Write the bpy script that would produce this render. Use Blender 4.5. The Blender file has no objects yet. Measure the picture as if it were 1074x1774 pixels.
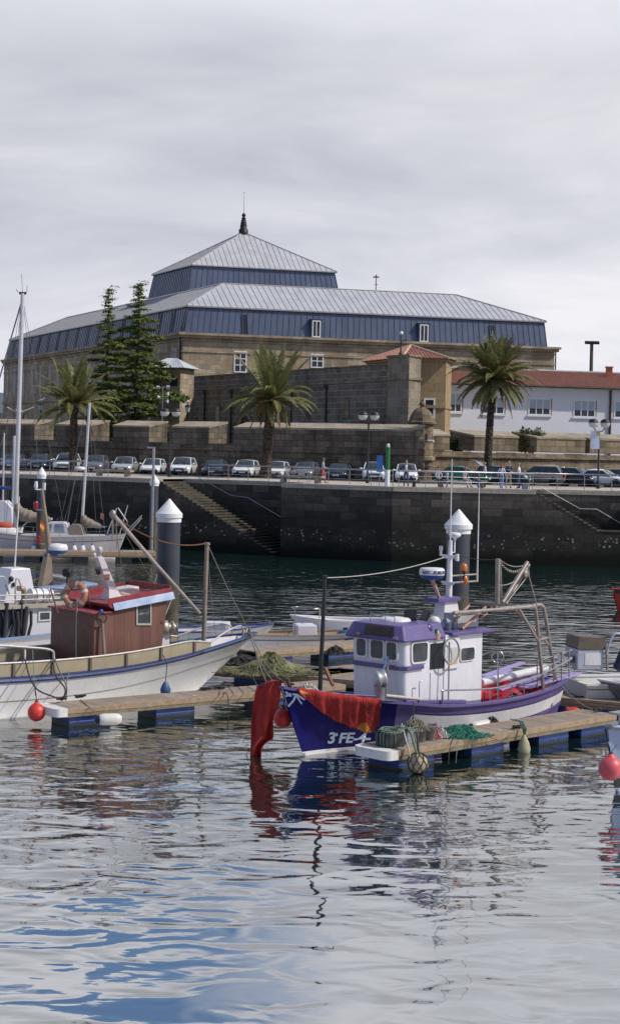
import bpy, bmesh, math, random
from mathutils import Vector, Matrix
V = Vector
RND = random.Random(11)
SC = bpy.context.scene
COL = SC.collection
rad = math.radians

# ---------------------------------------------------------------- measuring
# survey of the photograph: focal length in its pixels, principal point, roll, eye height
FOC, PX, PY, ROLL, ZC = 2900.0, 537.0, 776.0, 0.022, 7.4
def unroll(px, py):
    u, v = px - PX, py - PY
    return u*math.cos(ROLL) + v*math.sin(ROLL), -u*math.sin(ROLL) + v*math.cos(ROLL)
def at(px, py, d):
    u, v = unroll(px, py)
    return V((u*d/FOC, d, ZC - v*d/FOC))
def on_z(px, py, z):
    u, v = unroll(px, py)
    d = (ZC - z)*FOC/v
    return V((u*d/FOC, d, z))

# ---------------------------------------------------------------- mesh builder
class MB:
    def __init__(s):
        s.v = []; s.f = []; s.m = []; s.s = []; s.mi = 0; s.sm = False
    def add(s, vs, fs, mi=None, smooth=None):
        b = len(s.v); s.v.extend([tuple(p) for p in vs])
        mi = s.mi if mi is None else mi
        smooth = s.sm if smooth is None else smooth
        for f in fs:
            s.f.append([b+i for i in f]); s.m.append(mi); s.s.append(smooth)
        return s
    def obox(s, o, ex, ey, ez, mi=None):
        o, ex, ey, ez = V(o), V(ex), V(ey), V(ez)
        p = [o, o+ex, o+ex+ey, o+ey, o+ez, o+ex+ez, o+ex+ey+ez, o+ey+ez]
        fs = [(0,3,2,1),(4,5,6,7),(0,1,5,4),(1,2,6,5),(2,3,7,6),(3,0,4,7)]
        if ex.cross(ey).dot(ez) < 0: fs = [f[::-1] for f in fs]
        return s.add(p, fs, mi, False)
    def box(s, c, size, rz=0, mi=None, ry=0, rx=0):
        m = Matrix.Rotation(rz,3,'Z') @ Matrix.Rotation(ry,3,'Y') @ Matrix.Rotation(rx,3,'X')
        ex, ey, ez = m@V((size[0],0,0)), m@V((0,size[1],0)), m@V((0,0,size[2]))
        return s.obox(V(c)-(ex+ey+ez)/2, ex, ey, ez, mi)
    def bar(s, a, b, w, h=None, mi=None, up=(0,0,1)):
        a, b = V(a), V(b); d = b-a; h = h or w
        x = d.normalized(); y = V(up).cross(x)
        if y.length < 1e-4: y = V((0,1,0)).cross(x)
        y.normalize(); z = x.cross(y)
        return s.obox(a-y*w/2-z*h/2, d, y*w, z*h, mi)
    def tube(s, pts, r, n=7, mi=None, closed=False, caps=True, smooth=True):
        pts = [V(p) for p in pts]; k = len(pts)
        rs = r if isinstance(r, (list, tuple)) else [r]*k
        vs = []; prev = None
        for i, p in enumerate(pts):
            if closed: t = pts[(i+1) % k]-pts[i-1]
            else: t = pts[min(i+1,k-1)]-pts[max(i-1,0)]
            if t.length < 1e-9: t = V((0,0,1))
            t.normalize()
            if prev is None:
                a = V((0,0,1)).cross(t)
                if a.length < .05: a = V((1,0,0)).cross(t)
            else:
                a = prev - t*prev.dot(t)
                if a.length < 1e-5: a = V((1,0,0)).cross(t)
            a.normalize(); b = t.cross(a); prev = a
            for j in range(n):
                q = 2*math.pi*j/n
                vs.append(p + (a*math.cos(q)+b*math.sin(q))*rs[i])
        fs = []
        for i in range(k if closed else k-1):
            i2 = (i+1) % k
            for j in range(n):
                j2 = (j+1) % n
                fs.append((i*n+j, i*n+j2, i2*n+j2, i2*n+j))
        s.add(vs, fs, mi, smooth)
        if caps and not closed:
            s.add(vs[:n], [tuple(range(n))[::-1]], mi, False)
            s.add(vs[-n:], [tuple(range(n))], mi, False)
        return s
    def lathe(s, prof, c=(0,0,0), n=16, mi=None, smooth=True, axis=(0,0,1), jitter=None):
        c = V(c); z = V(axis).normalized()
        x = V((1,0,0)) if abs(z.x) < .9 else V((0,1,0))
        x = (x - z*x.dot(z)).normalized(); y = z.cross(x)
        vs = []
        for (r, h) in prof:
            for j in range(n):
                q = 2*math.pi*j/n
                k = jitter(q, h) if jitter else 1
                vs.append(c + z*h + (x*math.cos(q)+y*math.sin(q))*r*k)
        fs = []
        for i in range(len(prof)-1):
            for j in range(n):
                j2 = (j+1) % n
                fs.append((i*n+j, i*n+j2, (i+1)*n+j2, (i+1)*n+j))
        s.add(vs, fs, mi, smooth)
        if prof[0][0] > 1e-4: s.add(vs[:n], [tuple(range(n))[::-1]], mi, False)
        if prof[-1][0] > 1e-4: s.add(vs[-n:], [tuple(range(n))], mi, False)
        return s
    def prism(s, poly, d, mi=None, smooth=False, side_mi=None):
        poly = [V(p) for p in poly]; d = V(d); k = len(poly)
        nrm = V((0,0,0))
        for i in range(k): nrm += poly[i].cross(poly[(i+1) % k])
        if nrm.dot(d) < 0: poly.reverse()
        top = [p+d for p in poly]
        s.add(poly, [tuple(range(k))[::-1]], mi, False)
        s.add(top, [tuple(range(k))], mi, False)
        s.add(poly+top, [(i,(i+1) % k,k+(i+1) % k,k+i) for i in range(k)], mi if side_mi is None else side_mi, smooth)
        return s
    def poly(s, pts, mi=None):
        return s.add(pts, [tuple(range(len(pts)))], mi, False)
    def grid(s, rows, mi=None, smooth=True, flip=False, closed=False):
        n = len(rows[0]); vs = [p for r in rows for p in r]; fs = []
        for i in range(len(rows)-1):
            for j in range(n if closed else n-1):
                j2 = (j+1) % n
                f = (i*n+j, i*n+j2, (i+1)*n+j2, (i+1)*n+j)
                fs.append(f[::-1] if flip else f)
        return s.add(vs, fs, mi, smooth)
    def ball(s, c, r, n=14, mi=None, sc=(1,1,1), k=9):
        c = V(c); vs = []
        for i in range(k+1):
            t = math.pi*i/k
            for j in range(n):
                q = 2*math.pi*j/n
                vs.append(c+V((math.sin(t)*math.cos(q)*r*sc[0], math.sin(t)*math.sin(q)*r*sc[1], -math.cos(t)*r*sc[2])))
        fs = [(i*n+j, i*n+(j+1) % n, (i+1)*n+(j+1) % n, (i+1)*n+j) for i in range(k) for j in range(n)]
        return s.add(vs, fs, mi, True)
    def torus(s, c, R, r, axis=(0,0,1), n=28, k=10, mi=None, a0=0, a1=2*math.pi):
        c = V(c); z = V(axis).normalized()
        x = V((1,0,0)) if abs(z.x) < .9 else V((0,1,0))
        x = (x-z*x.dot(z)).normalized(); y = z.cross(x)
        full = abs(a1-a0-2*math.pi) < 1e-3
        m = n if full else n+1
        pts = [c+(x*math.cos(a0+(a1-a0)*i/n)+y*math.sin(a0+(a1-a0)*i/n))*R for i in range(m)]
        return s.tube(pts, r, k, mi, closed=full)
    def build(s, name, mats, parent=None, loc=None, rz=0, bevel=0, seg=2, weld=False):
        me = bpy.data.meshes.new(name)
        me.from_pydata(s.v, [], s.f)
        me.polygons.foreach_set('material_index', s.m)
        me.polygons.foreach_set('use_smooth', s.s)
        if not isinstance(mats, (list, tuple)): mats = [mats]
        for m in mats: me.materials.append(m)
        uv = me.uv_layers.new(name='UVMap'); dat = [0.0]*(2*len(me.loops))
        for p in me.polygons:
            n = p.normal
            if abs(n.z) > .75:
                for li in p.loop_indices:
                    c = me.vertices[me.loops[li].vertex_index].co
                    dat[2*li] = c.x; dat[2*li+1] = c.y
            else:
                t = V((-n.y, n.x, 0)); t.normalize()
                sl = 1/max(.3, math.sqrt(max(0,1-n.z*n.z)))
                for li in p.loop_indices:
                    c = me.vertices[me.loops[li].vertex_index].co
                    dat[2*li] = c.x*t.x+c.y*t.y; dat[2*li+1] = c.z*sl
        uv.data.foreach_set('uv', dat)
        me.update()
        o = bpy.data.objects.new(name, me); COL.objects.link(o)
        if parent: o.parent = parent
        if loc is not None: o.location = loc
        o.rotation_euler.z = rz
        if bevel:
            b = o.modifiers.new('bevel','BEVEL'); b.width = bevel; b.segments = seg; b.limit_method = 'ANGLE'; b.angle_limit = rad(40)
        return o

def tag(o, label=None, cat=None, group=None, kind=None):
    if label: o['label'] = label
    if cat: o['category'] = cat
    if group: o['group'] = group
    if kind: o['kind'] = kind
    return o
def thing(name, label, cat, loc=(0,0,0), rz=0, group=None):
    o = bpy.data.objects.new(name, None); COL.objects.link(o)
    o.location = loc; o.rotation_euler.z = rz; o.empty_display_size = .3
    return tag(o, label, cat, group)
def copy_tree(o, parent=None):
    c = o.copy(); COL.objects.link(c); c.parent = parent
    for ch in list(o.children): copy_tree(ch, c)
    return c
def sag(a, b, drop, n=14):
    a, b = V(a), V(b)
    return [a.lerp(b, i/n) - V((0,0,4*drop*(i/n)*(1-i/n))) for i in range(n+1)]
def crom(xs, ys, x):
    """smooth interpolation of a table"""
    if x <= xs[0]: return ys[0]
    if x >= xs[-1]: return ys[-1]
    for i in range(len(xs)-1):
        if x <= xs[i+1]: break
    h = xs[i+1]-xs[i]; t = (x-xs[i])/h
    def tan(k):
        if k == 0: return (ys[1]-ys[0])/(xs[1]-xs[0])
        if k == len(xs)-1: return (ys[-1]-ys[-2])/(xs[-1]-xs[-2])
        return (ys[k+1]-ys[k-1])/(xs[k+1]-xs[k-1])
    a, b = tan(i)*h, tan(i+1)*h
    return (2*t**3-3*t*t+1)*ys[i]+(t**3-2*t*t+t)*a+(3*t*t-2*t**3)*ys[i+1]+(t**3-t*t)*b
def smooth_path(pts, n=6):
    pts = [V(p) for p in pts]; out = []
    for i in range(len(pts)-1):
        p0 = pts[max(i-1,0)]; p1 = pts[i]; p2 = pts[i+1]; p3 = pts[min(i+2,len(pts)-1)]
        for k in range(n):
            t = k/n
            out.append(.5*((2*p1)+(p2-p0)*t+(2*p0-5*p1+4*p2-p3)*t*t+(3*p1-p0-3*p2+p3)*t**3))
    out.append(pts[-1]); return out

# ---------------------------------------------------------------- materials
MATS = {}
def newmat(name):
    m = bpy.data.materials.new(name); m.use_nodes = True
    nt = m.node_tree; b = nt.nodes['Principled BSDF']
    return m, nt, b
def N(nt, typ, **kw):
    n = nt.nodes.new(typ)
    for k, v in kw.items():
        if k.startswith('i_'): n.inputs[k[2:].replace('_',' ')].default_value = v
        elif k.startswith('n_'): n.inputs[int(k[2:])].default_value = v
        else: setattr(n, k, v)
    return n
def rgba(c): return (c[0], c[1], c[2], 1)
def mixc(nt, fac, a, b, mode='MIX'):
    n = nt.nodes.new('ShaderNodeMix'); n.data_type = 'RGBA'; n.blend_type = mode
    for sock, val in ((n.inputs[0], fac), (n.inputs[6], a), (n.inputs[7], b)):
        if hasattr(val, 'is_linked'): nt.links.new(val, sock)
        elif isinstance(val, (int, float)): sock.default_value = val
        else: sock.default_value = rgba(val)
    return n.outputs[2]
def ramp(nt, src, stops):
    n = nt.nodes.new('ShaderNodeValToRGB'); e = n.color_ramp.elements
    while len(e) < len(stops): e.new(.5)
    for k, (p, c) in enumerate(stops):
        e[k].position = p; e[k].color = rgba(c) if not isinstance(c, (int, float)) else (c,c,c,1)
    nt.links.new(src, n.inputs[0]); return n.outputs[0]
def noise(nt, scale, detail=4, co=None, rough=.6, dist=0):
    n = N(nt, 'ShaderNodeTexNoise'); n.inputs['Scale'].default_value = scale; n.inputs['Detail'].default_value = detail
    n.inputs['Roughness'].default_value = rough; n.inputs['Distortion'].default_value = dist
    if co is not None: nt.links.new(co, n.inputs['Vector'])
    return n.outputs[0]
def coord(nt, which='Object'):
    return N(nt, 'ShaderNodeTexCoord').outputs[which]
def mapped(nt, co, scale=(1,1,1), rot=(0,0,0), loc=(0,0,0)):
    m = N(nt, 'ShaderNodeMapping'); m.inputs['Scale'].default_value = scale; m.inputs['Rotation'].default_value = rot; m.inputs['Location'].default_value = loc
    nt.links.new(co, m.inputs[0]); return m.outputs[0]
def bumpn(nt, h, strength, dist=.02):
    b = N(nt, 'ShaderNodeBump'); b.inputs['Strength'].default_value = strength; b.inputs['Distance'].default_value = dist
    nt.links.new(h, b.inputs['Height']); return b.outputs[0]
def mul(c, k): return tuple(min(1, x*k) for x in c[:3])

def mat(name, col, rough=.5, metal=0, var=.18, vs=1.5, dirt=0, dcol=(.06,.05,.04), bump=0, bs=30, spec=.5, streak=False, coat=0, trans=0):
    """paint, metal, cloth ...: colour with slow variation, dirt patches and optional run-down streaks"""
    if name in MATS: return MATS[name]
    m, nt, b = newmat(name); L = nt.links
    co = coord(nt)
    c = mixc(nt, ramp(nt, noise(nt, vs, 5, co), [(.3,0),(.7,1)]), mul(col,1-var), mul(col,1+var*.7))
    if dirt:
        sc = mapped(nt, co, (6,6,.7)) if streak else co
        d = ramp(nt, noise(nt, vs*1.7, 6, sc, .7), [(.5,0),(.72,1)])
        mth = N(nt,'ShaderNodeMath',operation='MULTIPLY'); L.new(d, mth.inputs[0]); mth.inputs[1].default_value = dirt
        c = mixc(nt, mth.outputs[0], c, dcol)
    L.new(c, b.inputs['Base Color'])
    rr = ramp(nt, noise(nt, vs*3, 3, co), [(.3,max(.02,rough*.8)),(.7,min(1,rough*1.15))])
    L.new(rr, b.inputs['Roughness'])
    b.inputs['Metallic'].default_value = metal
    b.inputs['Specular IOR Level'].default_value = spec
    if coat: b.inputs['Coat Weight'].default_value = coat; b.inputs['Coat Roughness'].default_value = .06
    if trans: b.inputs['Transmission Weight'].default_value = trans
    if bump: L.new(bumpn(nt, noise(nt, bs, 4, co), bump, .01), b.inputs['Normal'])
    MATS[name] = m; return m

def stone(name, c1, c2, mortar, bw=.9, bh=.42, msize=.012, stain=(.05,.045,.04), stain_amt=.6, bump=.4, warm=None, grow=None, streaky=True):
    """coursed masonry on the metre UVs, with weathering patches and streaks"""
    if name in MATS: return MATS[name]
    m, nt, b = newmat(name); L = nt.links
    uv = coord(nt, 'UV'); co = coord(nt)
    br = N(nt, 'ShaderNodeTexBrick'); L.new(uv, br.inputs['Vector'])
    br.inputs['Scale'].default_value = 1; br.inputs['Brick Width'].default_value = bw; br.inputs['Row Height'].default_value = bh
    br.inputs['Mortar Size'].default_value = msize; br.inputs['Mortar Smooth'].default_value = .3; br.inputs['Bias'].default_value = 0
    br.inputs['Color1'].default_value = rgba(c1); br.inputs['Color2'].default_value = rgba(c2); br.inputs['Mortar'].default_value = rgba(mortar)
    br.offset = .43
    c = br.outputs['Color']
    c = mixc(nt, .55, c, ramp(nt, noise(nt, 5, 8, co, .7), [(.3,.35),(.68,.8)]), 'OVERLAY')
    if warm: c = mixc(nt, ramp(nt, noise(nt, .55, 5, co), [(.45,0),(.62,.65)]), c, warm)
    sc = mapped(nt, co, (1,1,.22)) if streaky else co
    f = ramp(nt, noise(nt, .5, 7, sc, .68), [(.44,0),(.68,stain_amt)])
    c = mixc(nt, f, c, stain)
    if grow:
        f2 = ramp(nt, noise(nt, 1.3, 6, co, .7), [(.58,0),(.66,.7)])
        c = mixc(nt, f2, c, grow)
    L.new(c, b.inputs['Base Color']); b.inputs['Roughness'].default_value = .9; b.inputs['Specular IOR Level'].default_value = .2
    h = mixc(nt, .35, br.outputs['Fac'], noise(nt, 9, 6, co), 'SUBTRACT')
    inv = N(nt,'ShaderNodeMath',operation='MULTIPLY'); L.new(h, inv.inputs[0]); inv.inputs[1].default_value = -1
    L.new(bumpn(nt, inv.outputs[0], bump, .04), b.inputs['Normal'])
    MATS[name] = m; return m

def glass(name, col=(.02,.025,.03), rough=.05):
    if name in MATS: return MATS[name]
    m, nt, b = newmat(name)
    co = coord(nt)
    nt.links.new(mixc(nt, ramp(nt, noise(nt, 1.3, 3, co), [(.35,0),(.65,1)]), mul(col,.6), mul(col,1.7)), b.inputs['Base Color'])
    b.inputs['Roughness'].default_value = rough; b.inputs['IOR'].default_value = 1.5; b.inputs['Specular IOR Level'].default_value = .6
    MATS[name] = m; return m
# ================================================================ camera, sky, sun
cam = bpy.data.cameras.new('camera'); cam_o = bpy.data.objects.new('camera', cam); COL.objects.link(cam_o)
cam.sensor_fit = 'VERTICAL'; cam.sensor_height = 36; cam.lens = FOC/1774*36
cam.shift_y = -(887-PY)/1774; cam.clip_start = .5; cam.clip_end = 6000
cam_o.matrix_world = Matrix.Translation((0,0,ZC)) @ Matrix.Rotation(rad(90),4,'X') @ Matrix.Rotation(ROLL,4,'Z')
SC.camera = cam_o
SC.view_settings.view_transform = 'Standard'; SC.view_settings.look = 'None'
SC.view_settings.exposure = 0.28; SC.view_settings.gamma = 1; SC.view_settings.use_curve_mapping = False
SUN_EL, SUN_AZ = 46, 102            # elevation, compass bearing from the view direction (+y) towards +x
def make_world():
    w = bpy.data.worlds.new('World'); SC.world = w; w.use_nodes = True
    nt = w.node_tree; L = nt.links; bg = nt.nodes['Background']
    sky = N(nt, 'ShaderNodeTexSky', sky_type='NISHITA', sun_disc=False, sun_elevation=rad(SUN_EL), sun_rotation=rad(SUN_AZ), air_density=1.0, dust_density=1.0)
    d = coord(nt, 'Generated')
    sp = N(nt, 'ShaderNodeSeparateXYZ'); L.new(d, sp.inputs[0])
    def math_(op, a, b=None):
        n = N(nt, 'ShaderNodeMath', operation=op)
        for i, x in enumerate((a, b)):
            if x is None: continue
            if hasattr(x, 'is_linked'): L.new(x, n.inputs[i])
            else: n.inputs[i].default_value = x
        return n.outputs[0]
    den = math_('ADD', math_('MAXIMUM', sp.outputs[2], 0.0), .30)
    px, py = math_('DIVIDE', sp.outputs[0], den), math_('DIVIDE', sp.outputs[1], den)
    cb = N(nt, 'ShaderNodeCombineXYZ'); L.new(px, cb.inputs[0]); L.new(py, cb.inputs[1])
    p = cb.outputs[0]
    # soft broken stratus: large masses, middle billows, fine edges
    n1 = noise(nt, 1.25, 5, mapped(nt, p, (.75,1,1), (0,0,.25), (3.1,.7,0)), .55, .35)
    n2 = noise(nt, 3.4, 8, mapped(nt, p, (.7,1.1,1), (0,0,.18), (7.3,1.9,0)), .6, .6)
    n3 = noise(nt, 2.0, 3, mapped(nt, p, (1,1,1), (0,0,-.3), (5.4,1.2,0)), .5, .3)
    shade = math_('ADD', math_('MULTIPLY', n1, .68), math_('MULTIPLY', n2, .32))
    cl = ramp(nt, shade, [(.36,(4.7,4.85,5.45)),(.44,(5.6,5.7,6.25)),(.51,(6.4,6.45,6.95)),(.61,(7.5,7.45,7.75))])
    hz = ramp(nt, sp.outputs[2], [(.0,(1.0,1.0,1.0)),(.09,(.98,.98,.99)),(.22,(.80,.81,.83)),(.31,(1.26,1.26,1.26)),(.42,(1.0,1.0,1.0)),(.6,(.55,.58,.68))])
    cl = mixc(nt, 1.0, cl, ramp(nt, math_('ADD', math_('MULTIPLY', sp.outputs[1], .5), .5), [(.35,(.50,.53,.62)),(.62,(1,1,1))]), 'MULTIPLY')
    cl = mixc(nt, 1.0, cl, hz, 'MULTIPLY')
    # blue openings only high up and to the left, above what the picture frames
    up = ramp(nt, sp.outputs[2], [(.272,0),(.295,1)])
    lf = ramp(nt, math_('ADD', math_('MULTIPLY', sp.outputs[0], -.5), .5), [(.485,.0),(.53,1)])
    gap = math_('MULTIPLY', math_('MULTIPLY', up, lf), ramp(nt, n3, [(.455,0),(.475,1)]))
    gap = math_('MAXIMUM', gap, math_('MULTIPLY', ramp(nt, sp.outputs[2], [(.42,0),(.62,1)]), ramp(nt, n3, [(.30,.45),(.60,.95)])))
    blue = mixc(nt, 1.0, sky.outputs[0], (1.0,1.1,1.25), 'MULTIPLY')
    L.new(mixc(nt, gap, cl, blue), bg.inputs[0]); bg.inputs[1].default_value = .1
make_world()
sun = bpy.data.lights.new('sun','SUN'); sun.energy = 2.9; sun.angle = rad(1.2); sun.color = (1,.93,.82)
sun_o = bpy.data.objects.new('sun', sun); COL.objects.link(sun_o)
sd = V((math.sin(rad(SUN_AZ))*math.cos(rad(SUN_EL)), math.cos(rad(SUN_AZ))*math.cos(rad(SUN_EL)), math.sin(rad(SUN_EL))))
sun_o.rotation_euler = sd.to_track_quat('Z','Y').to_euler(); sun_o.location = (60,0,80)

# ================================================================ water
def sea_mat():
    m, nt, b = newmat('sea water'); L = nt.links
    co = coord(nt)
    b.inputs['Base Color'].default_value = (.005,.017,.016,1)
    b.inputs['Roughness'].default_value = .03; b.inputs['IOR'].default_value = 6.5
    swell = noise(nt, .42, 1, mapped(nt, co, (.7,1,1), (0,0,.12)), .5, .5)
    rip = noise(nt, 1.25, 1, mapped(nt, co, (.62,1,1), (0,0,-.1)), .45, .8)
    fine = noise(nt, 3.3, 2, mapped(nt, co, (.6,1,1), (0,0,.2)), .5, .3)
    sp = N(nt,'ShaderNodeSeparateXYZ'); L.new(co, sp.inputs[0])
    # calmer near the viewer, choppier out towards the quay
    far = N(nt,'ShaderNodeMapRange'); L.new(sp.outputs[1], far.inputs[0])
    for i, v in enumerate((24,60,.12,1.0)): far.inputs[1+i].default_value = v
    patch = ramp(nt, noise(nt, .09, 3, mapped(nt, co, (.5,1,1))), [(.35,.6),(.65,1.1)])
    def ma(op, a, bb):
        n = N(nt,'ShaderNodeMath',operation=op)
        for i, x in enumerate((a,bb)):
            if hasattr(x,'is_linked'): L.new(x, n.inputs[i])
            else: n.inputs[i].default_value = x
        return n.outputs[0]
    h = ma('ADD', ma('MULTIPLY', swell, .075), ma('MULTIPLY', ma('MULTIPLY', rip, .066), ma('ADD', ma('MULTIPLY', far.outputs[0], .7), .5)))
    h = ma('ADD', h, ma('MULTIPLY', ma('MULTIPLY', fine, far.outputs[0]), .025))
    h = ma('MULTIPLY', h, patch)
    bp = N(nt,'ShaderNodeBump'); bp.inputs['Strength'].default_value = 1; bp.inputs['Distance'].default_value = 1
    L.new(h, bp.inputs['Height']); L.new(bp.outputs[0], b.inputs['Normal'])
    return m
sea = MB(); sea.poly([(-600,-80,0),(600,-80,0),(600,400,0),(-600,400,0)])
tag(sea.build('sea_water', sea_mat()), kind='structure')
sb = MB(); sb.poly([(-600,-80,-4),(600,-80,-4),(600,400,-4),(-600,400,-4)])
tag(sb.build('sea_bed', mat('silt',(.03,.035,.03),.9)), kind='structure')

# ================================================================ quay
QZ = 4.95
QB = V((5.53,111,0)); DL = V((-.8757,.4829,0)); NL = V((.4829,.8757,0))
def QL(t, o=0, z=0): p = QB + DL*t + NL*o; p.z = z; return p
def QR(t, o=0, z=0): return V((QB.x+t, QB.y+o, z))
def corner(o, z=0):               # where the two offset lines meet
    return V((QB.x + (o-NL.y*o)/NL.x, QB.y+o, z))
T1, T2, SWD = 18.6, 8.47, 3.2     # left stair notch
U1, U2, SWR = 9.5, 16.5, 1.7     # right stair notch

stone_quay = None
def quay_stone():
    m, nt, b = newmat('quay stone'); L = nt.links
    uv = coord(nt,'UV'); co = coord(nt)
    br = N(nt,'ShaderNodeTexBrick'); L.new(uv, br.inputs['Vector'])
    br.inputs['Scale'].default_value = 1; br.inputs['Brick Width'].default_value = 1.35; br.inputs['Row Height'].default_value = .52
    br.inputs['Mortar Size'].default_value = .018; br.inputs['Mortar Smooth'].default_value = .4; br.inputs['Bias'].default_value = -.2
    br.inputs['Color1'].default_value = (.045,.042,.04,1); br.inputs['Color2'].default_value = (.115,.10,.082,1); br.inputs['Mortar'].default_value = (.035,.032,.03,1)
    c = mixc(nt, .6, br.outputs['Color'], ramp(nt, noise(nt,3.5,8,co,.72), [(.3,.3),(.7,.8)]), 'OVERLAY')
    z = N(nt,'ShaderNodeSeparateXYZ'); L.new(co, z.inputs[0])
    wob = N(nt,'ShaderNodeMath',operation='MULTIPLY_ADD'); L.new(noise(nt,.55,6,co,.65), wob.inputs[0]); wob.inputs[1].default_value = 2.2; L.new(z.outputs[2], wob.inputs[2])
    # tide stain: black weed low down, damp dark stone up to about three metres, then dry
    damp = ramp(nt, wob.outputs[0], [(.0,1),(.6,1)])
    mr = N(nt,'ShaderNodeMapRange'); L.new(wob.outputs[0], mr.inputs[0])
    for i, v in enumerate((3.6,5.2,1,0)): mr.inputs[1+i].default_value = v
    c = mixc(nt, mr.outputs[0], c, mixc(nt, .72, c, (.012,.013,.012)))
    weed = N(nt,'ShaderNodeMapRange'); L.new(wob.outputs[0], weed.inputs[0])
    for i, v in enumerate((1.5,2.35,1,0)): weed.inputs[1+i].default_value = v
    c = mixc(nt, weed.outputs[0], c, (.007,.008,.006))
    # barnacles and mussels in one band
    vo = N(nt,'ShaderNodeTexVoronoi'); L.new(co, vo.inputs['Vector']); vo.inputs['Scale'].default_value = 3.6
    spot = ramp(nt, vo.outputs['Distance'], [(.20,1),(.30,0)])
    b1 = N(nt,'ShaderNodeMapRange',interpolation_type='SMOOTHSTEP'); L.new(z.outputs[2], b1.inputs[0])
    for i, v in enumerate((.7,1.3,0,1)): b1.inputs[1+i].default_value = v
    b2 = N(nt,'ShaderNodeMapRange',interpolation_type='SMOOTHSTEP'); L.new(z.outputs[2], b2.inputs[0])
    for i, v in enumerate((1.5,2.2,1,0)): b2.inputs[1+i].default_value = v
    def ma(a,bb):
        n = N(nt,'ShaderNodeMath',operation='MULTIPLY'); L.new(a,n.inputs[0]); L.new(bb,n.inputs[1]); return n.outputs[0]
    fac = ma(ma(spot, ramp(nt, noise(nt,1.7,4,co), [(.49,0),(.57,1)])), ma(b1.outputs[0], b2.outputs[0]))
    c = mixc(nt, fac, c, (.30,.29,.27))
    L.new(c, b.inputs['Base Color']); b.inputs['Roughness'].default_value = .85; b.inputs['Specular IOR Level'].default_value = .15
    h = mixc(nt, .5, noise(nt,7,7,co,.7), br.outputs['Fac'], 'SUBTRACT')
    L.new(bumpn(nt, h, .6, .05), b.inputs['Normal'])
    return m
M_QUAY = quay_stone()
M_STEP = stone('stair stone', (.085,.075,.055),(.12,.105,.078),(.05,.044,.034), 1.2,.3, stain=(.03,.03,.02), stain_amt=.7, grow=(.045,.05,.02))
M_COPE = stone('coping stone', (.30,.275,.235),(.36,.33,.28),(.2,.18,.15), 1.4,.6, stain=(.16,.15,.13), stain_amt=.5)
M_PAVE = stone('promenade paving', (.42,.37,.31),(.47,.42,.35),(.33,.29,.25), .6,.4, stain=(.25,.22,.19), stain_amt=.5, bump=.15, streaky=False)
def asphalt():
    m, nt, b = newmat('asphalt'); L = nt.links; co = coord(nt)
    c = mixc(nt, ramp(nt, noise(nt,.35,6,co), [(.35,0),(.65,1)]), (.045,.045,.048), (.075,.073,.072))
    c = mixc(nt, ramp(nt, noise(nt,40,2,co), [(.4,0),(.8,.5)]), c, (.12,.12,.12))
    L.new(c, b.inputs['Base Color']); b.inputs['Roughness'].default_value = .9; return m
M_ASPH = asphalt()

q = thing('quay_wall', 'high dark stone quay wall with weed and barnacles above the harbour water', 'quay wall')
w = MB(); TH = 1.0
def wall_seg(a, b, z0, z1):        # a, b ground points left to right as seen from the water; back face hidden
    d = (b-a).normalized(); n = V((-d.y,d.x,0)); a0 = V((a.x,a.y,z0)); 
    w.obox(a0, V((b.x-a.x,b.y-a.y,0)), n*TH, V((0,0,z1-z0)))
TOPW = QZ-.30
wall_seg(QL(110), QL(T1), -2, TOPW); wall_seg(QL(T1+.0,SWD), QL(T2,SWD), -2, TOPW)
wall_seg(QL(T2), QL(0), -2, TOPW); wall_seg(QR(0), QR(U1), -2, TOPW)
wall_seg(QR(U1,SWR), QR(U2,SWR), -2, TOPW); wall_seg(QR(U2), QR(120), -2, TOPW)
for (p, s) in ((QL(T1),1),(QL(T2),0)):      # cheeks of the left notch
    a = V((p.x,p.y,-2))+NL*TH; w.obox(a, NL*(SWD-TH+.3), (DL if s else -DL)*.9, V((0,0,TOPW+2)))
for (p, s) in ((QR(U1),-1),(QR(U2),1)):
    w.obox(V((p.x,p.y+TH,-2)), V((0,SWR-TH+.3,0)), V((.9*s,0,0)), V((0,0,TOPW+2)))
w.build('wall', M_QUAY, q)
cp = MB()
def cope(a, b, o0=-.04, o1=.55):
    d = (b-a).normalized(); n = V((-d.y,d.x,0)); a = a + n*o0
    k = max(1, int((b-a).length/1.5)); L_ = (b-a-n*0); Lv = V((b.x-a.x, b.y-a.y, 0)) + n*o0
    Lv = d*(b-a-n*o0+n*o0).dot(d)
    for i in range(k):
        cp.obox(V((a.x,a.y,TOPW))+Lv*(i/k), Lv*(1/k-.004/max(1,k)), n*(o1-o0), V((0,0,.304+RND.uniform(-.004,.006))))
cope(QL(110), QL(T1)); cope(QL(T1,SWD), QL(T2,SWD)); cope(QL(T2), QL(.02)); cope(QR(.02), QR(U1)); cope(QR(U1,SWR), QR(U2,SWR)); cope(QR(U2), QR(120))
cp.build('coping', M_COPE, q)
st = MB(); NS = 27; tr = (T1-T2-.4)/NS
for i in range(NS):                # steps going down towards the right
    z = QZ-.02-(i+1)*.175; a = QL(T1-i*tr, 0.02); a.z = -2
    st.obox(a+NL*.03, -DL*(tr-.002), NL*(SWD-.1), V((0,0,z+1.93)), 1)
    b = QL(T1-i*tr+.02, 0.0); b.z = z-.07
    st.obox(b, -DL*(tr-.002), NL*(SWD-.05), V((0,0,.07+RND.uniform(-.012,.012))), 0)
st.build('staircase', [M_STEP, M_QUAY], q)
st = MB(); zs = QZ-.02; x = U1+.02
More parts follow.
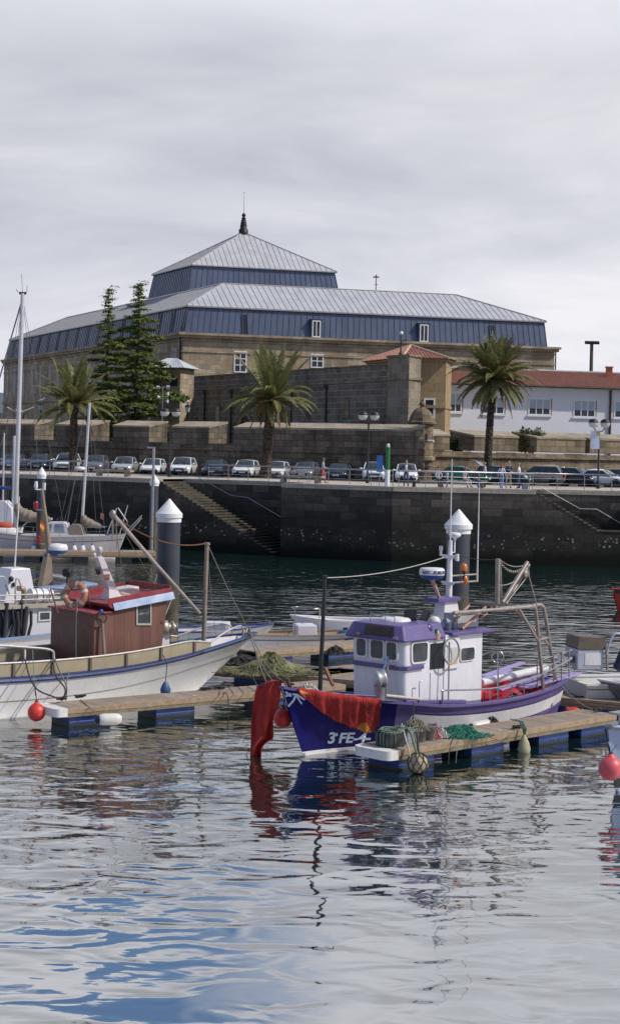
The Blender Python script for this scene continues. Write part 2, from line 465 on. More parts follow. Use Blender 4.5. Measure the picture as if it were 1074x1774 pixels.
for i in range(44):
    run = .9 if i in (14,15) else .29
    if x+run > U2-.05: break
    if i not in (15,): zs -= .172
    a = QR(x, .02); a.z = -2
    st.obox(a+V((0,.03,0)), V((run-.002,0,0)), V((0,SWR-.1,0)), V((0,0,zs+1.92)), 1)
    st.obox(V((a.x-.03,a.y,zs-.08)), V((run-.002,0,0)), V((0,SWR-.05,0)), V((0,0,.08+RND.uniform(-.01,.01)))); x += run
st.build('staircase', [M_STEP, M_QUAY], q)
M_GALV = mat('galvanised steel', (.42,.43,.45), .4, .85, .15, 3, .35, (.2,.17,.14))
hr = MB()
p = [QL(T1-1.4,SWD-.12,QZ+.1), QL(T1-4.2,SWD-.12,QZ-1.1), QL(T1-5.6,SWD-.12,QZ-1.2), QL(T1-8.6,SWD-.12,QZ-2.6)]
hr.tube(p, .03)
hr.build('handrail', M_GALV, q)
hr = MB()
hr.tube([QR(U1+.5,SWR-.1,QZ+.15), QR(U1+3.2,SWR-.1,QZ-1.25), QR(U1+4.3,SWR-.1,QZ-1.25), QR(U1+6.9,SWR-.1,QZ-2.7)], .035)
hr.build('handrail', M_GALV, q)

# promenade, kerb, road, ground to the horizon
PW = 12.6
def flat(name, pts, m):
    o = MB(); o.poly(pts); return tag(o.build(name, m), kind='structure')
z = QZ-.02
flat('promenade_pavement', [QL(110,.3,z), QL(T1,.3,z), QL(T1,SWD+.3,z), QL(T2,SWD+.3,z), QL(T2,.3,z), QL(0,.3,z), QR(0,.3,z), QR(U1,.3,z), QR(U1,SWR+.3,z), QR(U2,SWR+.3,z), QR(U2,.3,z), QR(120,.3,z), QR(120,PW,z), corner(PW,z), QL(110,PW,z)], M_PAVE)
kb = MB()
for a, b, n in ((QL(110,PW), corner(PW), NL), (corner(PW), QR(120,PW), V((0,1,0)))):
    kb.obox(V((a.x,a.y,QZ-.4)), b-a, n*.22, V((0,0,.43)))
tag(kb.build('kerb', M_COPE), kind='structure')
zr = QZ-.14
flat('road', [QL(110,PW+.22,zr), corner(PW+.22,zr), QR(120,PW+.22,zr), QR(120,42,zr), corner(42,zr), QL(110,42,zr)], M_ASPH)
zg = QZ-.15
flat('ground', [QL(110,20,zg), corner(20,zg), QR(120,20,zg), V((1500,2500,zg)), V((-1500,2500,zg))], mat('dry ground',(.16,.15,.11),.95,0,.3,.1))
lm = MB()
for i in range(-3, 40):           # white bay lines of the car park
    for (f, k) in ((QL,1),):
        a = f(3+i*2.65, PW+2.0, zr+.004); lm.add([a, a+NL*5, a+NL*5+DL*.12, a+DL*.12], [(0,1,2,3)])
tag(lm.build('road_marking', mat('road paint',(.7,.7,.68),.8,0,.1,2,.5,(.1,.1,.1))), kind='structure')

# far hills just above the roofs on the right
hl = MB(); rows = [[],[],[]]
for i in range(60):
    x = -900+i*34; h = 58+10*math.sin(i*.37)+7*math.sin(i*.9+1)+3*math.sin(i*2.3)
    rows[0].append((x,1500,0)); rows[1].append((x,1650,h)); rows[2].append((x,1900,h*.4))
hl.grid(rows, flip=True)
tag(hl.build('hills', mat('hill scrub',(.10,.13,.16),.95,0,.2,.01)), kind='structure')

# railing: three runs
def railing(label, pts):
    t = thing('quay_railing', label, 'railing', group='railings along the quay edge')
    tr_ = MB(); mr_ = MB(); pb = MB(); pb.tube([(0,0,0),(0,0,1.05)], .028, 6); first = None
    for a, b in zip(pts, pts[1:]):
        n = max(1, round((b-a).length/1.75)); d = (b-a)
        for i in range(n+1):
            
            if i == n and b is not pts[-1]: continue
            p = a+d*(i/n)
            if first is None: first = pb.build('post', M_GALV, t, p)
            else: c = first.copy(); COL.objects.link(c); c.location = p
    up = lambda h: [p+V((0,0,h)) for p in pts]
    tr_.tube(up(1.07), .05, 8); mr_.tube(up(.72), .02, 6); mr_.tube(up(.40), .02, 6)
    tr_.build('top_rail', M_GALV, t); mr_.build('middle_rail', M_GALV, t)
railing('galvanised railing on the quay left of the stair head', [QL(80,.2,QZ), QL(23.2,.2,QZ)])
railing('galvanised railing from the stair head to the green and white post', [QL(16.6,SWD+.25,QZ), QL(T2-.3,SWD+.25,QZ), QL(T2-.3,.2,QZ), QL(.1,.2,QZ)])
railing('galvanised railing in front of the people on the right half of the quay', [QR(.4,.2,QZ), QR(U1-.2,.2,QZ), QR(U1-.2,SWR+.25,QZ), QR(U2+.2,SWR+.25,QZ), QR(U2+.2,.2,QZ), QR(60,.2,QZ)])
# ================================================================ stone barracks with zinc mansard
M_SAND = stone('barracks sandstone', (.28,.235,.17),(.44,.37,.275),(.19,.16,.12), 1.25,.52, .02, (.10,.08,.06), .5, warm=(.30,.215,.13))
M_DARK = stone('dark rampart stone', (.13,.112,.09),(.21,.18,.145),(.33,.30,.25), 1.3,.56, .035, (.04,.036,.031), .55, bump=.5)
M_FORT = stone('battlement stone', (.13,.11,.085),(.25,.21,.16),(.07,.06,.048), 1.1,.5, .02, (.035,.032,.027), .8, bump=.6, grow=(.055,.055,.03))
M_FORTR = stone('battlement stone browner', (.17,.135,.095),(.30,.24,.165),(.09,.072,.052), 1.1,.5, .02, (.04,.034,.027), .75, bump=.6, grow=(.08,.075,.04))
M_CAP = stone('lichened cap stone', (.30,.25,.185),(.36,.31,.23),(.2,.165,.12), 1.3,.8, .015, (.14,.12,.09), .6, bump=.3, streaky=False)
M_TOWR = stone('gate tower stone', (.30,.22,.125),(.37,.28,.165),(.27,.2,.12), 1.5,.75, .016, (.15,.11,.07), .5, bump=.35)
def zinc(name, col, metal, rough):
    m, nt, b = newmat(name); L = nt.links; co = coord(nt)
    sc = mapped(nt, co, (1,1,.3))
    c = mixc(nt, ramp(nt, noise(nt,.7,6,sc,.6), [(.35,0),(.65,1)]), mul(col,.9), mul(col,1.1))
    L.new(c, b.inputs['Base Color']); b.inputs['Metallic'].default_value = metal
    L.new(ramp(nt, noise(nt,1.5,4,sc), [(.3,rough*.85),(.7,rough*1.2)]), b.inputs['Roughness'])
    L.new(bumpn(nt, noise(nt,.9,2,co), .14, .03), b.inputs['Normal'])
    return m
M_ZINC = zinc('zinc sheet', (.10,.125,.19), .45, .42)
M_ZROOF = zinc('zinc sheet lit roof', (.56,.555,.555), .25, .38)  # same zinc as the mansard; light on the slopes put into the colour
M_SEAM = mat('zinc seam', (.085,.105,.155), .5, .5)
M_RSEAM = mat('roof seam', (.33,.33,.34), .5, .4)
M_WHITE = mat('white paint', (.78,.78,.8), .5, 0, .06, 2, .12, (.45,.43,.4))
M_PANE = glass('dark pane', (.025,.035,.05))
M_SLIT = mat('deep window shadow gap', (.012,.015,.025), .4)
M_PIPE = mat('dark pipe', (.03,.027,.025), .6)

B0 = at(318,578,190); B0.z = 0                     # near corner of the two facades
EF = (at(960,604,202.2)-at(318,578,190)); EF.z = 0; LF = EF.length; EF.normalize()
B2 = at(8,625,264); B2.z = 0
EL = B2-B0; EL.z = 0; LL = EL.length; EL.normalize()
NF = V((EF.y,-EF.x,0)); NLF = V((-EL.y,EL.x,0))    # outward normals
if NLF.y > 0: NLF = -NLF
ZCOR, ZEAV, ZRIDG = 20.05, 23.3, 26.65
bk = thing('barracks_building', 'long sandstone barracks with blue grey zinc mansard and pyramid roofed tower', 'building')
def P(f, l, z): p = B0+EF*f+EL*l; return V((p.x,p.y,z))
w = MB()
w.add([P(0,0,4),P(LF,0,4),P(LF,LL,4),P(0,LL,4),P(0,0,ZCOR),P(LF,0,ZCOR),P(LF,LL,ZCOR),P(0,LL,ZCOR)],
      [(0,1,5,4),(1,2,6,5),(2,3,7,6),(3,0,4,7)])
w.build('wall', M_SAND, bk)
c = MB()
def band(z, h, out):
    for (a, b, n) in ((P(0,0,z),P(LF,0,z),NF),(P(0,LL,z),P(0,0,z),NLF)):
        d = (b-a).normalized(); c.obox(a-d*.0, b-a, n*out, V((0,0,h)))
    a = P(LF,0,z); c.obox(a+NF*out, EF*out, -NF*(out+LL*.5), V((0,0,h)))
    k = P(0,0,z); c.obox(k, NF*out, NLF*out, V((0,0,h)))
band(ZCOR-.42,.30,.42); band(ZCOR-.12,.26,.62); band(ZCOR-.75,.14,.14); band(ZCOR-2.05,.16,.1)
c.build('cornice', M_SAND, bk)
c = MB(); zb = 13.2
c.obox(P(0,LL,zb), P(0,0,zb)-P(0,LL,zb), NLF*.22, V((0,0,.4)))
c.obox(P(0,LL,zb-2.9), P(0,0,zb)-P(0,LL,zb), NLF*.12, V((0,0,.2)))
c.build('string_course', M_SAND, bk)
# mansard cladding: sheet plus standing seams
def sheet(mb, a, b, c_, d, n, h=.055, wd=.055, mi0=0, mi1=1):
    """quad a-b (bottom) to d-c (top) with n standing seams along the fall"""
    a,b,c_,d = V(a),V(b),V(c_),V(d)
    mb.add([a,b,c_,d],[(0,1,2,3)],mi0,False)
    nr = (b-a).cross(d-a).normalized()
    for i in range(n+1):
        t = i/n; p = a.lerp(b,t); q = d.lerp(c_,t)
        if (q-p).length < .2: continue
        mb.bar(p+nr*h*.4, q+nr*h*.4, wd, h, mi1, up=nr)
def clip_seams(mb, poly, along, fall, n, nr, h=.05, wd=.045, mi1=1):
    """seams in the fall direction over a flat polygon; poly is a list of 3d points"""
    o = poly[0]; pts = [((p-o).dot(along),(p-o).dot(fall)) for p in poly]
    x0 = min(p[0] for p in pts); x1 = max(p[0] for p in pts)
    for i in range(1, n):
        x = x0+(x1-x0)*i/n; ys = []
        for k in range(len(pts)):
            (xa,ya),(xb,yb) = pts[k],pts[(k+1) % len(pts)]
            if (xa-x)*(xb-x) < 0: ys.append(ya+(yb-ya)*(x-xa)/(xb-xa))
        if len(ys) >= 2:
            a = o+along*x+fall*min(ys); b = o+along*x+fall*max(ys)
            if (b-a).length > .15: mb.bar(a+nr*h*.3, b+nr*h*.3, wd, h, mi1, up=nr)
IN = .78                                            # how far the mansard leans in
def PI_(f, l, z, k): return P(f + (k if f < 1 else -k), l + (k if l < 1 else -k), z)
m = MB()
z0 = ZCOR+.14
corners0 = [P(.25,.25,z0),P(LF-.85,.25,z0),P(LF-.85,LL-.25,z0),P(.25,LL-.25,z0)]
corners1 = [P(IN,IN,ZEAV),P(LF-1.0,IN,ZEAV),P(LF-1.0,LL-IN,ZEAV),P(IN,LL-IN,ZEAV)]
ns = [62, 90, 62, 104]
for i in range(4):
    j = (i+1) % 4
    sheet(m, corners0[i], corners0[j], corners1[j], corners1[i], ns[i])
m.build('mansard', [M_ZINC, M_SEAM], bk)
# upper roof: two hipped wings meeting over the near corner
RD = 7.2
e = .22
E = [P(IN-e,IN-e,ZEAV+.03),P(LF-1.0+e,IN-e,ZEAV+.03),P(LF-1.0+e,RD*2,ZEAV+.03),P(IN-e,LL-IN+e,ZEAV+.03)]
r0 = P(RD,RD,ZRIDG); r1 = P(LF-9.0,RD,ZRIDG); r2 = P(RD,LL-9.5,ZRIDG)
m = MB()
def face(pts, along, n):
    pts = [V(p) for p in pts]
    nr = (pts[1]-pts[0]).cross(pts[2]-pts[0]).normalized()
    if nr.z < 0: nr = -nr; pts.reverse()
    m.poly(pts, 0)
    along = V(along).normalized(); fall = nr.cross(along).normalized()
    clip_seams(m, pts, along, fall, n, nr)
face([E[0],E[1],r1,r0], EF, 60)
face([E[1],P(LF-1.0+e,2*RD,ZEAV+.03),r1], EL, 18)
face([P(2*RD,2*RD,ZEAV),P(LF-1.0+e,2*RD,ZEAV+.03),r1,r0], EF, 48)
face([E[3],E[0],r0,r2], EL, 96)
face([E[3],P(2*RD,LL-IN+e,ZEAV+.03),r2], EF, 18)
face([P(2*RD,2*RD,ZEAV),P(2*RD,LL-IN+e,ZEAV),r2,r0], EL, 80)
for a, b in ((r0,r1),(r0,r2),(E[0],r0),(E[1],r1),(E[3],r2)): m.bar(a+V((0,0,.05)), b+V((0,0,.05)), .22, .09, 0)
for a, b in ((E[0],E[1]),(E[3],E[0])): m.bar(a+V((0,0,-.08)), b+V((0,0,-.08)), .12, .16, 1)
m.build('roof', [M_ZROOF, M_RSEAM], bk)
# tower
TN = at(335,459,212); TN.z = 0
TE = (EF*.94+EF*0).normalized(); TW_, TD_ = 18.6, 14.9
Tz0, Tz1, Tz2 = 25.8, 30.25, 35.7
def TP(f, l, z, k=0): p = TN+EF*(f+(k if f < 1 else -k))+EL*(l+(k if l < 1 else -k)); return V((p.x,p.y,z))
tw = MB(); lean = -.75
b4 = [TP(0,0,Tz0,lean),TP(TW_,0,Tz0,lean),TP(TW_,TD_,Tz0,lean),TP(0,TD_,Tz0,lean)]
t4 = [TP(0,0,Tz1),TP(TW_,0,Tz1),TP(TW_,TD_,Tz1),TP(0,TD_,Tz1)]
for i in range(4): sheet(tw, b4[i], b4[(i+1)%4], t4[(i+1)%4], t4[i], 28 if i % 2 == 0 else 23)
tow = tw.build('tower', [M_ZINC, M_SEAM], bk)
m = MB(); ap = TP(TW_/2,TD_/2,Tz2); t5 = [TP(0,0,Tz1+.03,-.25),TP(TW_,0,Tz1+.03,-.25),TP(TW_,TD_,Tz1+.03,-.25),TP(0,TD_,Tz1+.03,-.25)]
face([t5[0],t5[1],ap], EF, 28); face([t5[1],t5[2],ap], EL, 22); face([t5[2],t5[3],ap], EF, 28); face([t5[3],t5[0],ap], EL, 22)
for p in t5: m.bar(p+V((0,0,.04)), ap+V((0,0,.04)), .2, .08, 0)
for i in range(4): m.bar(t5[i]+V((0,0,-.07)), t5[(i+1)%4]+V((0,0,-.07)), .1, .14, 1)
m.build('tower_roof', [M_ZROOF, M_RSEAM], bk)
fn = MB()
fn.lathe([(.62,-.35),(.62,.35),(.52,.42),(.46,.5),(.44,.9),(.34,1.5),(.26,1.75),(.3,1.8),(.3,1.9),(.16,1.98),(.22,2.1),(.28,2.25),(.22,2.42),(.06,2.55)], ap, 10)
fin = fn.build('finial', mat('blackened lead', (.018,.018,.022), .5, .3), bk)
an = MB(); an.tube([ap+V((0,0,2.5)), ap+V((0,0,5.2))], [.05,.022], 6); an.ball(ap+V((0,0,5.25)), .08, 8)
an.build('lightning_rod', M_GALV, fin)
def roof_mast(px, D, z0, h):
    a = MB(); p = at(px, 500, D); p.z = z0
    a.tube([p, p+V((0,0,h))], .06, 6); a.torus(p+V((0,0,h)), .35, .06, n=14, k=5); a.bar(p+V((-.35,0,h)), p+V((.35,0,h)), .05)
    a.bar(p+V((-.25,0,h*.55)), p+V((.25,0,h*.55)), .05); a.ball(p+V((0,0,h+.2)), .1, 8)
    a.build('roof_antenna', M_PIPE, bk)
roof_mast(651, 206, 26.6, 2.0)

def window(parent, o, along, nrm, wd, ht, cols, rows, fr=.09, proud=.05, mf=None, mp=None, lower=None, up=(0,0,1), blind=None, name='window'):
    """o = bottom left corner on the wall; frame proud of the wall, pane set inside it"""
    along, nrm, up = V(along).normalized(), V(nrm).normalized(), V(up).normalized()
    g = MB(); q0 = V(o)+nrm*.004
    A, U, Nn = along, up, nrm*proud
    g.obox(q0, A*wd, U*fr, Nn); g.obox(q0+U*(ht-fr), A*wd, U*fr, Nn)
    g.obox(q0+U*fr, A*fr, U*(ht-2*fr), Nn); g.obox(q0+U*fr+A*(wd-fr), A*fr, U*(ht-2*fr), Nn)
    iw, ih = wd-2*fr, ht-2*fr; t = fr*.75
    for i in range(1, cols): g.obox(q0+U*fr+A*(fr+iw*i/cols-t/2), A*t, U*ih, Nn*.96)
    for j in range(1, rows): g.obox(q0+A*fr+U*(fr+ih*j/rows-t/2), A*iw, U*t, Nn*.9)
    f = g.build(name, mf or M_WHITE, parent)
    h = MB(); q1 = q0+A*fr*.9+U*fr*.9+nrm*.012
    h.obox(q1, A*(wd-1.8*fr), U*(ht-1.8*fr), nrm*.006)
    h.build('pane', mp or M_PANE, f)
    if blind:
        k = MB(); k.obox(q1+U*(ht-1.8*fr)*(1-blind)+nrm*.008, A*(wd-1.8*fr), U*(ht-1.8*fr)*blind, nrm*.006)
        k.build('blind', mat('window blind', (.42,.5,.55), .7), f)
    return f
def facade_hit(px, py):
    """point of the front facade plane seen at a pixel"""
    d = at(px, py, 1.0)-V((0,0,ZC)); t = (B0.dot(NF)) / d.dot(NF)
    return V((0,0,ZC))+d*t
def facade_hit_left(px, py):
    d = at(px, py, 1.0)-V((0,0,ZC)); t = (B0.dot(NLF)) / d.dot(NLF)
    return V((0,0,ZC))+d*t
for (x0,y0,x1,y1,cn,rw) in ((405,645,427,608,2,3),(538,637,560,613,2,2)):
    a = facade_hit(x0,y0); b = facade_hit(x1,y0); t = facade_hit(x0,y1)
    window(bk, a, EF, NF, (b-a).dot(EF), t.z-a.z, cn, rw, .13, .06)
# dormer windows standing in the mansard
for (x0,x1,y0,y1,dark) in ((540,556,584,555,0),(726,742,592,562,0)):
    a = facade_hit(x0,y0); b = facade_hit(x1,y0); t = facade_hit(x0,y1)
    wd = (b-a).dot(EF); ht = t.z-a.z; a = a + NF*.05; a.z = max(a.z, ZCOR+.15)
    dp = .0 if not dark else .62
    g = MB(); g.obox(a-EF*.12-NF*1.2, EF*(wd+.24), NF*(1.2-dp), V((0,0,ht+.1)))
    g.obox(a-EF*.2-NF*1.2+V((0,0,ht+.1)), EF*(wd+.4), NF*(1.28-dp), V((0,0,.07)))
    dm = g.build('dormer', M_SEAM if not dark else M_SLIT, bk)
    if not dark: window(dm, a+EF*.02, EF, NF, wd-.1, ht, 2, 1, .12, .05, name='dormer_window')
for x in (427, 856):
    h_ = facade_hit(x, 565); f_ = (h_-B0).dot(EF); bot, top_ = P(f_,.25,z0), P(f_,IN,ZEAV); up = (top_-bot).normalized(); nr = EF.cross(up).normalized()
    if nr.dot(NF) < 0: nr = -nr
    g = MB(); g.obox(bot+up*.1-EF*.26+nr*.02, EF*.52, up*2.3, nr*.05); f = g.build('slit_window', M_SLIT, bk)
    g = MB(); g.obox(bot+up*.1-EF*.34+nr*.02, EF*.08, up*2.35, nr*.12); g.obox(bot+up*.1+EF*.26+nr*.02, EF*.08, up*2.35, nr*.12); g.build('slit_reveal', M_SEAM, f)
# left facade: slit dormers in the zinc and tall windows below
def mansard_frame(l):                     # a local frame on the sloping left cladding
    bot = P(.25,l,z0); top = P(IN,l,ZEAV); return bot, (top-bot).normalized()
xs = [18,32,47,62,78,94,109,126,145,163,184,205,222,240,268,291,312]
for x in xs:
    h_ = facade_hit_left(x, 600); l = (h_-B0).dot(EL)
    bot, up = mansard_frame(l); nr = up.cross(EL).normalized()
    if nr.dot(NLF) < 0: nr = -nr
    g = MB(); hgt = 2.75; wd = .62
    g.obox(bot+up*.35-EL*wd/2+nr*.004, EL*wd, up*hgt, nr*.03)
    f = g.build('slit_window', M_SLIT, bk)
    g = MB()
    for sgn in (-1,1): g.obox(bot+up*.3+EL*(sgn*(wd/2+.04)-.04), EL*.08, up*(hgt+.1), nr*.09)
    g.build('slit_reveal', M_SEAM, f)
for x in [13,26,41,56,70.5,87,101,118,136,156,175,198,222,250,302]:
    h_ = facade_hit_left(x, 660); l = (h_-B0).dot(EL); o = B0+EL*(l+.55); o.z = 14.3
    g = MB(); g.obox(o+NLF*.004, -EL*1.0, V((0,0,4.2)), NLF*.012)
    f = g.build('tall_window', M_SLIT, bk)
    g = MB(); g.obox(o+NLF*.004-EL*1.0, -EL*.34, V((0,0,4.2)), NLF*.05)
    g.build('shutter', mat('grey lavender shutter', (.30,.29,.36), .6), f)
def arch(parent, o, along, nrm, wd, ht, name='arched_door', m=None, depth=.03, tr_=True):
    pts = [(0,0),(wd,0)]; r = wd/2
    for i in range(13):
        q = math.pi*i/12; pts.append((r+r*math.cos(q), ht-r+r*math.sin(q)))
    g = MB(); g.prism([V(o)+V(along)*x+V((0,0,z))+V(nrm)*.004 for x, z in pts], V(nrm)*depth)
    f = g.build(name, m or M_SLIT, parent)
    if tr_:
        g = MB(); out = [V(o)+V(along)*(r+(r+.16)*math.cos(math.pi*i/12))+V((0,0,ht-r+(r+.16)*math.sin(math.pi*i/12)))+V(nrm)*.04 for i in range(13)]
        g.tube(out, .14, 5, smooth=False); g.build('voussoirs', M_SAND, f)
    return f
for x in (4, 46, 230):
    h_ = facade_hit_left(x, 700); l = (h_-B0).dot(EL); o = B0+EL*(l+1.6); o.z = 6.0
    arch(bk, o, -EL, NLF, 3.0, 5.6)
g = MB()
for (x, f0) in ((312,.4),):
    o = P(0,.7,6)+NLF*.1; g.tube([o, o+V((0,0,14))], .09, 6)
o = P(LF,.15,4)+EF*.25; g.tube([o, o+V((0,0,15.8))], .09, 6)
g.build('downpipe', M_PIPE, bk)

# ================================================================ rampart wall running from the barracks to the gate tower
rw = thing('rampart_wall', 'tall dark granite rampart wall with drainpipes and small arch below the barracks', 'wall')
RA = V((B0.x,B0.y,0))+NF*.4; RA = at(329,655,189.5); RA.z = 0
RB = at(676,630,150.5); RB.z = 0
RC = at(713,630,147.0); RC.z = 0
RE = (RB-RA).normalized(); RN = V((RE.y,-RE.x,0)); RN = RN if RN.y < 0 else -RN
RZ = 15.05; rl = (RB-RA).length
g = MB(); g.obox(V((RA.x,RA.y,4)), RB-RA, -RN*1.6, V((0,0,RZ-4-1.5)))
g.obox(V((RA.x,RA.y,RZ-1.28)), RB-RA, -RN*1.6, V((0,0,1.28)))
g.build('wall', M_DARK, rw)
g = MB(); g.obox(V((RA.x,RA.y,RZ-1.5))+RN*.14, RB-RA, -RN*1.7, V((0,0,.22))); g.obox(V((RA.x,RA.y,RZ))+RN*.1, RB-RA, -RN*1.8, V((0,0,.12)))
g.build('string_course', M_FORTR, rw)
# end pier: near face continues, right face lit
pe = (RC-RB); pe.z = 0; pd = pe.normalized(); pn = V((pd.y,-pd.x,0)); pn = pn if pn.y < 0 else -pn
RD_ = at(729,630,148.6); RD_.z = 0
pz = RZ+.75
qd = RD_-RC
poly = [RB+pn*.25, RC+pn*.25, RD_, RD_+V((-1.2,3,0)), RB-pn*3]
g = MB(); g.prism([V((p.x,p.y,4)) for p in poly], V((0,0,pz-2.2-4))); g.prism([V((p.x,p.y,pz-2.0)) for p in poly], V((0,0,1.84)))
g.build('pier', stone('pier stone', (.18,.155,.12),(.28,.245,.19),(.34,.30,.25), 1.6,.75, .016, (.05,.045,.038), .5, bump=.5), rw)
def grow_poly(poly, k):
    c_ = sum((V(p) for p in poly), V((0,0,0)))/len(poly)
    return [V(p)+(V(p)-c_).normalized()*k for p in poly]
g = MB(); g.prism([V((p.x,p.y,pz-2.2)) for p in grow_poly(poly,.2)], V((0,0,.2))); g.prism([V((p.x,p.y,pz-.16)) for p in grow_poly(poly,.16)], V((0,0,.2)))
g.build('pier_cap', M_FORTR, rw)
def rhit(px, py):
    d = at(px,py,1.0)-V((0,0,ZC)); t = RA.dot(RN)/d.dot(RN); return V((0,0,ZC))+d*t
for x in (355,401,452,505,565):
    o = rhit(x,740); o.z = 5
    g = MB(); g.tube([o+RN*.1, o+RN*.1+V((0,0,8.2))], .09, 6); g.box(o+RN*.12+V((0,0,8.3)), (.4,.3,.35)); g.build('drainpipe', M_PIPE, rw)
o = rhit(417,735); o.z = 5.2; arch(rw, o, RE, RN, 2.5, 5.4, 'arched_door')
for (x,y,w_,h_) in ((374,735,.9,2.0),(529,727,1.1,1.9),(480,728,.8,1.9)):
    o = rhit(x,y); g = MB(); g.obox(o+RN*.004, RE*w_, RN*.02, V((0,0,h_))); f = g.build('small_window', M_SLIT, rw)
    g = MB(); g.obox(o-RE*.15+V((0,0,h_)), RE*(w_+.3), RN*.08, V((0,0,.22))); g.obox(o-RE*.15-V((0,0,.16)), RE*(w_+.3), RN*.1, V((0,0,.16))); g.build('lintel', M_FORTR, f)
o = rhit(593,724); g = MB(); g.obox(o+RN*.004, RE*1.3, RN*.08, V((0,0,1.7))); g.build('stone_panel', M_FORTR, rw)
o = rhit(655,752); g = MB(); g.obox(o+RN*.004, RE*1.0, RN*.02, V((0,0,.9))); g.build('small_window', M_SLIT, rw)
# grey barrel roofed tent in front of the wall
t = thing('awning_tent', 'low pale barrel shaped tent roof with blue end behind the battlement', 'tent')
a = at(508,735,158); b = at(594,738,152.2); d = (b-a); d.z = 0; n = V((-d.y,d.x,0)).normalized(); g = MB(); zc = 8.6
rows = [[V((p.x,p.y,zc))+n*(1.3*math.cos(q))+V((0,0,1.15*math.sin(q))) for q in [math.pi*k/10 for k in range(11)]] for p in [a.lerp(b,i/6) for i in range(7)]]
g.grid(rows, 0); g.poly(rows[0], 0); g.poly(rows[-1][::-1], 1)
rr = [[p+d.normalized()*.02*k*0 for p in rows[-1]] for k in (0,1)]
g.build('canopy', [mat('pale tarpaulin', (.5,.53,.6), .6), mat('blue tarpaulin', (.02,.05,.28), .6)], t)
g = MB()
for p in (a,b):
    for s in (-1,1): q = V((p.x,p.y,4.9))+n*1.25*s; g.tube([q, q+V((0,0,3.75))], .04, 5)
g.build('frame', M_GALV, t)
t['label'] = 'low pale barrel shaped tent roof with blue end behind the battlement'

# ================================================================ gate tower with tiled roof
M_TILE = None
def tiles():
    m, nt, b = newmat('terracotta tiles'); L = nt.links; co = coord(nt)
    c = mixc(nt, ramp(nt, noise(nt,2.2,7,co,.7), [(.35,0),(.65,1)]), (.38,.16,.105), (.56,.28,.19))
    c = mixc(nt, ramp(nt, noise(nt,.6,6,co), [(.5,0),(.7,.6)]), c, (.34,.20,.15))
    L.new(c, b.inputs['Base Color']); b.inputs['Roughness'].default_value = .85; return m
M_TILE = tiles()
def tile_face(mb, pts, pitch=.3, r=.085):
    """tiled slope: pts[0]-pts[1] is the eave; half round cover tiles run up the fall"""
    pts = [V(p) for p in pts]; al = (pts[1]-pts[0]).normalized()
    nr = al.cross(pts[2]-pts[0]).normalized()
    if nr.z < 0: nr = -nr
    fall = nr.cross(al).normalized()
    mb.poly(pts if (pts[1]-pts[0]).cross(pts[2]-pts[0]).z > 0 else pts[::-1])
    o = pts[0]; p2 = [((p-o).dot(al),(p-o).dot(fall)) for p in pts]
    x1 = max(p[0] for p in p2); x0 = min(p[0] for p in p2); n = int((x1-x0)/pitch)
    for i in range(n):
        x = x0+(i+.5)*(x1-x0)/n; ys = []
        for k in range(len(p2)):
            (xa,ya),(xb,yb) = p2[k],p2[(k+1)%len(p2)]
            if (xa-x)*(xb-x) < 0: ys.append(ya+(yb-ya)*(x-xa)/(xb-xa))
        if len(ys) < 2: continue
        a, b = o+al*x+fall*min(ys), o+al*x+fall*max(ys)
        if (b-a).length < .1: continue
        if a.z > b.z: a, b = b, a
        prof = [al*(r*math.cos(q))+nr*(r*math.sin(q)*.9) for q in (0,math.pi/4,math.pi/2,3*math.pi/4,math.pi)]
        st_ = (b-a).normalized(); k = max(1,int((b-a).length/.42)); ln = (b-a).length/k
        rows = []
        for s in range(k):
            up = .025
            rows = [[a+st_*(s*ln)+p*1.05+nr*up for p in prof], [a+st_*((s+1)*ln)+p*.92 for p in prof]]
            mb.grid(rows, smooth=True, flip=((al.cross(st_)).dot(nr) < 0))
gt = thing('gate_tower', 'tan stone corner tower with hipped terracotta roof beside the dark rampart', 'tower')
gp = [at(x,700,d) for x, d in ((636,160),(697,152),(771,152.2),(780.5,156),(768,166),(660,168))]
gp = [V((p.x,p.y,0)) for p in gp]
ZG = 15.75
g = MB(); g.prism([V((p.x,p.y,4)) for p in gp], V((0,0,ZG-4.2))); g.build('wall', M_TOWR, gt)
g = MB(); g.prism([V((p.x,p.y,ZG-.2)) for p in grow_poly(gp,.25)], V((0,0,.2))); g.prism([V((p.x,p.y,ZG-4.5)) for p in grow_poly(gp,.12)], V((0,0,.28)))
g.build('cornice', M_TOWR, gt)
ev = [V((p.x,p.y,ZG+.02)) for p in grow_poly(gp,.62)]
pk = at(711,599,159.5)
g = MB()
for i in range(len(ev)): tile_face(g, [ev[i], ev[(i+1)%len(ev)], pk])
rf = g.build('roof', M_TILE, gt)
g = MB()
for p in ev: g.tube([p+V((0,0,.05)), pk+V((0,0,.05))], .12, 6)
g.build('ridge_tiles', mat('pale ridge tile', (.5,.36,.27), .8), rf)
a = at(733,728,152.1); b = at(752,728,152.15); window(gt, V((a.x,a.y-.02,a.z)), (b-a).normalized(), V((0,-1,0)), 1.05, 2.0, 1, 1, .16)
tag(gt)
# ventilation pole with white ball on the wall corner
cp_ = thing('camera_pole', 'short dark pole with pale camera dome on top of the rampart pier', 'camera pole')
p = at(694,622,149.6); p.z = pz+.03
g = MB(); g.lathe([(.18,0),(.18,.25),(.09,.3),(.08,1.3),(.05,1.35),(.05,1.9)], p, 8); g.bar(p+V((0,0,1.35)), p+V((.5,-.2,1.35)), .06); g.build('pole', M_PIPE, cp_)
g = MB(); g.ball(p+V((0,0,2.0)), .17, 10); g.build('dome', M_WHITE, cp_)

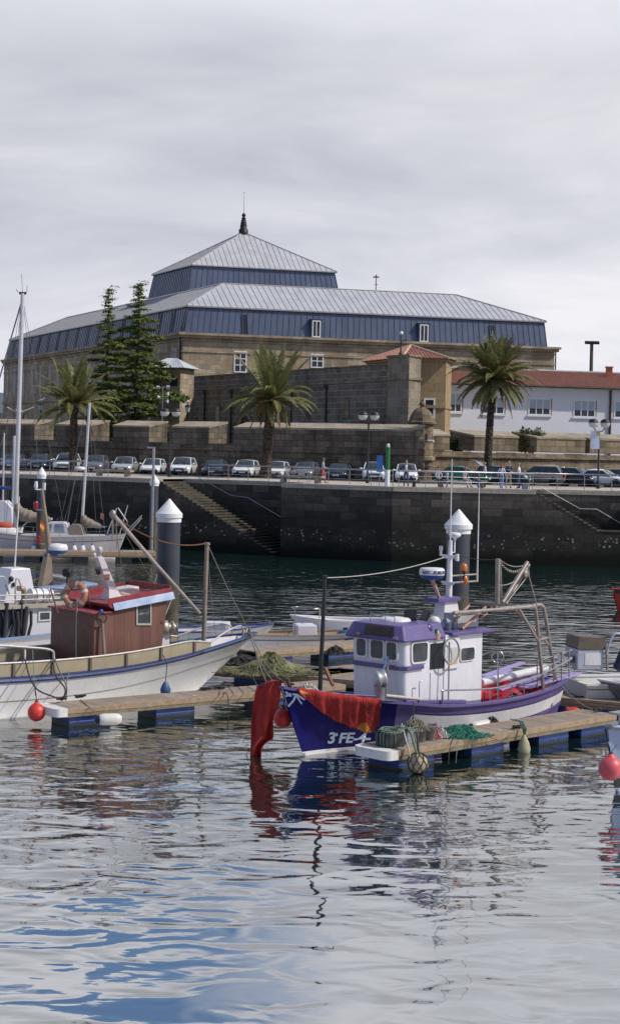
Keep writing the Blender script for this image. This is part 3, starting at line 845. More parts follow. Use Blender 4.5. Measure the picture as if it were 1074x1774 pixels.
# ================================================================ white barrack block with tiled roof
wb = thing('white_building', 'long white rendered building with terracotta roof and wide windows behind the battlements', 'building')
WA = at(776,666,163); WA.z = 0; WBp = at(1074,675,167); WD = WBp-WA; WD.z = 0; WD.normalize(); WN = V((WD.y,-WD.x,0)); WN = WN if WN.y < 0 else -WN
WL = 30; WZ = 13.95
g = MB(); g.obox(V((WA.x,WA.y,4)), WD*WL, -WN*9, V((0,0,WZ-4)))
M_REND = mat('white render', (.74,.76,.82), .85, 0, .05, .4, .25, (.55,.56,.6), streak=True)
g.build('wall', M_REND, wb)
g = MB(); g.obox(V((WA.x,WA.y,WZ-.9)), WD*WL, WN*.06, V((0,0,.06))); g.obox(V((WA.x,WA.y,WZ-.14)), WD*WL, WN*.62, V((0,0,.14))); g.build('eave_moulding', M_REND, wb)
g = MB(); a = V((WA.x,WA.y,WZ+.06))+WN*.8; b = a+WD*WL; rr_ = a+V((0,0,1.75))-WN*6.6
tile_face(g, [a, b, rr_+WD*WL, rr_], .33, .1)
g.poly([rr_+WD*WL, rr_, V((WA.x,WA.y,WZ))-WN*11, V((WA.x,WA.y,WZ))-WN*11+WD*WL])
rf = g.build('roof', M_TILE, wb)
g = MB(); g.tube([rr_+V((0,0,.06)), rr_+WD*WL+V((0,0,.06))], .14, 6); g.build('ridge', mat('ridge lead', (.35,.36,.4), .6), rf)
g = MB(); g.tube([a+V((0,0,-.08))+WN*.06, b+V((0,0,-.08))+WN*.06], .1, 7); g.build('gutter', M_PIPE, wb)
g = MB(); cc = rr_+WD*18.3+WN*2; g.box(cc+V((0,0,-.1)), (.6,.6,1.2)); g.box(cc+V((0,0,.55)), (.75,.75,.12)); g.build('chimney', mat('chimney brick', (.35,.12,.08), .9), rf)
def whit(px,py):
    d = at(px,py,1.0)-V((0,0,ZC)); t = WA.dot(WN)/d.dot(WN); return V((0,0,ZC))+d*t
for (x0,x1,y0,y1,n) in ((777,799,714,680,2),(834,872.5,717,686.5,3),(914,952.5,719,689.5,3),(992,1030,722.5,692.5,3),(1062.5,1100,724,694.5,3)):
    a = whit(x0,y0); b = whit(x1,y0); c_ = whit(x0,y1)
    f = window(wb, a, WD, WN, (b-a).dot(WD), c_.z-a.z, n, 1, .12, .06, blind=.62)
    g = MB(); g.obox(a-WD*.15-V((0,0,.14))+WN*.003, WD*((b-a).dot(WD)+.3), WN*.14, V((0,0,.13))); g.build('sill', M_REND, f)
    g = MB(); g.obox(a+WD*((b-a).dot(WD)+.02)-V((0,0,.0))+WN*.003, WD*.12, WN*.05, V((0,0,c_.z-a.z))); g.build('reveal', M_SAND, f)
o = whit(1056,700); g = MB(); g.tube([V((o.x,o.y,5))+WN*.12, V((o.x,o.y,WZ-.1))+WN*.12], .12, 7); g.build('downpipe', mat('brown downpipe', (.07,.045,.04), .6), wb)
o = whit(785,752); o.z = 5
g = MB(); g.obox(o+WN*.005, WD*1.0, WN*.03, V((0,0,3.9))); g.build('door', M_SLIT, wb)

# ================================================================ small hut behind the cedar
ht = thing('small_hut', 'small stone hut with white metal roof between the cedar and the barracks', 'hut')
a = at(262,690,181); b = at(312,690,180); zt = at(312,637,180).z
d = (b-a).normalized(); d.z = 0; n = V((d.y,-d.x,0)); n = n if n.y < 0 else -n; L_ = (b-a).length
g = MB(); g.obox(V((a.x,a.y,5)), d*L_, -n*4, V((0,0,zt-5))); g.build('wall', M_SAND, ht)
g = MB(); e0 = V((a.x,a.y,zt))-d*.6+n*.6; 
g.add([e0, e0+d*(L_+1.2), e0+d*(L_-.6)-n*2.6+V((0,0,1.1)), e0+d*1.6-n*2.6+V((0,0,1.1)), e0+d*(L_+1.2)-n*5.2, e0-n*5.2],[(0,1,2,3),(1,4,2),(4,5,3,2),(5,0,3)],0,False)
for i in range(13): g.bar(e0+d*(L_+1.2)*i/12, e0+d*(1.6+(L_-2.2)*i/12)-n*2.6+V((0,0,1.12)), .06, .05, 0)
g.build('roof', mat('white sheet metal', (.62,.63,.66), .4, .2), ht)
g = MB(); o = V((b.x,b.y,zt-2.0))-d*1.1+n*.005; g.obox(o, d*.8, n*.03, V((0,0,1.0))); g.build('window', M_SLIT, ht)
# ================================================================ battlements
def line_hit(o, n, px):
    u, v = unroll(px, PY); d = V((u/FOC, 1, 0)); t = (o.dot(n))/d.dot(n); p = d*t; p.z = 0; return p
def merlon(parent, a, b, n, z0, z1, z2, th, sl=0, sr=0, lmat=0):
    """block from a to b (front foot), n = outward; splayed sides, weathered sloping cap"""
    d = (b-a).normalized(); A0, B0_ = V((a.x,a.y,z0)), V((b.x,b.y,z0))
    A1, B1 = A0-n*th-d*sl, B0_-n*th+d*sr
    up = V((0,0,1)); F = z1-z0; K = z2-z0
    g = MB()
    c = .16
    g.add([A0,B0_,B1,A1, A0+up*(F-c),B0_+up*(F-c),B1+up*(K-c),A1+up*(K-c)], [(0,1,5,4),(1,2,6,5),(2,3,7,6),(3,0,4,7)], 0, False)
    o = .05
    q = [A0+n*o-d*o, B0_+n*o+d*o, B1+d*o-n*o, A1-d*o-n*o]; hs = [F,F,K,K]
    vs = [p+up*(h-c) for p, h in zip(q,hs)] + [p+up*(h+RND.uniform(-.02,.02)) for p, h in zip(q,hs)]
    g.add(vs, [(0,3,2,1),(4,5,6,7),(0,1,5,4),(1,2,6,5),(2,3,7,6),(3,0,4,7)], 1, False)
    return g.build('merlon', [M_FORT if lmat == 0 else M_FORTR, M_CAP], parent)
W0 = at(240,737,147); W0.z = 0
FD = -DL.copy(); FN = V((FD.y,-FD.x,0)); FN = FN if FN.y < 0 else -FN
bw = thing('battlement_wall', 'long dark crenellated fort wall behind the parked cars on the left', 'wall')
WS = line_hit(W0, FN, -160); WE = line_hit(W0, FN, 712)
ZS, ZF, ZB = 7.62, 9.05, 9.5
g = MB(); g.obox(V((WS.x,WS.y,4)), WE-WS, -FN*2.6, V((0,0,2.95))); g.obox(V((WS.x,WS.y,7.2)), WE-WS, -FN*2.6, V((0,0,ZS-7.2)))
g.build('wall', M_FORT, bw)
g = MB(); g.obox(V((WS.x,WS.y,6.95))+FN*.16, WE-WS, -FN*2.7, V((0,0,.26))); g.build('string_course', M_FORT, bw, bevel=.06)
for x0, x1 in ((-60,60),(97,157),(196,258),(298,362),(405,712)):
    merlon(bw, line_hit(W0,FN,x0), line_hit(W0,FN,x1), FN, ZS, ZF, ZB, 2.35, .15 if x0 > 0 else 0, .35 if x1 < 700 else 0)
V0 = at(735,750,140.5); V0.z = 0; V1 = at(1074,750,151); V1.z = 0
VD = (V1-V0).normalized(); VN = V((VD.y,-VD.x,0))
bw2 = thing('battlement_wall', 'brownish crenellated fort wall in front of the white building on the right', 'wall')
VE = line_hit(V0, VN, 1250); VS = line_hit(V0,VN,700)
ZS2, ZF2, ZB2 = 7.32, 8.8, 9.25
g = MB(); g.obox(V((VS.x,VS.y,4)), VE-VS, -VN*2.8, V((0,0,2.85))); g.obox(V((VS.x,VS.y,7.05)), VE-VS, -VN*2.8, V((0,0,ZS2-7.05)))
g.build('wall', M_FORTR, bw2)
g = MB(); g.obox(V((VS.x,VS.y,6.85))+VN*.2, VE-VS, -VN*2.9, V((0,0,.2))); g.build('string_course', M_FORTR, bw2, bevel=.06)
g = MB()
for x0,x1 in ((787,820),(894,928),(1012,1020)):
    a, b = line_hit(V0,VN,x0), line_hit(V0,VN,x1); g.obox(V((a.x,a.y,ZS2+.004))-VN*.3, b-a, -VN*2.7, V((0,0,.05)))
g.build('sill', M_CAP, bw2)
for x0, x1 in ((740,778),(821,897),(929,1013),(1021,1110),(1130,1200)):
    merlon(bw2, line_hit(V0,VN,x0), line_hit(V0,VN,x1), VN, ZS2+.14, ZF2, ZB2, 2.6, .75 if x0 > 800 else 0, .7, 1)

# sentry box
sb_ = thing('sentry_box', 'small domed octagonal stone sentry box on the bastion corner', 'sentry box')
c = at(729.5,760,138.6); zb = 7.0
g = MB(); g.lathe([(.35,5.2),(.55,5.5),(.6,5.75),(.9,6.1),(.95,6.35),(1.18,6.6),(1.2,6.85),(1.02,6.9)], (c.x,c.y,0), 8, smooth=False); g.build('corbel', M_FORTR, sb_)
g = MB(); g.lathe([(.99,6.88),(.97,9.5),(1.22,9.58),(1.25,9.75),(1.08,9.82)], (c.x,c.y,0), 8, smooth=False); bd = g.build('body', M_FORTR, sb_)
g = MB()
for k in (5,6,7):
    q = math.pi*2*(k+.5)/8; n = V((math.cos(q),math.sin(q),0)); t = V((-n.y,n.x,0)); o = V((c.x,c.y,8.1))+n*.915-t*.09
    g.obox(o, t*.18, n*.01, V((0,0,.7)))
g.build('loophole', M_SLIT, bd)
g = MB(); pr = [(1.08,9.8),(1.02,10.05),(.9,10.35),(.72,10.62),(.5,10.82),(.25,10.93),(.2,10.98)]
g.lathe(pr, (c.x,c.y,0), 8, smooth=False); g.lathe([(.1,10.95),(.12,11.05),(.22,11.15),(.24,11.28),(.14,11.42),(.02,11.46)], (c.x,c.y,0), 8); g.build('dome', M_FORTR, sb_)

# ================================================================ vegetation
def leafmat(name, c1, c2, c3, sc=3, rough=.6):
    m, nt, b = newmat(name); L = nt.links; co = coord(nt)
    c = mixc(nt, ramp(nt, noise(nt,sc,3,co,.7), [(.35,0),(.65,1)]), c1, c2)
    c = mixc(nt, ramp(nt, noise(nt,sc*.35,4,co), [(.52,0),(.68,1)]), c, c3)
    L.new(c, b.inputs['Base Color']); b.inputs['Roughness'].default_value = rough; b.inputs['Specular IOR Level'].default_value = .35
    tr = N(nt,'ShaderNodeBsdfTranslucent'); L.new(c, tr.inputs[0]); mx = N(nt,'ShaderNodeMixShader'); mx.inputs[0].default_value = .32
    L.new(b.outputs[0], mx.inputs[1]); L.new(tr.outputs[0], mx.inputs[2])
    L.new(mx.outputs[0], nt.nodes['Material Output'].inputs['Surface'])
    return m
M_PALM = leafmat('palm leaflets', (.125,.145,.05), (.24,.245,.095), (.31,.27,.13))
M_PALMD = mat('dry palm fronds', (.19,.12,.05), .8, 0, .3, 3)
M_CEDAR = leafmat('cedar needles', (.095,.135,.036), (.19,.235,.065), (.25,.28,.09), 1.2)
M_BUSH = leafmat('shrub leaves', (.035,.065,.018), (.09,.12,.04), (.13,.14,.05), 3)
M_BARK = mat('conifer bark', (.07,.05,.038), .95, 0, .3, 4, bump=.8, bs=12)
def palmbark():
    m, nt, b = newmat('palm bark'); L = nt.links; co = coord(nt)
    w = N(nt,'ShaderNodeTexVoronoi'); L.new(mapped(nt, co, (6,6,5)), w.inputs[0]); w.inputs['Scale'].default_value = 1
    c = mixc(nt, ramp(nt, w.outputs['Distance'], [(.15,0),(.6,1)]), (.13,.09,.065), (.03,.022,.017))
    c = mixc(nt, ramp(nt, noise(nt,.8,4,co), [(.55,0),(.7,.5)]), c, (.10,.11,.03))
    L.new(c, b.inputs['Base Color']); b.inputs['Roughness'].default_value = .95
    L.new(bumpn(nt, w.outputs['Distance'], .9, .08), b.inputs['Normal']); return m
M_PBARK = palmbark()
def frond(mb, base, az, el, ln, droop, r, wid=.62, n=34):
    d = V((math.cos(az)*math.cos(el), math.sin(az)*math.cos(el), math.sin(el)))
    side = V((-math.sin(az), math.cos(az), 0)); p = V(base); st = ln/n; pts = [V(p)]; dirs = [d.copy()]
    tw = r.uniform(-.25,.25)
    for i in range(n):
        k = (i+1)/n
        d = (d + V((0,0,-droop*(.25+2.0*k)/n)) + side*tw/n*1.2).normalized(); p = p+d*st; pts.append(V(p)); dirs.append(d.copy())
    mb.tube(pts[::2], [.045*(1-i/(n/2+1))+.008 for i in range(len(pts[::2]))], 4, 1, smooth=False)
    for i in range(3, n+1):
        k = i/n; L_ = wid*(math.sin(math.pi*min(1,.18+.86*k))**.6)*r.uniform(.85,1.1)
        if L_ < .08: L_ = .08
        t = dirs[i]; up = side.cross(t).normalized()
        if up.z < 0 and abs(t.z) < .9: up = -up
        for s in (-1,1):
            for q in (0,.5):
                o = pts[i]-t*st*q
                dr = (side*s*.8+t*.62+up*r.uniform(.02,.34)).normalized()
                dr2 = (dr+V((r.uniform(-.15,.15),r.uniform(-.15,.15),-.75))).normalized()
                wv = t*.04
                a, b_, c_ = o, o+dr*L_*.55, o+dr*L_*.55+dr2*L_*.5
                mb.add([a-wv,a+wv,b_+wv*1.2,b_-wv*1.2,c_], [(0,1,2,3),(3,2,4)], 0, False)
def palm(name, label, base, h, r0, crown, seed, lean=(0,0), dry=0):
    r = random.Random(seed); t = thing(name, label, 'palm tree', base, group='palm trees along the car park')
    g = MB(); k = 26; rows = []
    pr = []
    def path(z): return V((lean[0]*(z/h)**2, lean[1]*(z/h)**2, z))
    pts = [path(h*i/k) for i in range(k+1)]
    rs = [r0*(1.25 if i == 0 else 1.08 if i == 1 else 1)*(1-.22*(i/k))*(1+.07*(i % 2)) for i in range(k+1)]
    rs[-1] *= 1.25; rs[-2] *= 1.35; rs[-3] *= 1.25
    g.tube(pts, rs, 14, 0)
    for i in range(150):                # old leaf bases standing off the trunk
        z = h*r.uniform(.1,1); q = r.uniform(0,6.28); p = path(z); rr = r0*(1-.2*z/h)
        n = V((math.cos(q),math.sin(q),0)); tt = V((-n.y,n.x,0))
        g.add([p+n*rr*.92-tt*.07, p+n*rr*.92+tt*.07, p+n*(rr+.07)+V((0,0,.11))], [(0,1,2)], 0, False)
    g.build('trunk', M_PBARK, t)
    top = path(h); g = MB()
    for (cnt, e0, e1, l0, l1, dr0, dr1, w_) in crown:
        for i in range(cnt):
            az = 2*math.pi*(i+r.uniform(-.3,.3))/cnt + e0*7
            e = rad(r.uniform(e0,e1)); L_ = r.uniform(l0,l1)
            frond(g, top+V((math.cos(az)*.15,math.sin(az)*.15,r.uniform(-.25,.2))), az, e, L_, r.uniform(dr0,dr1), r, w_)
    g.build('crown', [M_PALM, M_PALMD], t)
    if dry:
        g = MB()
        for i in range(dry):
            az = r.uniform(0,6.28); frond(g, top+V((math.cos(az)*.2,math.sin(az)*.2,-.3)), az, rad(-35), r.uniform(2.2,3.4), 1.6, r, .3, 16)
        g.build('dry_fronds', [M_PALMD, M_PALMD], t)
    return t
b1 = at(127,800,141); b1.z = zr
palm('palm_tree', 'leftmost palm with arching crown behind the white sport utility car', b1, at(127,703,141).z-zr, .37,
     [(13,48,86,4.0,4.7,.25,.6,.6),(17,18,46,3.9,4.6,.6,1.1,.6),(14,-8,18,3.4,4.2,.7,1.2,.55)], 3, dry=3)
b2 = at(461,823,131); b2.z = zr
palm('palm_tree', 'middle palm with upright plume above drooping skirt beside the rampart arch', b2, at(466,694,131).z-zr, .41,
     [(13,50,86,4.5,5.3,.2,.5,.62),(26,12,34,3.6,4.5,.8,1.25,.6),(10,-25,5,2.6,3.6,1.0,1.5,.5)], 8, lean=(.25,0), dry=7)
b3 = at(844,826,132.5); b3.z = zr
palm('palm_tree', 'tall round crowned palm standing in front of the white building', b3, at(851,657,132.5).z-zr, .32,
     [(22,45,85,3.5,4.1,.35,.8,.62),(28,10,48,3.5,4.1,.6,1.15,.62),(22,-22,10,3.2,3.8,.7,1.2,.55)], 21, lean=(.3,0), dry=4)

def cedar(label, base, h, spread, seed, nb, bare=.12, hook=1):
    r = random.Random(seed); t = thing('cedar_tree', label, 'conifer', base, group='conifers behind the battlement')
    g = MB(); pts = [V((.10*math.sin(i*.7), .1*math.cos(i*.9), h*i/14)) for i in range(15)]
    pts += [pts[-1]+V((.35*hook,0,.30)), pts[-1]+V((.85*hook,0,.25))]
    rs = [max(.03,.36*(1-i/14.5)) for i in range(15)]+[.03,.015]
    g.tube(pts, rs, 9, 0)
    cr = MB()
    def tuft(p, d, L_, flat=.25, n=16, s=.42):
        for _ in range(n):
            k = r.random(); q = p+d*(k*L_)+V((r.gauss(0,.22),r.gauss(0,.22),r.gauss(0,.06)))
            a = r.uniform(0,6.28); e = V((math.cos(a),math.sin(a),r.uniform(-.8,.4))).normalized(); f = V((-math.sin(a),math.cos(a),r.uniform(-1.1,1.1))).normalized()
            sz = s*r.uniform(.7,1.5)
            cr.add([q-f*sz*.16, q+e*sz*.5-f*sz*.30, q+e*sz, q+e*sz*.5+f*sz*.30], [(0,1,2,3)], 0, False)
    for i in range(nb):
        k = (i+.5)/nb; z = h*(bare+(1-bare)*k**1.05); az = i*2.4+r.uniform(-.3,.3)
        L_ = spread*(max(.02,1-z/h)**.78)*r.uniform(.5,1.12)
        if z > .82*h: L_ = max(.3, L_*.55)
        el = r.uniform(-.12,.18)+.12*k
        d = V((math.cos(az)*math.cos(el),math.sin(az)*math.cos(el),math.sin(el)))
        p0 = V((0,0,z)); m = 9; bp = [p0+d*(L_*j/m)+V((0,0,-.11*L_*(j/m)**2+.02*L_*math.sin(j*1.3))) for j in range(m+1)]
        g.tube(bp, [max(.012,.075*(1-k*.7)*(1-j/(m+.5))) for j in range(m+1)], 5, 0)
        for j in range(1, m+1):
            f = j/m; w_ = (.15+.85*math.sin(math.pi*min(1,f*.85+.1)))*L_*.28
            sd_ = V((-d.y,d.x,0)).normalized()
            for s in (-1,1):
                dd = (sd_*s+d*.6+V((0,0,-.12))).normalized()
                tuft(bp[j], dd, w_, n=int(6+17*f) if L_ > 1.4 else 4, s=min(.42,.2+.06*L_))
            tuft(bp[j], d, .4, n=4, s=min(.42,.2+.06*L_))
    for j in range(10): tuft(V((0,0,h*(.9+.01*j))), V((r.uniform(-1,1),r.uniform(-1,1),.2)).normalized(), .35, n=5, s=.22)
    for p in pts[-3:]: tuft(p, V((hook,0,0)), .3, n=8, s=.2)
    g.build('trunk', M_BARK, t); cr.build('crown', M_CEDAR, t)
    return t
c1 = at(236,740,177); c1.z = zg
cedar('larger dark green cedar with layered boughs and curled tip', c1, at(243,492,177).z-zg, 7.2, 5, 74, .07)
c2 = at(184,740,186); c2.z = zg
cedar('slimmer cedar just left of the larger one', c2, at(196,500,186).z-zg, 4.2, 9, 54, .10)

def shrub(name, label, c, rx, ry, rz_, n, seed, group=None, spiky=0):
    r = random.Random(seed); t = thing(name, label, 'shrub', c, group=group)
    g = MB(); st = MB()
    blobs = [(V((r.uniform(-.6,.6)*rx, r.uniform(-.6,.6)*ry, rz_*r.uniform(.5,1.25))), r.uniform(.35,.62)) for _ in range(12)]
    for b, k in blobs: st.tube([V((b.x*.2,b.y*.2,0)), b*.6, b], [.05,.03,.015], 5)
    for _ in range(n):
        b, k = r.choice(blobs); q = V((r.gauss(0,1),r.gauss(0,1),r.gauss(0,1))).normalized()*(r.random()**.4)*k
        p = b+V((q.x*rx,q.y*ry,q.z*rz_)); 
        if p.z < .05: continue
        a = r.uniform(0,6.28); e = V((math.cos(a),math.sin(a),r.uniform(-.3,.9 if not spiky else 2.2))).normalized(); f = e.cross(V((r.uniform(-1,1),r.uniform(-1,1),1))).normalized()
        sz = r.uniform(.14,.3)*(1.4 if spiky else 1)
        g.add([p-f*sz*.2, p+e*sz*.5-f*sz*.26, p+e*sz, p+e*sz*.5+f*sz*.26],[(0,1,2,3)],0,False)
    st.build('stems', M_BARK, t); g.build('foliage', M_BUSH, t); return t
def below(px, D, z): p = at(px, 740, D); p.z = z; return p
shrub('shrub', 'spiky green shrub in the gap between two right hand merlons', below(920,148,7.2), 1.3,1.2,1.35, 2200, 4, spiky=1)
shrub('shrub', 'dark rounded bush in the gap beside the gate tower', below(795,144.5,7.0), 1.0,.9,1.1, 1200, 6)
shrub('shrub', 'flowering bush beside the lantern left of the leftmost palm', below(93,185,6.0), 1.9,1.5,2.6, 2000, 12)
shrub('shrub', 'low hedge like bush behind the leftmost palm trunk', below(153,183,5.6), 3.0,1.5,2.7, 2600, 14)
shrub('shrub', 'small shrub between the cedar and the lantern post', below(283,172,7.0), .9,.8,.9, 700, 15)

# ================================================================ lamps and poles
M_BLACK = mat('black iron', (.02,.02,.022), .5, .2)
M_GLOBE = mat('lamp globe glass', (.55,.57,.58), .25)
def twin_lamp(label, px, D, ztop):
    p = at(px,800,D); p.z = QZ
    t = thing('street_lamp', label, 'street lamp', p, group='twin globe lamps along the quay'); h = ztop-p.z
    g = MB(); g.lathe([(.14,0),(.14,.5),(.075,.6),(.06,h-.6)], n=10)
    g.tube([(-.42,0,h-.35),(-.2,0,h-.62),(0,0,h-.66),(.2,0,h-.62),(.42,0,h-.35)], .035, 6); g.build('pole', M_BLACK, t)
    for s in (-1,1):
        g = MB(); g.lathe([(.02,-.36),(.25,-.30),(.34,-.12),(.35,0)], (s*.42,0,h-.02), 14); f = g.build('lamp_globe', M_GLOBE, t)
        g = MB(); g.lathe([(.36,0),(.36,.03),(.28,.2),(.1,.28),(.02,.29)], (s*.42,0,h-.02), 14); g.build('lamp_cap', M_BLACK, f)
    return t
twin_lamp('twin globe street lamp in front of the white sporty car on the left', 294, 128, at(294,713,128).z)
twin_lamp('twin globe street lamp in front of the small white van, middle of the quay', 637, 121, at(637,719,121).z)
twin_lamp('twin globe street lamp at the right edge with a sign on its pole', 1036, 119, at(1036,732,119).z)
sg = thing('lamp_sign', 'small pale blue notice plate fixed to the right hand lamp pole', 'sign')
p = at(1030,762,118.9); g = MB(); g.box(p, (.62,.03,1.3)); g.build('plate', mat('pale blue plate', (.55,.62,.78), .5), sg)
g = MB(); g.box(p+V((.2,-.022,.45)), (.2,.01,.28)); g.build('sticker', mat('yellow sticker', (.55,.5,.05), .5), sg)
def lantern(label, px, D, ybase_z, ytop):
    p = at(px,730,D); p.z = ybase_z; h = at(px,ytop,D).z-ybase_z
    t = thing('lantern_post', label, 'lantern post', p, group='old lantern posts by the barracks')
    g = MB(); g.lathe([(.16,0),(.13,.5),(.07,.6),(.06,h-.85),(.12,h-.8)], n=8); g.build('pole', M_BLACK, t)
    g = MB(); g.lathe([(.16,h-.8),(.28,h-.3)], n=6, smooth=False); g.build('glass', mat('lantern glass', (.45,.52,.5), .2), t)
    g = MB(); g.lathe([(.33,h-.3),(.2,h-.12),(.06,h-.02),(.02,h+.05)], n=6, smooth=False); g.build('lamp_cap', M_BLACK, t)
    gl = thing('gull', label.replace('old lantern post', 'white gull perched on the lantern'), 'gull', p+V((0,0,h+.02)))
    g = MB()
    for x, r_, z in ():
        pass
    g.lathe([(.02,-.30),(.07,-.22),(.13,-.02),(.12,.12),(.06,.24)], (0,0,.22), 8, axis=(1,0,.35)); g.ball((.27,0,.40), .075, 8); g.lathe([(.03,0),(.005,.12)], (.33,0,.39), 6, axis=(1,0,-.1), mi=1)
    for s in (-1,1): g.tube([(0,s*.04,.1),(0,s*.04,0)], .012, 4, 1)
    g.build('body', [M_WHITE, mat('gull beak',(.5,.3,.05),.5)], gl)
lantern('old lantern post left of the flowering bush', 71, 180, 5.2, 697)
lantern('old lantern post right of the cedar', 325, 171, 5.2, 700)
lantern('old lantern post hidden in the cedar shade', 197, 182, 5.2, 703)
def pole(name, label, px, D, zb, ytop, heads, cat='pole', r_=.07):
    p = at(px,760,D); p.z = zb; h = at(px,ytop,D).z-zb; t = thing(name, label, cat, p)
    g = MB(); g.tube([(0,0,0),(0,0,h)], [r_,r_*.8], 8); g.build('pole', M_GALV, t)
    for (x, z, kind) in heads:
        g = MB()
        if kind == 'flood': g.box((x,-.1,h+z), (.32,.25,.26), rx=.4); g.bar((0,0,h+z),(x,0,h+z),.05)
        elif kind == 'horn': g.lathe([(.06,0),(.1,.12),(.2,.3)], (x*.4,0,h+z), 10, axis=(1 if x > 0 else -1,-.4,0))
        g.build('lamp_head', M_GLOBE, t)
pole('loudspeaker_pole', 'grey pole with horn loudspeakers beside the large cedar', 281, 168, 7.0, 669, [(.5,-.1,'flood'),(-.5,-.15,'flood'),(.7,-.75,'horn'),(-.6,-1.1,'horn'),(.6,-1.5,'horn')])
pole('flag_pole', 'thin bare grey pole behind the leftmost palm', 103, 182, 5.2, 690, [])
# high mast beyond the white building
p = at(1022,700,240); p.z = 5; h = at(1022,595,240).z-5
hm = thing('high_mast_light', 'tall floodlight mast above the white building roof', 'light mast', p)
g = MB(); g.tube([(0,0,0),(0,0,h)], [.34,.24], 10); g.build('mast', mat('weathered mast', (.10,.08,.06), .7), hm)
for s in (-1,-.35,.35,1):
    g = MB(); g.box((s*.75,-.3,h+.1-.0*abs(s)), (.55,.5,.3), rx=.5); g.bar((0,0,h-.15),(s*.75,-.2,h),.09); g.build('floodlight', M_BLACK, hm)
# green and white harbour light post, blue sign beside it
gp_ = thing('harbour_light_post', 'green and white light post standing on the quay corner', 'light post', (QB.x-.35,QB.y+.25,QZ))
g = MB(); g.tube([(0,0,0),(0,0,1.1)], .16, 12); g.build('white_base', M_WHITE, gp_)
g = MB(); g.tube([(0,0,1.1),(0,0,2.6)], .14, 12); g.lathe([(.18,2.53),(.18,2.61)], n=12); g.build('green_shaft', mat('harbour green', (.015,.16,.04), .4), gp_)
g = MB(); g.lathe([(.11,2.6),(.12,2.78),(.05,2.86)], n=10); g.build('lamp', M_GLOBE, gp_)
bs = thing('blue_sign', 'small blue notice board beside the green and white post', 'sign', (QB.x-.85,QB.y+.9,QZ))
g = MB(); g.box((0,0,1.5), (.42,.04,1.1)); g.build('board', mat('sign blue', (.03,.13,.42), .4), bs)
g = MB(); g.tube([(0,.05,0),(0,.05,2.0)], .03, 6); g.build('post', M_GALV, bs)
pc = thing('security_camera', 'white camera on an arm fixed to the sentry box', 'camera')
g = MB(); a = at(741,764,137.6); g.bar(a+V((-.9,.0,.1)), a, .05); g.build('arm', M_GALV, pc)
g = MB(); g.tube([a, at(751,764.5,137.4)], .1, 8); g.build('camera_body', M_WHITE, pc)
pd_ = thing('security_camera', 'pair of small lamps on the pier foot above the green post', 'camera')
a = at(680,757,146.5); g = MB(); g.tube([a, a+V((.5,-.6,-.4))], .05, 6); g.ball(a+V((0,-.1,.15)), .16, 8); g.ball(a+V((.45,-.6,-.5)), .2, 8, sc=(1,1,.6)); g.build('lamp_head', M_GALV, pd_)
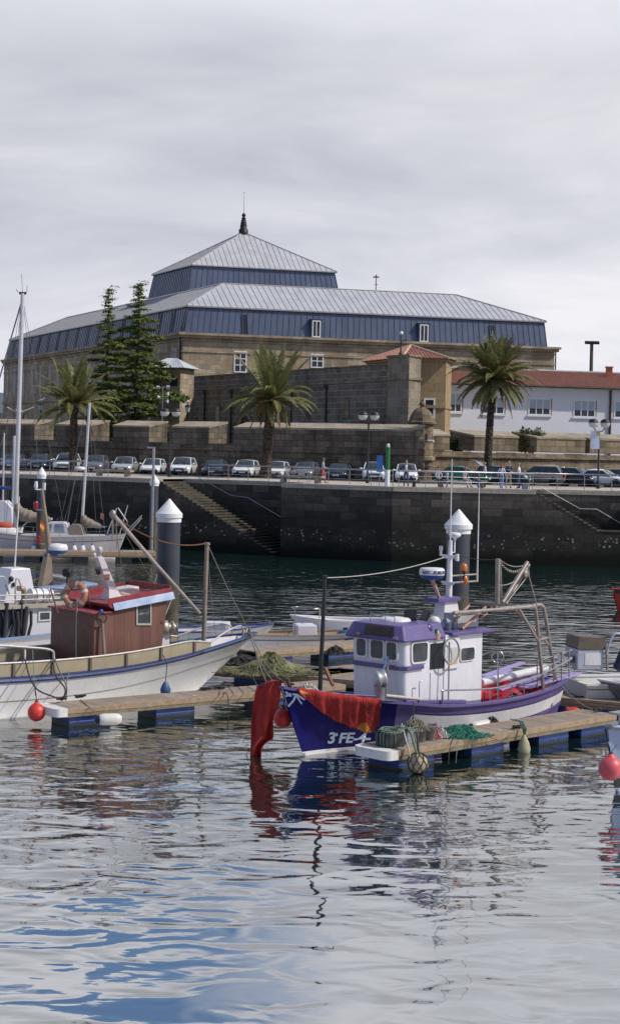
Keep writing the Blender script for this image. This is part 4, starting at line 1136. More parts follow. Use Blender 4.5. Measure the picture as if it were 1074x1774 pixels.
# ================================================================ cars
M_TYRE = mat('tyre rubber', (.015,.015,.016), .85)
M_RIM = mat('alloy rim', (.45,.46,.48), .3, .9, .1)
M_CGLASS = glass('car glass', (.05,.06,.065), .03)
M_PLAST = mat('black plastic', (.02,.02,.022), .6)
M_HEAD = mat('headlight lens', (.62,.65,.68), .08, .2, .25, 8)
M_TAIL = mat('tail light lens', (.32,.01,.012), .15)
M_PLATE = mat('number plate', (.66,.66,.62), .5)
def carpaint(name, col, metal=.25):
    return mat(name, col, .22, metal, .05, 1, .12, (.2,.18,.15), coat=.7)
def car(label, p, rz, paint, L=4.2, W=1.78, H=1.5, hood=.27, trunk=.02, grp='cars parked below the battlement', tailgate=False, nosez=.78, grille=1, roofbars=False, wr=.32):
    t = thing('parked_car', label, 'car', p, rz, grp)
    hl, hw = L/2, W/2; zb = .24; belt = .60*H+.03
    xA = hl-hood*L            # windscreen foot
    xC = -hl+trunk*L+.04*L    # rear glass foot
    rf = xA-.17*L; rr = xC+(.10 if trunk < .1 else .13)*L
    xs = [-hl,-hl+.03,-hl+.12,-hl+.35]+[(-hl+.35)+(L-.7)*i/10 for i in range(1,10)]+[hl-.35,hl-.14,hl-.04,hl]
    def topz(x):
        if x >= xA: k = (x-xA)/(hl-xA); return belt+(nosez-belt)*k**1.6-.10*max(0,k-.82)/.18*1.2
        if x <= xC: k = (xC-x)/(xC+hl+1e-6); return belt-.02*k-.16*max(0,k-.8)/.2
        return belt
    def wid(x):
        k = abs(x)/hl; return hw*(1-.03*k*k-.17*max(0,(k-.86)/.14)**2)
    g = MB(); rows = []
    for x in xs:
        w = wid(x); z1 = topz(x); k = abs(x)/hl; low = zb+.10*max(0,(k-.9)/.1)
        sec = [(w*.86,low),(w*.96,low+.08),(w,.5*(low+z1)),(w*.985,z1-.13),(w*.93,z1-.04),(w*.8,z1-.005),(0,z1+.015)]
        rows.append([V((x,y,z)) for y,z in sec]+[V((x,-y,z)) for y,z in sec[-2::-1]])
    g.grid(rows, 0)
    g.poly(rows[0], 0); g.poly(rows[-1][::-1], 0)
    # roof shell and pillars
    ry = hw*.70; by = hw*.90; zr_ = H
    n = 7; rrows = []
    for i in range(n+1):
        x = rr+(rf-rr)*i/n; z = zr_-.05*abs(2*i/n-1)**2.2
        rrows.append([V((x,ry,z-.06)),V((x,ry*.9,z-.015)),V((x,0,z+.02)),V((x,-ry*.9,z-.015)),V((x,-ry,z-.06))])
    g.grid(rrows, 0)
    pil = []
    for s in (-1,1):
        A0, A1 = V((xA,s*by*.97,belt-.02)), V((rf,s*ry,zr_-.10)); C0, C1 = V((xC,s*by*.97,belt-.02)), V((rr,s*ry,zr_-.10))
        g.tube([A0,A1], .045, 6, 0); g.tube([C0,C1], .07, 6, 0); g.tube([A1,C1], .05, 6, 0)
        xm = (xA+xC)/2-.05*L
        g.tube([V((xm,s*by*.985,belt-.02)),V((xm-.05,s*ry*1.01,zr_-.08))], .035, 5, 3)
    for s in (-1,1):                 # sill and arches
        g.box((0,s*hw*.93,zb+.03), (L*.62,.06,.14), mi=3)
    g.box((hl-.06,0,zb+.16), (.14,W*.80,.16), mi=3)
    g.box((-hl+.06,0,zb+.14), (.14,W*.78,.14), mi=3)
    for fx in (.31,-.30):
        for s in (-1,1):
            g.lathe([(wr+.07,-.01),(wr+.07,.035)], (fx*L,s*(hw*.985-.03*0)-.012,wr), 18, 3, axis=(0,s,0))
    body = g.build('body', [paint, M_RIM, M_PLATE, M_PLAST], t)
    def pane(name, a, b, c, d, off):
        q = MB(); a,b,c,d = V(a),V(b),V(c),V(d); m_ = 5; rows = []
        nn = (b-a).cross(d-a).normalized()
        for i in range(m_+1):
            l, r_ = a.lerp(d,i/m_), b.lerp(c,i/m_)
            rows.append([l.lerp(r_,j/m_)+off*(1-(2*j/m_-1)**2)*.6 for j in range(m_+1)])
        q.grid(rows, 0); return q.build(name, M_CGLASS, t)
    k = .96
    pane('windscreen', (xA,-by*k,belt),(xA,by*k,belt),(rf,ry*.97,zr_-.07),(rf,-ry*.97,zr_-.07), V((.10,0,.04)))
    if not tailgate: pane('rear_window', (xC,by*k,belt),(xC,-by*k,belt),(rr,-ry*.97,zr_-.07),(rr,ry*.97,zr_-.07), V((-.08,0,.03)))
    for s in (-1,1):
        pane('side_window', (xC+.02,s*by*.985,belt-.02),(xA-.02,s*by*.985,belt-.02),(rf,s*ry*1.0,zr_-.08),(rr,s*ry*1.0,zr_-.08), V((0,s*.03,0)))
    for fx in (.31,-.30):
        for s in (-1,1):
            q = MB(); q.lathe([(wr*.6,-.1),(wr,-.08),(wr,.06),(wr*.68,.085)], (fx*L,s*(hw-.09),wr), 20, 0, axis=(0,s,0)); wh = q.build('wheel', M_TYRE, t)
            q = MB(); q.lathe([(wr*.66,.07),(wr*.6,.05),(.06,.075),(.05,.085)], (fx*L,s*(hw-.09),wr), 10, 0, axis=(0,s,0), smooth=False); q.build('rim', M_RIM, wh)
    for s in (-1,1):
        q = MB(); x0 = hl-.13; z0 = nosez-.14
        q.prism([(x0-.25,s*hw*.90,z0+.04),(x0-.02,s*hw*.86,z0-.06),(x0+.08,s*hw*.52,z0-.05),(x0+.03,s*hw*.56,z0+.06),(x0-.12,s*hw*.86,z0+.11)], (.06,s*.045,.035)); q.build('headlight', M_HEAD, t)
        q = MB(); q.box((-hl+.05,s*hw*.82,belt-.15), (.14,.26,.30)); q.build('tail_light', M_TAIL, t, bevel=.03)
        q = MB(); q.ball((xA-.12,s*(hw+.09),belt+.08), .11, 8, sc=(.7,1,.75), k=6); q.bar((xA-.1,s*hw*.9,belt+.02),(xA-.12,s*(hw+.05),belt+.06),.05); q.build('mirror', paint, t)
    q = MB(); q.box((hl-.005,0,nosez-.28), (.06,W*.52,.17 if grille == 1 else .08)); 
    if grille == 2: q.box((hl+.005,0,nosez-.34), (.05,W*.42,.34))
    q.build('grille', M_PLAST, t, bevel=.03)
    q = MB(); q.box((hl+.032,0,zb+.27), (.02,.52,.115)); q.build('number_plate', M_PLATE, t)
    q = MB(); q.box((-hl-.015,0,belt-.30), (.02,.52,.115)); q.build('number_plate', M_PLATE, t)
    q = MB()
    for s in (-1,1): q.bar((xA+.06,s*.1,belt+.03),(xA-.10,s*.55,belt+.10),.025)
    q.build('wiper', M_PLAST, t)
    if roofbars:
        for s in (-1,1):
            q = MB(); q.tube([(rr+.1,s*ry*.85,zr_-.02),(rr+.25,s*ry*.85,zr_+.06),(rf-.25,s*ry*.85,zr_+.06),(rf-.1,s*ry*.85,zr_-.02)], .022, 6); q.build('roof_bar', M_PLAST, t)
    if tailgate:
        q = MB(); h0 = V((rr+.05,0,zr_-.02)); d_ = V((-.88,0,.46)).normalized(); u = V((.46,0,.88))
        rws = [[h0+d_*(1.05*i/5)+V((0,y*hw*.8,0))+u*(.10*math.sin(math.pi*i/5)) for y in (-1,-.5,0,.5,1)] for i in range(6)]
        q.grid(rws, 0); q.grid([[p-u*.05 for p in r_] for r_ in rws], 0, flip=True); q.build('tailgate', paint, t)
    return t
CW = carpaint('white car paint', (.82,.83,.85), .0); CS = carpaint('silver car paint', (.64,.65,.66), .4)
CG = carpaint('grey car paint', (.28,.28,.30), .5); CD = carpaint('dark blue grey car paint', (.05,.055,.075), .4)
CK = carpaint('black car paint', (.012,.013,.018), .2); CB = carpaint('steel blue car paint', (.16,.20,.30), .5)
CP = carpaint('pale blue white car paint', (.70,.77,.86), .0); CGR = carpaint('green car paint', (.012,.16,.10), .3)
CBE = carpaint('beige metallic car paint', (.44,.38,.30), .5); CT = carpaint('dark teal car paint', (.03,.07,.09), .4)
CO = QB+NL*15.6; CN = -NL
def cpos(px, back=0): p = line_hit(CO, CN, px); p = p - CN*back; p.z = zr; return p
def face(px, x, y=-1): return math.atan2(y, x)
row = [ # px, heading x (y=-1), paint, dict, label
 (5, -.30, CB, dict(L=4.2,H=1.52), 'steel blue hatchback cut by the left edge of the photo'),
 (52,-.30, CD, dict(L=4.4,H=1.58,hood=.28,grille=1), 'dark blue grey hatchback between the left mast and the white sport utility car'),
 (98,-.30, CW, dict(L=4.6,H=1.70,W=1.9,nosez=.92,grille=1,roofbars=True,wr=.36), 'large white sport utility car just left of the leftmost palm'),
 (149,-.27,CG, dict(L=4.4,H=1.6,nosez=.85), 'dark grey car half hidden behind the leftmost palm trunk'),
 (199,-.25,CS, dict(L=4.5,H=1.52,W=1.82,trunk=.13,nosez=.8,grille=1), 'silver saloon behind a concrete bench'),
 (248,-.23,CW, dict(L=4.2,H=1.43,W=1.76,nosez=.72,grille=0), 'low white hatchback beside the tall grey lamp on the quay'),
 (300,-.20,CW, dict(L=4.4,H=1.6,W=1.86,nosez=.86,grille=2,wr=.35), 'white sporty crossover with big dark grille behind the twin globe lamp'),
 (357,-.18,CD, dict(L=4.3,H=1.48,nosez=.76,grille=1), 'dark saloon with pale bonnet between two white cars'),
 (410,-.16,CW, dict(L=4.3,H=1.52,W=1.8,nosez=.8,grille=1), 'white crossover left of the middle palm'),
 (463,-.14,CW, dict(L=4.1,H=1.47,nosez=.76,grille=1), 'white hatchback split by the middle palm trunk'),
 (514,-.12,CG, dict(L=4.3,H=1.5,W=1.8,nosez=.79), 'grey saloon just right of the middle palm'),
 (573,-.10,CK, dict(L=4.0,H=1.47,nosez=.76), 'black hatchback behind the man in pink trousers'),
 (632,-.02,CP, dict(L=4.1,H=1.62,W=1.8,nosez=.92,hood=.2,grille=1), 'small pale blue white van behind the twin globe lamp'),
 (689,-.02,CW, dict(L=4.2,H=1.55,nosez=.82,hood=.24), 'white car behind the green and white post'),
]
for px, hx, pt, kw, lb in row:
    p = cpos(px, 1.6); hx = .15*(537-px)/440-.17 if px < 600 else -.05; car(lb, p, face(px,hx), pt, **kw)
for px, D, hd, pt, kw, lb in [
 (800,131.5,(.92,-.38), CGR, dict(L=4.5,H=1.42,trunk=.13,hood=.27,nosez=.75), 'green saloon behind the people sitting on the bench'),
 (868,131.8,(.93,-.36), CT, dict(L=4.6,H=1.5,nosez=.8,tailgate=True), 'dark teal estate car with raised white lined tailgate behind the right palm'),
 (940,133,(-.84,.54), CBE, dict(L=4.4,H=1.62,W=1.82,nosez=.85,hood=.22), 'beige people carrier seen from behind with red tail lights'),
 (995,132,(.80,-.60), CK, dict(L=4.0,H=1.5,nosez=.8,hood=.22), 'black hatchback beside the beige people carrier'),
 (1043,131,(.88,-.47), CW, dict(L=4.4,H=1.43,W=1.8,trunk=.1,nosez=.76), 'white low saloon at the right end of the car park'),
 (1086,132.5,(.88,-.47), CD, dict(L=4.3,H=1.45,nosez=.76), 'dark car cut by the right edge of the photo')]:
    p = at(px,800,D); p.z = zr; car(lb, p, math.atan2(hd[1],hd[0]), pt, **kw)

# ================================================================ benches
def bench(label, p, rz, L=3.2):
    t = thing('stone_bench', label, 'bench', p, rz, 'stone benches on the promenade')
    g = MB(); g.box((0,0,.42), (L,.55,.16)); g.build('seat', M_COPE, t, bevel=.02)
    for s in (-1,1):
        g = MB(); g.box((s*L*.38,0,.17), (.3,.45,.34)); g.build('leg', M_COPE, t)
    return t
be = line_hit(QB+NL*3.2, NL, 198); be.z = QZ; bench('pale concrete bench in front of the silver saloon', be, math.atan2(-.483,.876), 3.4)
be = line_hit(QB+NL*2.4, NL, 522); be.z = QZ; bench('grey concrete bench left of the man in pink trousers', be, math.atan2(-.483,.876), 3.6)
bench('dark stone bench under the sitting people', V((QB.x+4.7,QB.y+2.3,QZ)), 0, 3.6)

# ================================================================ people
M_SKIN = mat('skin', (.50,.29,.20), .55, 0, .06, 8)
def person(label, p, rz, top, legs, shoes=(.03,.03,.04), hair=(.06,.04,.03), h=1.74, pose='stand', arms='down', sleeve='short', female=0, cap=None, seed=0, hairlong=0, jacket=None):
    k = h/1.75; seatz = .46
    J = {}; E = []
    def j(n, co, r): J[n] = (V(co)*k, (r if isinstance(r,tuple) else (r,r))); return n
    sw = .185-.02*female; hwd = .10
    lift = 0
    if pose == 'sit': lift = -(.90-seatz/k-.08)
    base = lift
    lean = .10 if pose == 'lean' else (.06 if pose == 'sit' else 0)
    j('pelvis',(0,0,.95+base),(.15,.115)); j('waist',(0+lean*.3,0,1.09+base),(.13-.012*female,.10)); j('chest',(lean*.7,0,1.30+base),(.155,.115))
    j('collar',(lean,0,1.43+base),(.10,.085)); j('neck',(lean+.01,0,1.51+base),.052); j('jaw',(lean+.035,0,1.575+base),(.062,.07)); j('head',(lean+.03,0,1.655+base),(.078,.098)); j('crown',(lean+.015,0,1.735+base),(.055,.065))
    j('nose',(lean+.135,0,1.615+base),.013)
    E += [('pelvis','waist'),('waist','chest'),('chest','collar'),('collar','neck'),('neck','jaw'),('jaw','head'),('head','crown'),('head','nose')]
    for s, S_ in ((1,'L'),(-1,'R')):
        j('sh'+S_,(lean*.9,s*sw,1.41+base),.062)
        if arms == 'hip': el, wr_ = (-.06,s*.40,1.19+base),(.08,s*.22,1.02+base)
        elif arms == 'fold': el, wr_ = (.02,s*.25,1.14+base),(.19,s*-.02,1.18+base)
        elif arms == 'lap': el, wr_ = (.06+lean,s*.25,1.13+base),(.30,s*.10,1.0+base)
        elif arms == 'front': el, wr_ = (.02,s*.24,1.13+base),(.24,s*.14,1.10+base)
        elif arms == 'phone' and s == 1: el, wr_ = (.06,s*.23,1.13+base),(.22,s*.08,1.34+base)
        else: el, wr_ = (.0-.03*s,s*.25,1.13+base),(.07-.05*s,s*.27,.88+base)
        j('el'+S_, el, .043); j('wr'+S_, wr_, .030)
        d = (V(wr_)-V(el)).normalized(); side = V((0,0,1)).cross(d); side = side.normalized() if side.length > .2 else V((1,0,0))
        pm = V(wr_)+d*.07; j('pm'+S_, pm, (.036,.02))
        E += [('chest','sh'+S_),('sh'+S_,'el'+S_),('el'+S_,'wr'+S_),('wr'+S_,'pm'+S_)]
        nn = side.cross(d)
        for fi, (off, ln) in enumerate(((-.027,.072),(-.009,.085),(.009,.08),(.027,.062))):
            a = j('fa%d'%fi+S_, pm+d*.035+side*off, .009); b = j('fb%d'%fi+S_, pm+d*(.035+ln)+side*off*1.15-nn*.02*s, .0075)
            E += [('pm'+S_,a),(a,b)]
        a = j('th'+S_, pm+side*-.05+d*.0, .010); b = j('ti'+S_, pm+side*-.062+d*.04, .008); E += [('pm'+S_,a),(a,b)]
        hp = (0,s*hwd,.90+base); j('hp'+S_, hp, .098)
        if pose == 'sit': kn, an = (.42,s*.12,.50/k+.02),(.46+.06*s,s*.13,.09)
        elif pose == 'walk': kn, an = (.10*s+.06,s*.10,.50),(.20*s-.04,s*.10,.09)
        else: kn, an = (.02+.02*s,s*.115,.50),(-.01+.03*s,s*.135,.09)
        j('kn'+S_, kn, .066); j('ca'+S_, (V(kn)+V(an))/2+V((-.015,0,.05)), .058); j('an'+S_, an, .042); j('to'+S_, (an[0]+.15,an[1]+.02*s,.035), (.042,.03)); j('he'+S_, (an[0]-.05,an[1],.04), .036)
        E += [('pelvis','hp'+S_),('hp'+S_,'kn'+S_),('kn'+S_,'ca'+S_),('ca'+S_,'an'+S_),('an'+S_,'to'+S_),('an'+S_,'he'+S_)]
    names = list(J); idx = {n:i for i,n in enumerate(names)}
    me = bpy.data.meshes.new('person_rig'); me.from_pydata([J[n][0] for n in names], [(idx[a],idx[b]) for a,b in E], [])
    o = bpy.data.objects.new('person', me); COL.objects.link(o)
    bm = bmesh.new(); bm.from_mesh(me); ly = bm.verts.layers.skin.verify(); bm.verts.ensure_lookup_table()
    for i, n in enumerate(names): bm.verts[i][ly].radius = (J[n][1][0]*k, J[n][1][1]*k); bm.verts[i][ly].use_root = (n == 'pelvis')
    bm.to_mesh(me); bm.free()
    m1 = o.modifiers.new('skin','SKIN'); m1.branch_smoothing = .4; m1.use_smooth_shade = True
    m2 = o.modifiers.new('sub','SUBSURF'); m2.levels = 1; m2.render_levels = 1
    bpy.context.view_layer.update()
    ev = o.evaluated_get(bpy.context.evaluated_depsgraph_get()); nm = bpy.data.meshes.new_from_object(ev)
    o.modifiers.clear(); o.data = nm; bpy.data.meshes.remove(me)
    cols = [M_SKIN, mat('cloth top %s'%label[:18], top, .85, 0, .15, 6), mat('cloth legs %s'%label[:18], legs, .85, 0, .15, 6), mat('shoes %s'%label[:18], shoes, .7), mat('jacket %s'%label[:18], jacket or top, .85, 0, .12, 6)]
    nm.materials.clear()
    for c_ in cols: nm.materials.append(c_)
    def mi(a, b, t):
        st = a[:2]+b[:2]
        if a in ('pelvis',) and b == 'waist': return 1 if t > .35 else 2
        if b in ('waist','chest','collar') : return 1
        if a == 'collar': return 1 if t < .3 else 0
        if st == 'chsh': return 4 if jacket else 1
        if st == 'shel': return (4 if jacket else 1) if (t < .8 or sleeve == 'long') else 0
        if st == 'elwr': return (4 if jacket else 1) if (sleeve == 'long' and t < .9) else 0
        if a == 'pelvis' or st in ('hpkn',): return 2
        if st in ('knca','caan'): return 2 if sleeve != 'shorts' else 0
        if st in ('anto','anhe'): return 3
        return 0
    seg = [(J[a][0],J[b][0],a,b) for a,b in E]
    for poly in nm.polygons:
        c_ = poly.center; best = None
        for A,B,a,b in seg:
            d = B-A; t = max(0,min(1,(c_-A).dot(d)/max(1e-9,d.length_squared))); q = (c_-A-d*t).length - (J[a][1][0]*(1-t)+J[b][1][0]*t)*k*.6
            if best is None or q < best[0]: best = (q,a,b,t)
        m_ = mi(best[1],best[2],best[3])
        if jacket and m_ == 1 and abs(c_.y) > .075*k: m_ = 4
        poly.material_index = m_; poly.use_smooth = True
    o.location = p; o.rotation_euler.z = rz
    tag(o, label, 'person', 'people on the promenade')
    hd = J['head'][0]; g = MB()
    hm = mat('hair %s'%label[:18], hair, .7)
    rows = []
    for i in range(7):
        th = math.pi*.60*i/6
        rows.append([hd+V((-.012+math.cos(q)*.098*math.sin(th)*(.78 if math.cos(q) > .3 and i > 4 else 1), math.sin(q)*.085*math.sin(th), .03+.098*math.cos(th)))*k if True else 0 for q in [2*math.pi*a/12 for a in range(12)]])
    rows = [[hd+(v-hd) for v in r_] for r_ in rows]
    g.grid(rows, 0, closed=True)
    if hairlong:
        g.tube([hd+V((-.07,0,.03))*k, hd+V((-.10,0,-.06))*k, hd+V((-.105,0,-.17))*k, hd+V((-.09,0,-.27))*k], [.07*k,.085*k,.075*k,.03*k], 9, 0)
    g.build('hair', hm, o)
    g = MB()
    for s in (-1,1): g.ball(hd+V((.082,s*.03,-.005))*k, .011*k, 6, k=4)
    g.build('eyes', M_BLACK, o)
    g = MB()
    for s in (-1,1): g.ball(hd+V((.0,s*.088,-.02))*k, .026*k, 6, sc=(.6,.35,1.1), k=4)
    g.build('ears', M_SKIN, o)
    g = MB(); g.box(hd+V((.088,0,-.078))*k, (.012*k,.045*k,.010*k)); g.build('mouth', mat('lips',(.35,.12,.10),.5), o)
    if cap:
        g = MB(); g.lathe([(.108*k,.02*k),(.112*k,.06*k),(.09*k,.10*k),(.03*k,.125*k)], hd+V((-.005,0,0))*k, 12); g.box(hd+V((.15,0,.03))*k, (.12*k,.14*k,.015*k)); g.build('cap', mat('cap cloth', cap, .9), o)
    return o
def onq(px, D): p = at(px,840,D); p.z = QZ; return p
JE = (.05,.09,.20)
person('man in green cap, grey shirt and pink trousers walking left of the small van', onq(559,116.5), rad(0), (.34,.38,.42), (.50,.13,.14), shoes=(.25,.06,.05), h=1.75, pose='walk', arms='front', sleeve='long', cap=(.10,.14,.10))
person('man in white shirt and open dark jacket with hands on hips beside the green post', onq(703,112.0), rad(-95), (.75,.75,.76), JE, hair=(.30,.22,.18), h=1.74, arms='hip', sleeve='long', jacket=(.03,.035,.07))
bz = onq(0,0).z
person('person in pale blue top sitting at the left end of the bench', V((QB.x+3.15,QB.y+2.2,QZ)), rad(-70), (.45,.52,.66), (.05,.06,.10), hair=(.10,.05,.03), h=1.68, pose='sit', arms='lap', female=1)
person('child in white shirt standing beside the bench', onq(774,112.9), rad(200), (.62,.58,.58), (.22,.30,.48), hair=(.10,.05,.03), h=1.18, arms='front')
person('long haired woman in mauve trousers sitting on the bench', V((QB.x+4.95,QB.y+2.2,QZ)), rad(-50), (.40,.34,.38), (.42,.36,.44), hair=(.14,.06,.03), h=1.68, pose='sit', arms='lap', female=1, hairlong=1)
person('man in dark jacket and jeans sitting at the right end of the bench', V((QB.x+5.6,QB.y+2.2,QZ)), rad(-40), (.03,.03,.045), JE, hair=(.06,.05,.05), h=1.74, pose='sit', arms='lap', sleeve='long')
person('man in grey shirt and dark trousers standing before the palm trunk', onq(839,113.6), rad(180), (.50,.46,.46), (.06,.045,.035), hair=(.28,.22,.18), h=1.72, arms='front', sleeve='long')
person('red haired woman in white top seen from behind', onq(868,112.4), rad(70), (.62,.62,.70), (.16,.24,.46), hair=(.28,.07,.02), h=1.66, pose='walk', female=1, sleeve='long', hairlong=1)
person('man in navy blazer and beige trousers facing the water', onq(880,113.4), rad(-80), (.035,.045,.10), (.42,.35,.26), hair=(.26,.17,.12), h=1.84, arms='fold', sleeve='long')
person('man in white shirt and dark jeans turned to his companions', onq(898,113.0), rad(165), (.72,.72,.74), (.06,.09,.18), shoes=(.12,.2,.45), hair=(.22,.16,.13), h=1.74, arms='front', pose='stand')
bg_ = thing('bag', 'small blue grey bag on the ground at the feet of the man in white', 'bag', onq(909,112.4))
g = MB(); g.box((0,0,.2), (.42,.28,.4)); g.build('body', mat('blue grey cloth', (.16,.19,.27), .8), bg_, bevel=.05)
g = MB(); g.torus((0,0,.4), .12, .015, (0,1,0), 14, 5, a0=0, a1=math.pi); g.build('handle', M_PLAST, bg_)
bl = thing('mooring_bollard', 'small black cast iron bollard beside the man with hands on hips', 'bollard', onq(717,111.9))
g = MB(); g.lathe([(.17,0),(.12,.06),(.1,.25),(.15,.36),(.16,.42),(.05,.47)], n=12); g.build('post', M_BLACK, bl)
# ================================================================ frames and hulls
class Frame:
    """a boat's own axes: x forward from the stem at the waterline, y to port, z up from the water"""
    def __init__(s, o, hx, hy):
        s.o = V((o[0],o[1],0)); s.f = V((hx,hy,0)).normalized(); s.p = V((-s.f.y,s.f.x,0)); s.rz = math.atan2(s.f.y,s.f.x)
    def loc(s, w): d = V(w)-s.o; return V((d.dot(s.f), d.dot(s.p), d.z))
    def world(s, l): return s.o+s.f*l[0]+s.p*l[1]+V((0,0,l[2]))
    def ray(s, px, py, n, c):
        d = at(px,py,1.0)-V((0,0,ZC)); o = V((0,0,ZC)); q = s.o+n*c
        return s.loc(o+d*((q-o).dot(n)/d.dot(n)))
    def on_y(s, px, py, y): return s.ray(px,py,s.p,y)
    def on_x(s, px, py, x): return s.ray(px,py,s.f,x)
    def on_z(s, px, py, z): return s.loc(on_z(px,py,z))
class Hull:
    def __init__(s, L, S, B, Z, W, rake, tr=0.0, p=1.25, N=44):
        s.L,s.S,s.B,s.Z,s.W,s.rake,s.tr,s.p,s.N = L,S,B,Z,W,rake,tr,p,N
        s.zb = Z[0]
    def zs(s, t): return crom(s.S,s.Z,t)
    def P(s, t, side, z):
        zs = s.zs(t); b = max(.015,crom(s.S,s.B,t)); w = crom(s.S,s.W,t)
        k = max(0,z/zs)
        y = b*(w+(1-w)*k**s.p) if z >= 0 else b*w*max(.05,(1-(-z/.75)**1.6))
        st = s.rake*max(-.15,(z/s.zb))**1.0 if z >= 0 else s.rake*.6*z/s.zb
        aft = -s.L - s.tr*(z/s.Z[-1])
        return V((st*(1-t)+aft*t, side*y, z))
    def Nrm(s, t, side, z):
        a = s.P(min(1,t+.01),side,z)-s.P(max(0,t-.01),side,z); b = s.P(t,side,z+.03)-s.P(t,side,z-.03)
        n = a.cross(b).normalized(); return n if n.y*side > 0 else -n
    def Pi(s, t, side, z, d): return s.P(t,side,z)+s.Nrm(t,side,z)*d
    def t_of_x(s, x, side=1, z=.6):
        lo, hi = 0.0, 1.0
        for _ in range(40):
            m = (lo+hi)/2
            if s.P(m,side,z).x > x: lo = m
            else: hi = m
        return (lo+hi)/2
    def build(s, parent, offs, low, pick, mats, drop=.4, thick=.07, name='hull', decks=None, deckmat=None, inmat=None, capmat=None, cap=.05, capw=.05):
        ts = [ (i/s.N)**1.15 for i in range(s.N+1)]
        g = MB()
        for side in (1,-1):
            rows = []
            for t in ts:
                zs = s.zs(t); r_ = [s.P(t,side,max(low[0]+.01*(len(offs)-i),zs-o)) for i, o in enumerate(offs)]
                zl = max(low[0]+.01, zs-offs[-1])
                r_ += [s.P(t,side,zl+(low[0]-zl)*k/3) for k in (1,2)] + [s.P(t,side,z) for z in low]
                rows.append(r_)
            n = len(rows[0])
            for i in range(len(rows)-1):
                for j in range(n-1):
                    f = [rows[i][j],rows[i+1][j],rows[i+1][j+1],rows[i][j+1]]
                    if side < 0: f.reverse()
                    g.add(f[::-1] if False else f, [(3,2,1,0)], pick((ts[i]+ts[i+1])/2, j, n), True)
        # transom
        t = 1.0; zs = s.zs(1); zz = [zs,zs*.75,zs*.5,zs*.25,0,-.3]
        g.grid([[s.P(1,1,z),s.P(1,-1,z)] for z in zz], pick(1.0,len(offs)+1,99), smooth=False)
        bm_ = g.build(name, mats, parent)
        bm_.data.validate()
        # merge the strip vertices so the skin shades smoothly
        b = bmesh.new(); b.from_mesh(bm_.data); bmesh.ops.remove_doubles(b, verts=b.verts, dist=.0008); bmesh.ops.recalc_face_normals(b, faces=b.faces); b.to_mesh(bm_.data); b.free()
        g = MB()
        for side in (1,-1):
            g.grid([[s.P(t,side,s.zs(t))+V((0,-side*min(thick,abs(s.P(t,side,s.zs(t)).y)*.9),0)), s.P(t,side,s.zs(t)-drop)+V((0,-side*min(thick,abs(s.P(t,side,s.zs(t)-drop).y)*.9),0))] for t in ts], 0, flip=side > 0)
        g.grid([[s.P(1,1,z)+V((.05,-.05,0)),s.P(1,-1,z)+V((.05,.05,0))] for z in (zs,zs-drop)], 0, smooth=False)
        g.build('bulwark', inmat or mats[0], parent)
        g = MB()
        ins = lambda p: V((p.x, p.y*.9, p.z))
        g.grid([[ins(s.P(t,1,s.zs(t)-drop)), V((s.P(t,1,s.zs(t)-drop).x,0,s.zs(t)-drop+.03)), ins(s.P(t,-1,s.zs(t)-drop))] for t in ts[2:]], 0)
        g.build('deck', deckmat or mats[0], parent)
        g = MB()
        for side in (1,-1):
            rr = []
            for t in ts:
                p = s.P(t,side,s.zs(t)); y = abs(p.y); o = capw; i_ = min(y,thick+.03)
                rr.append([p+V((0,side*o,-.01)),p+V((0,side*o,cap)),p+V((0,-side*i_,cap)),p+V((0,-side*i_,-.01)),p+V((0,side*o,-.01))])
            g.grid(rr, 0, smooth=False, flip=side < 0)
            g.poly(rr[0][:4] if side > 0 else rr[0][:4][::-1])
        p, q = s.P(1,1,zs), s.P(1,-1,zs)
        g.obox(p+V((-.03,capw,-.01)), q-p-V((0,2*capw,0)), V((.12,0,0)), V((0,0,cap)))
        g.build('gunwale', capmat or mats[0], parent)
        return bm_
    def strake(s, parent, off, h, out, m, t0=0, t1=1, name='rubbing_strake', sides=(1,-1)):
        g = MB(); n = 40
        for side in sides:
            rr = []
            for i in range(n+1):
                t = t0+(t1-t0)*i/n; z = s.zs(t)-off; p = s.P(t,side,z+h/2); q = s.P(t,side,z-h/2); o = V((0,side*out,0))
                rr.append([q,q+o,p+o,p])
            g.grid(rr, 0, smooth=False, flip=side > 0)
            for r_ in (rr[0], rr[-1]): g.poly(r_)
        return g.build(name, m, parent)
def wrap_text(txt, size, shear, font_bold=0):
    cu = bpy.data.curves.new('lettering','FONT'); cu.body = txt; cu.size = size; cu.shear = shear; cu.offset = font_bold; cu.resolution_u = 3
    o = bpy.data.objects.new('lettering', cu); COL.objects.link(o); bpy.context.view_layer.update()
    ev = o.evaluated_get(bpy.context.evaluated_depsgraph_get()); me = bpy.data.meshes.new_from_object(ev)
    bpy.data.objects.remove(o); bpy.data.curves.remove(cu); return me
def text_on(parent, txt, size, fn, m, name='lettering', shear=0, bold=0, cuts=0):
    me = wrap_text(txt, size, shear, bold); b = bmesh.new(); b.from_mesh(me)
    if cuts: bmesh.ops.subdivide_edges(b, edges=[e for e in b.edges if e.calc_length() > size*.25], cuts=cuts)
    for v in b.verts: v.co = fn(v.co.x, v.co.y)
    b.to_mesh(me); b.free(); me.materials.clear(); me.materials.append(m)
    o = bpy.data.objects.new(name, me); COL.objects.link(o); o.parent = parent; return o

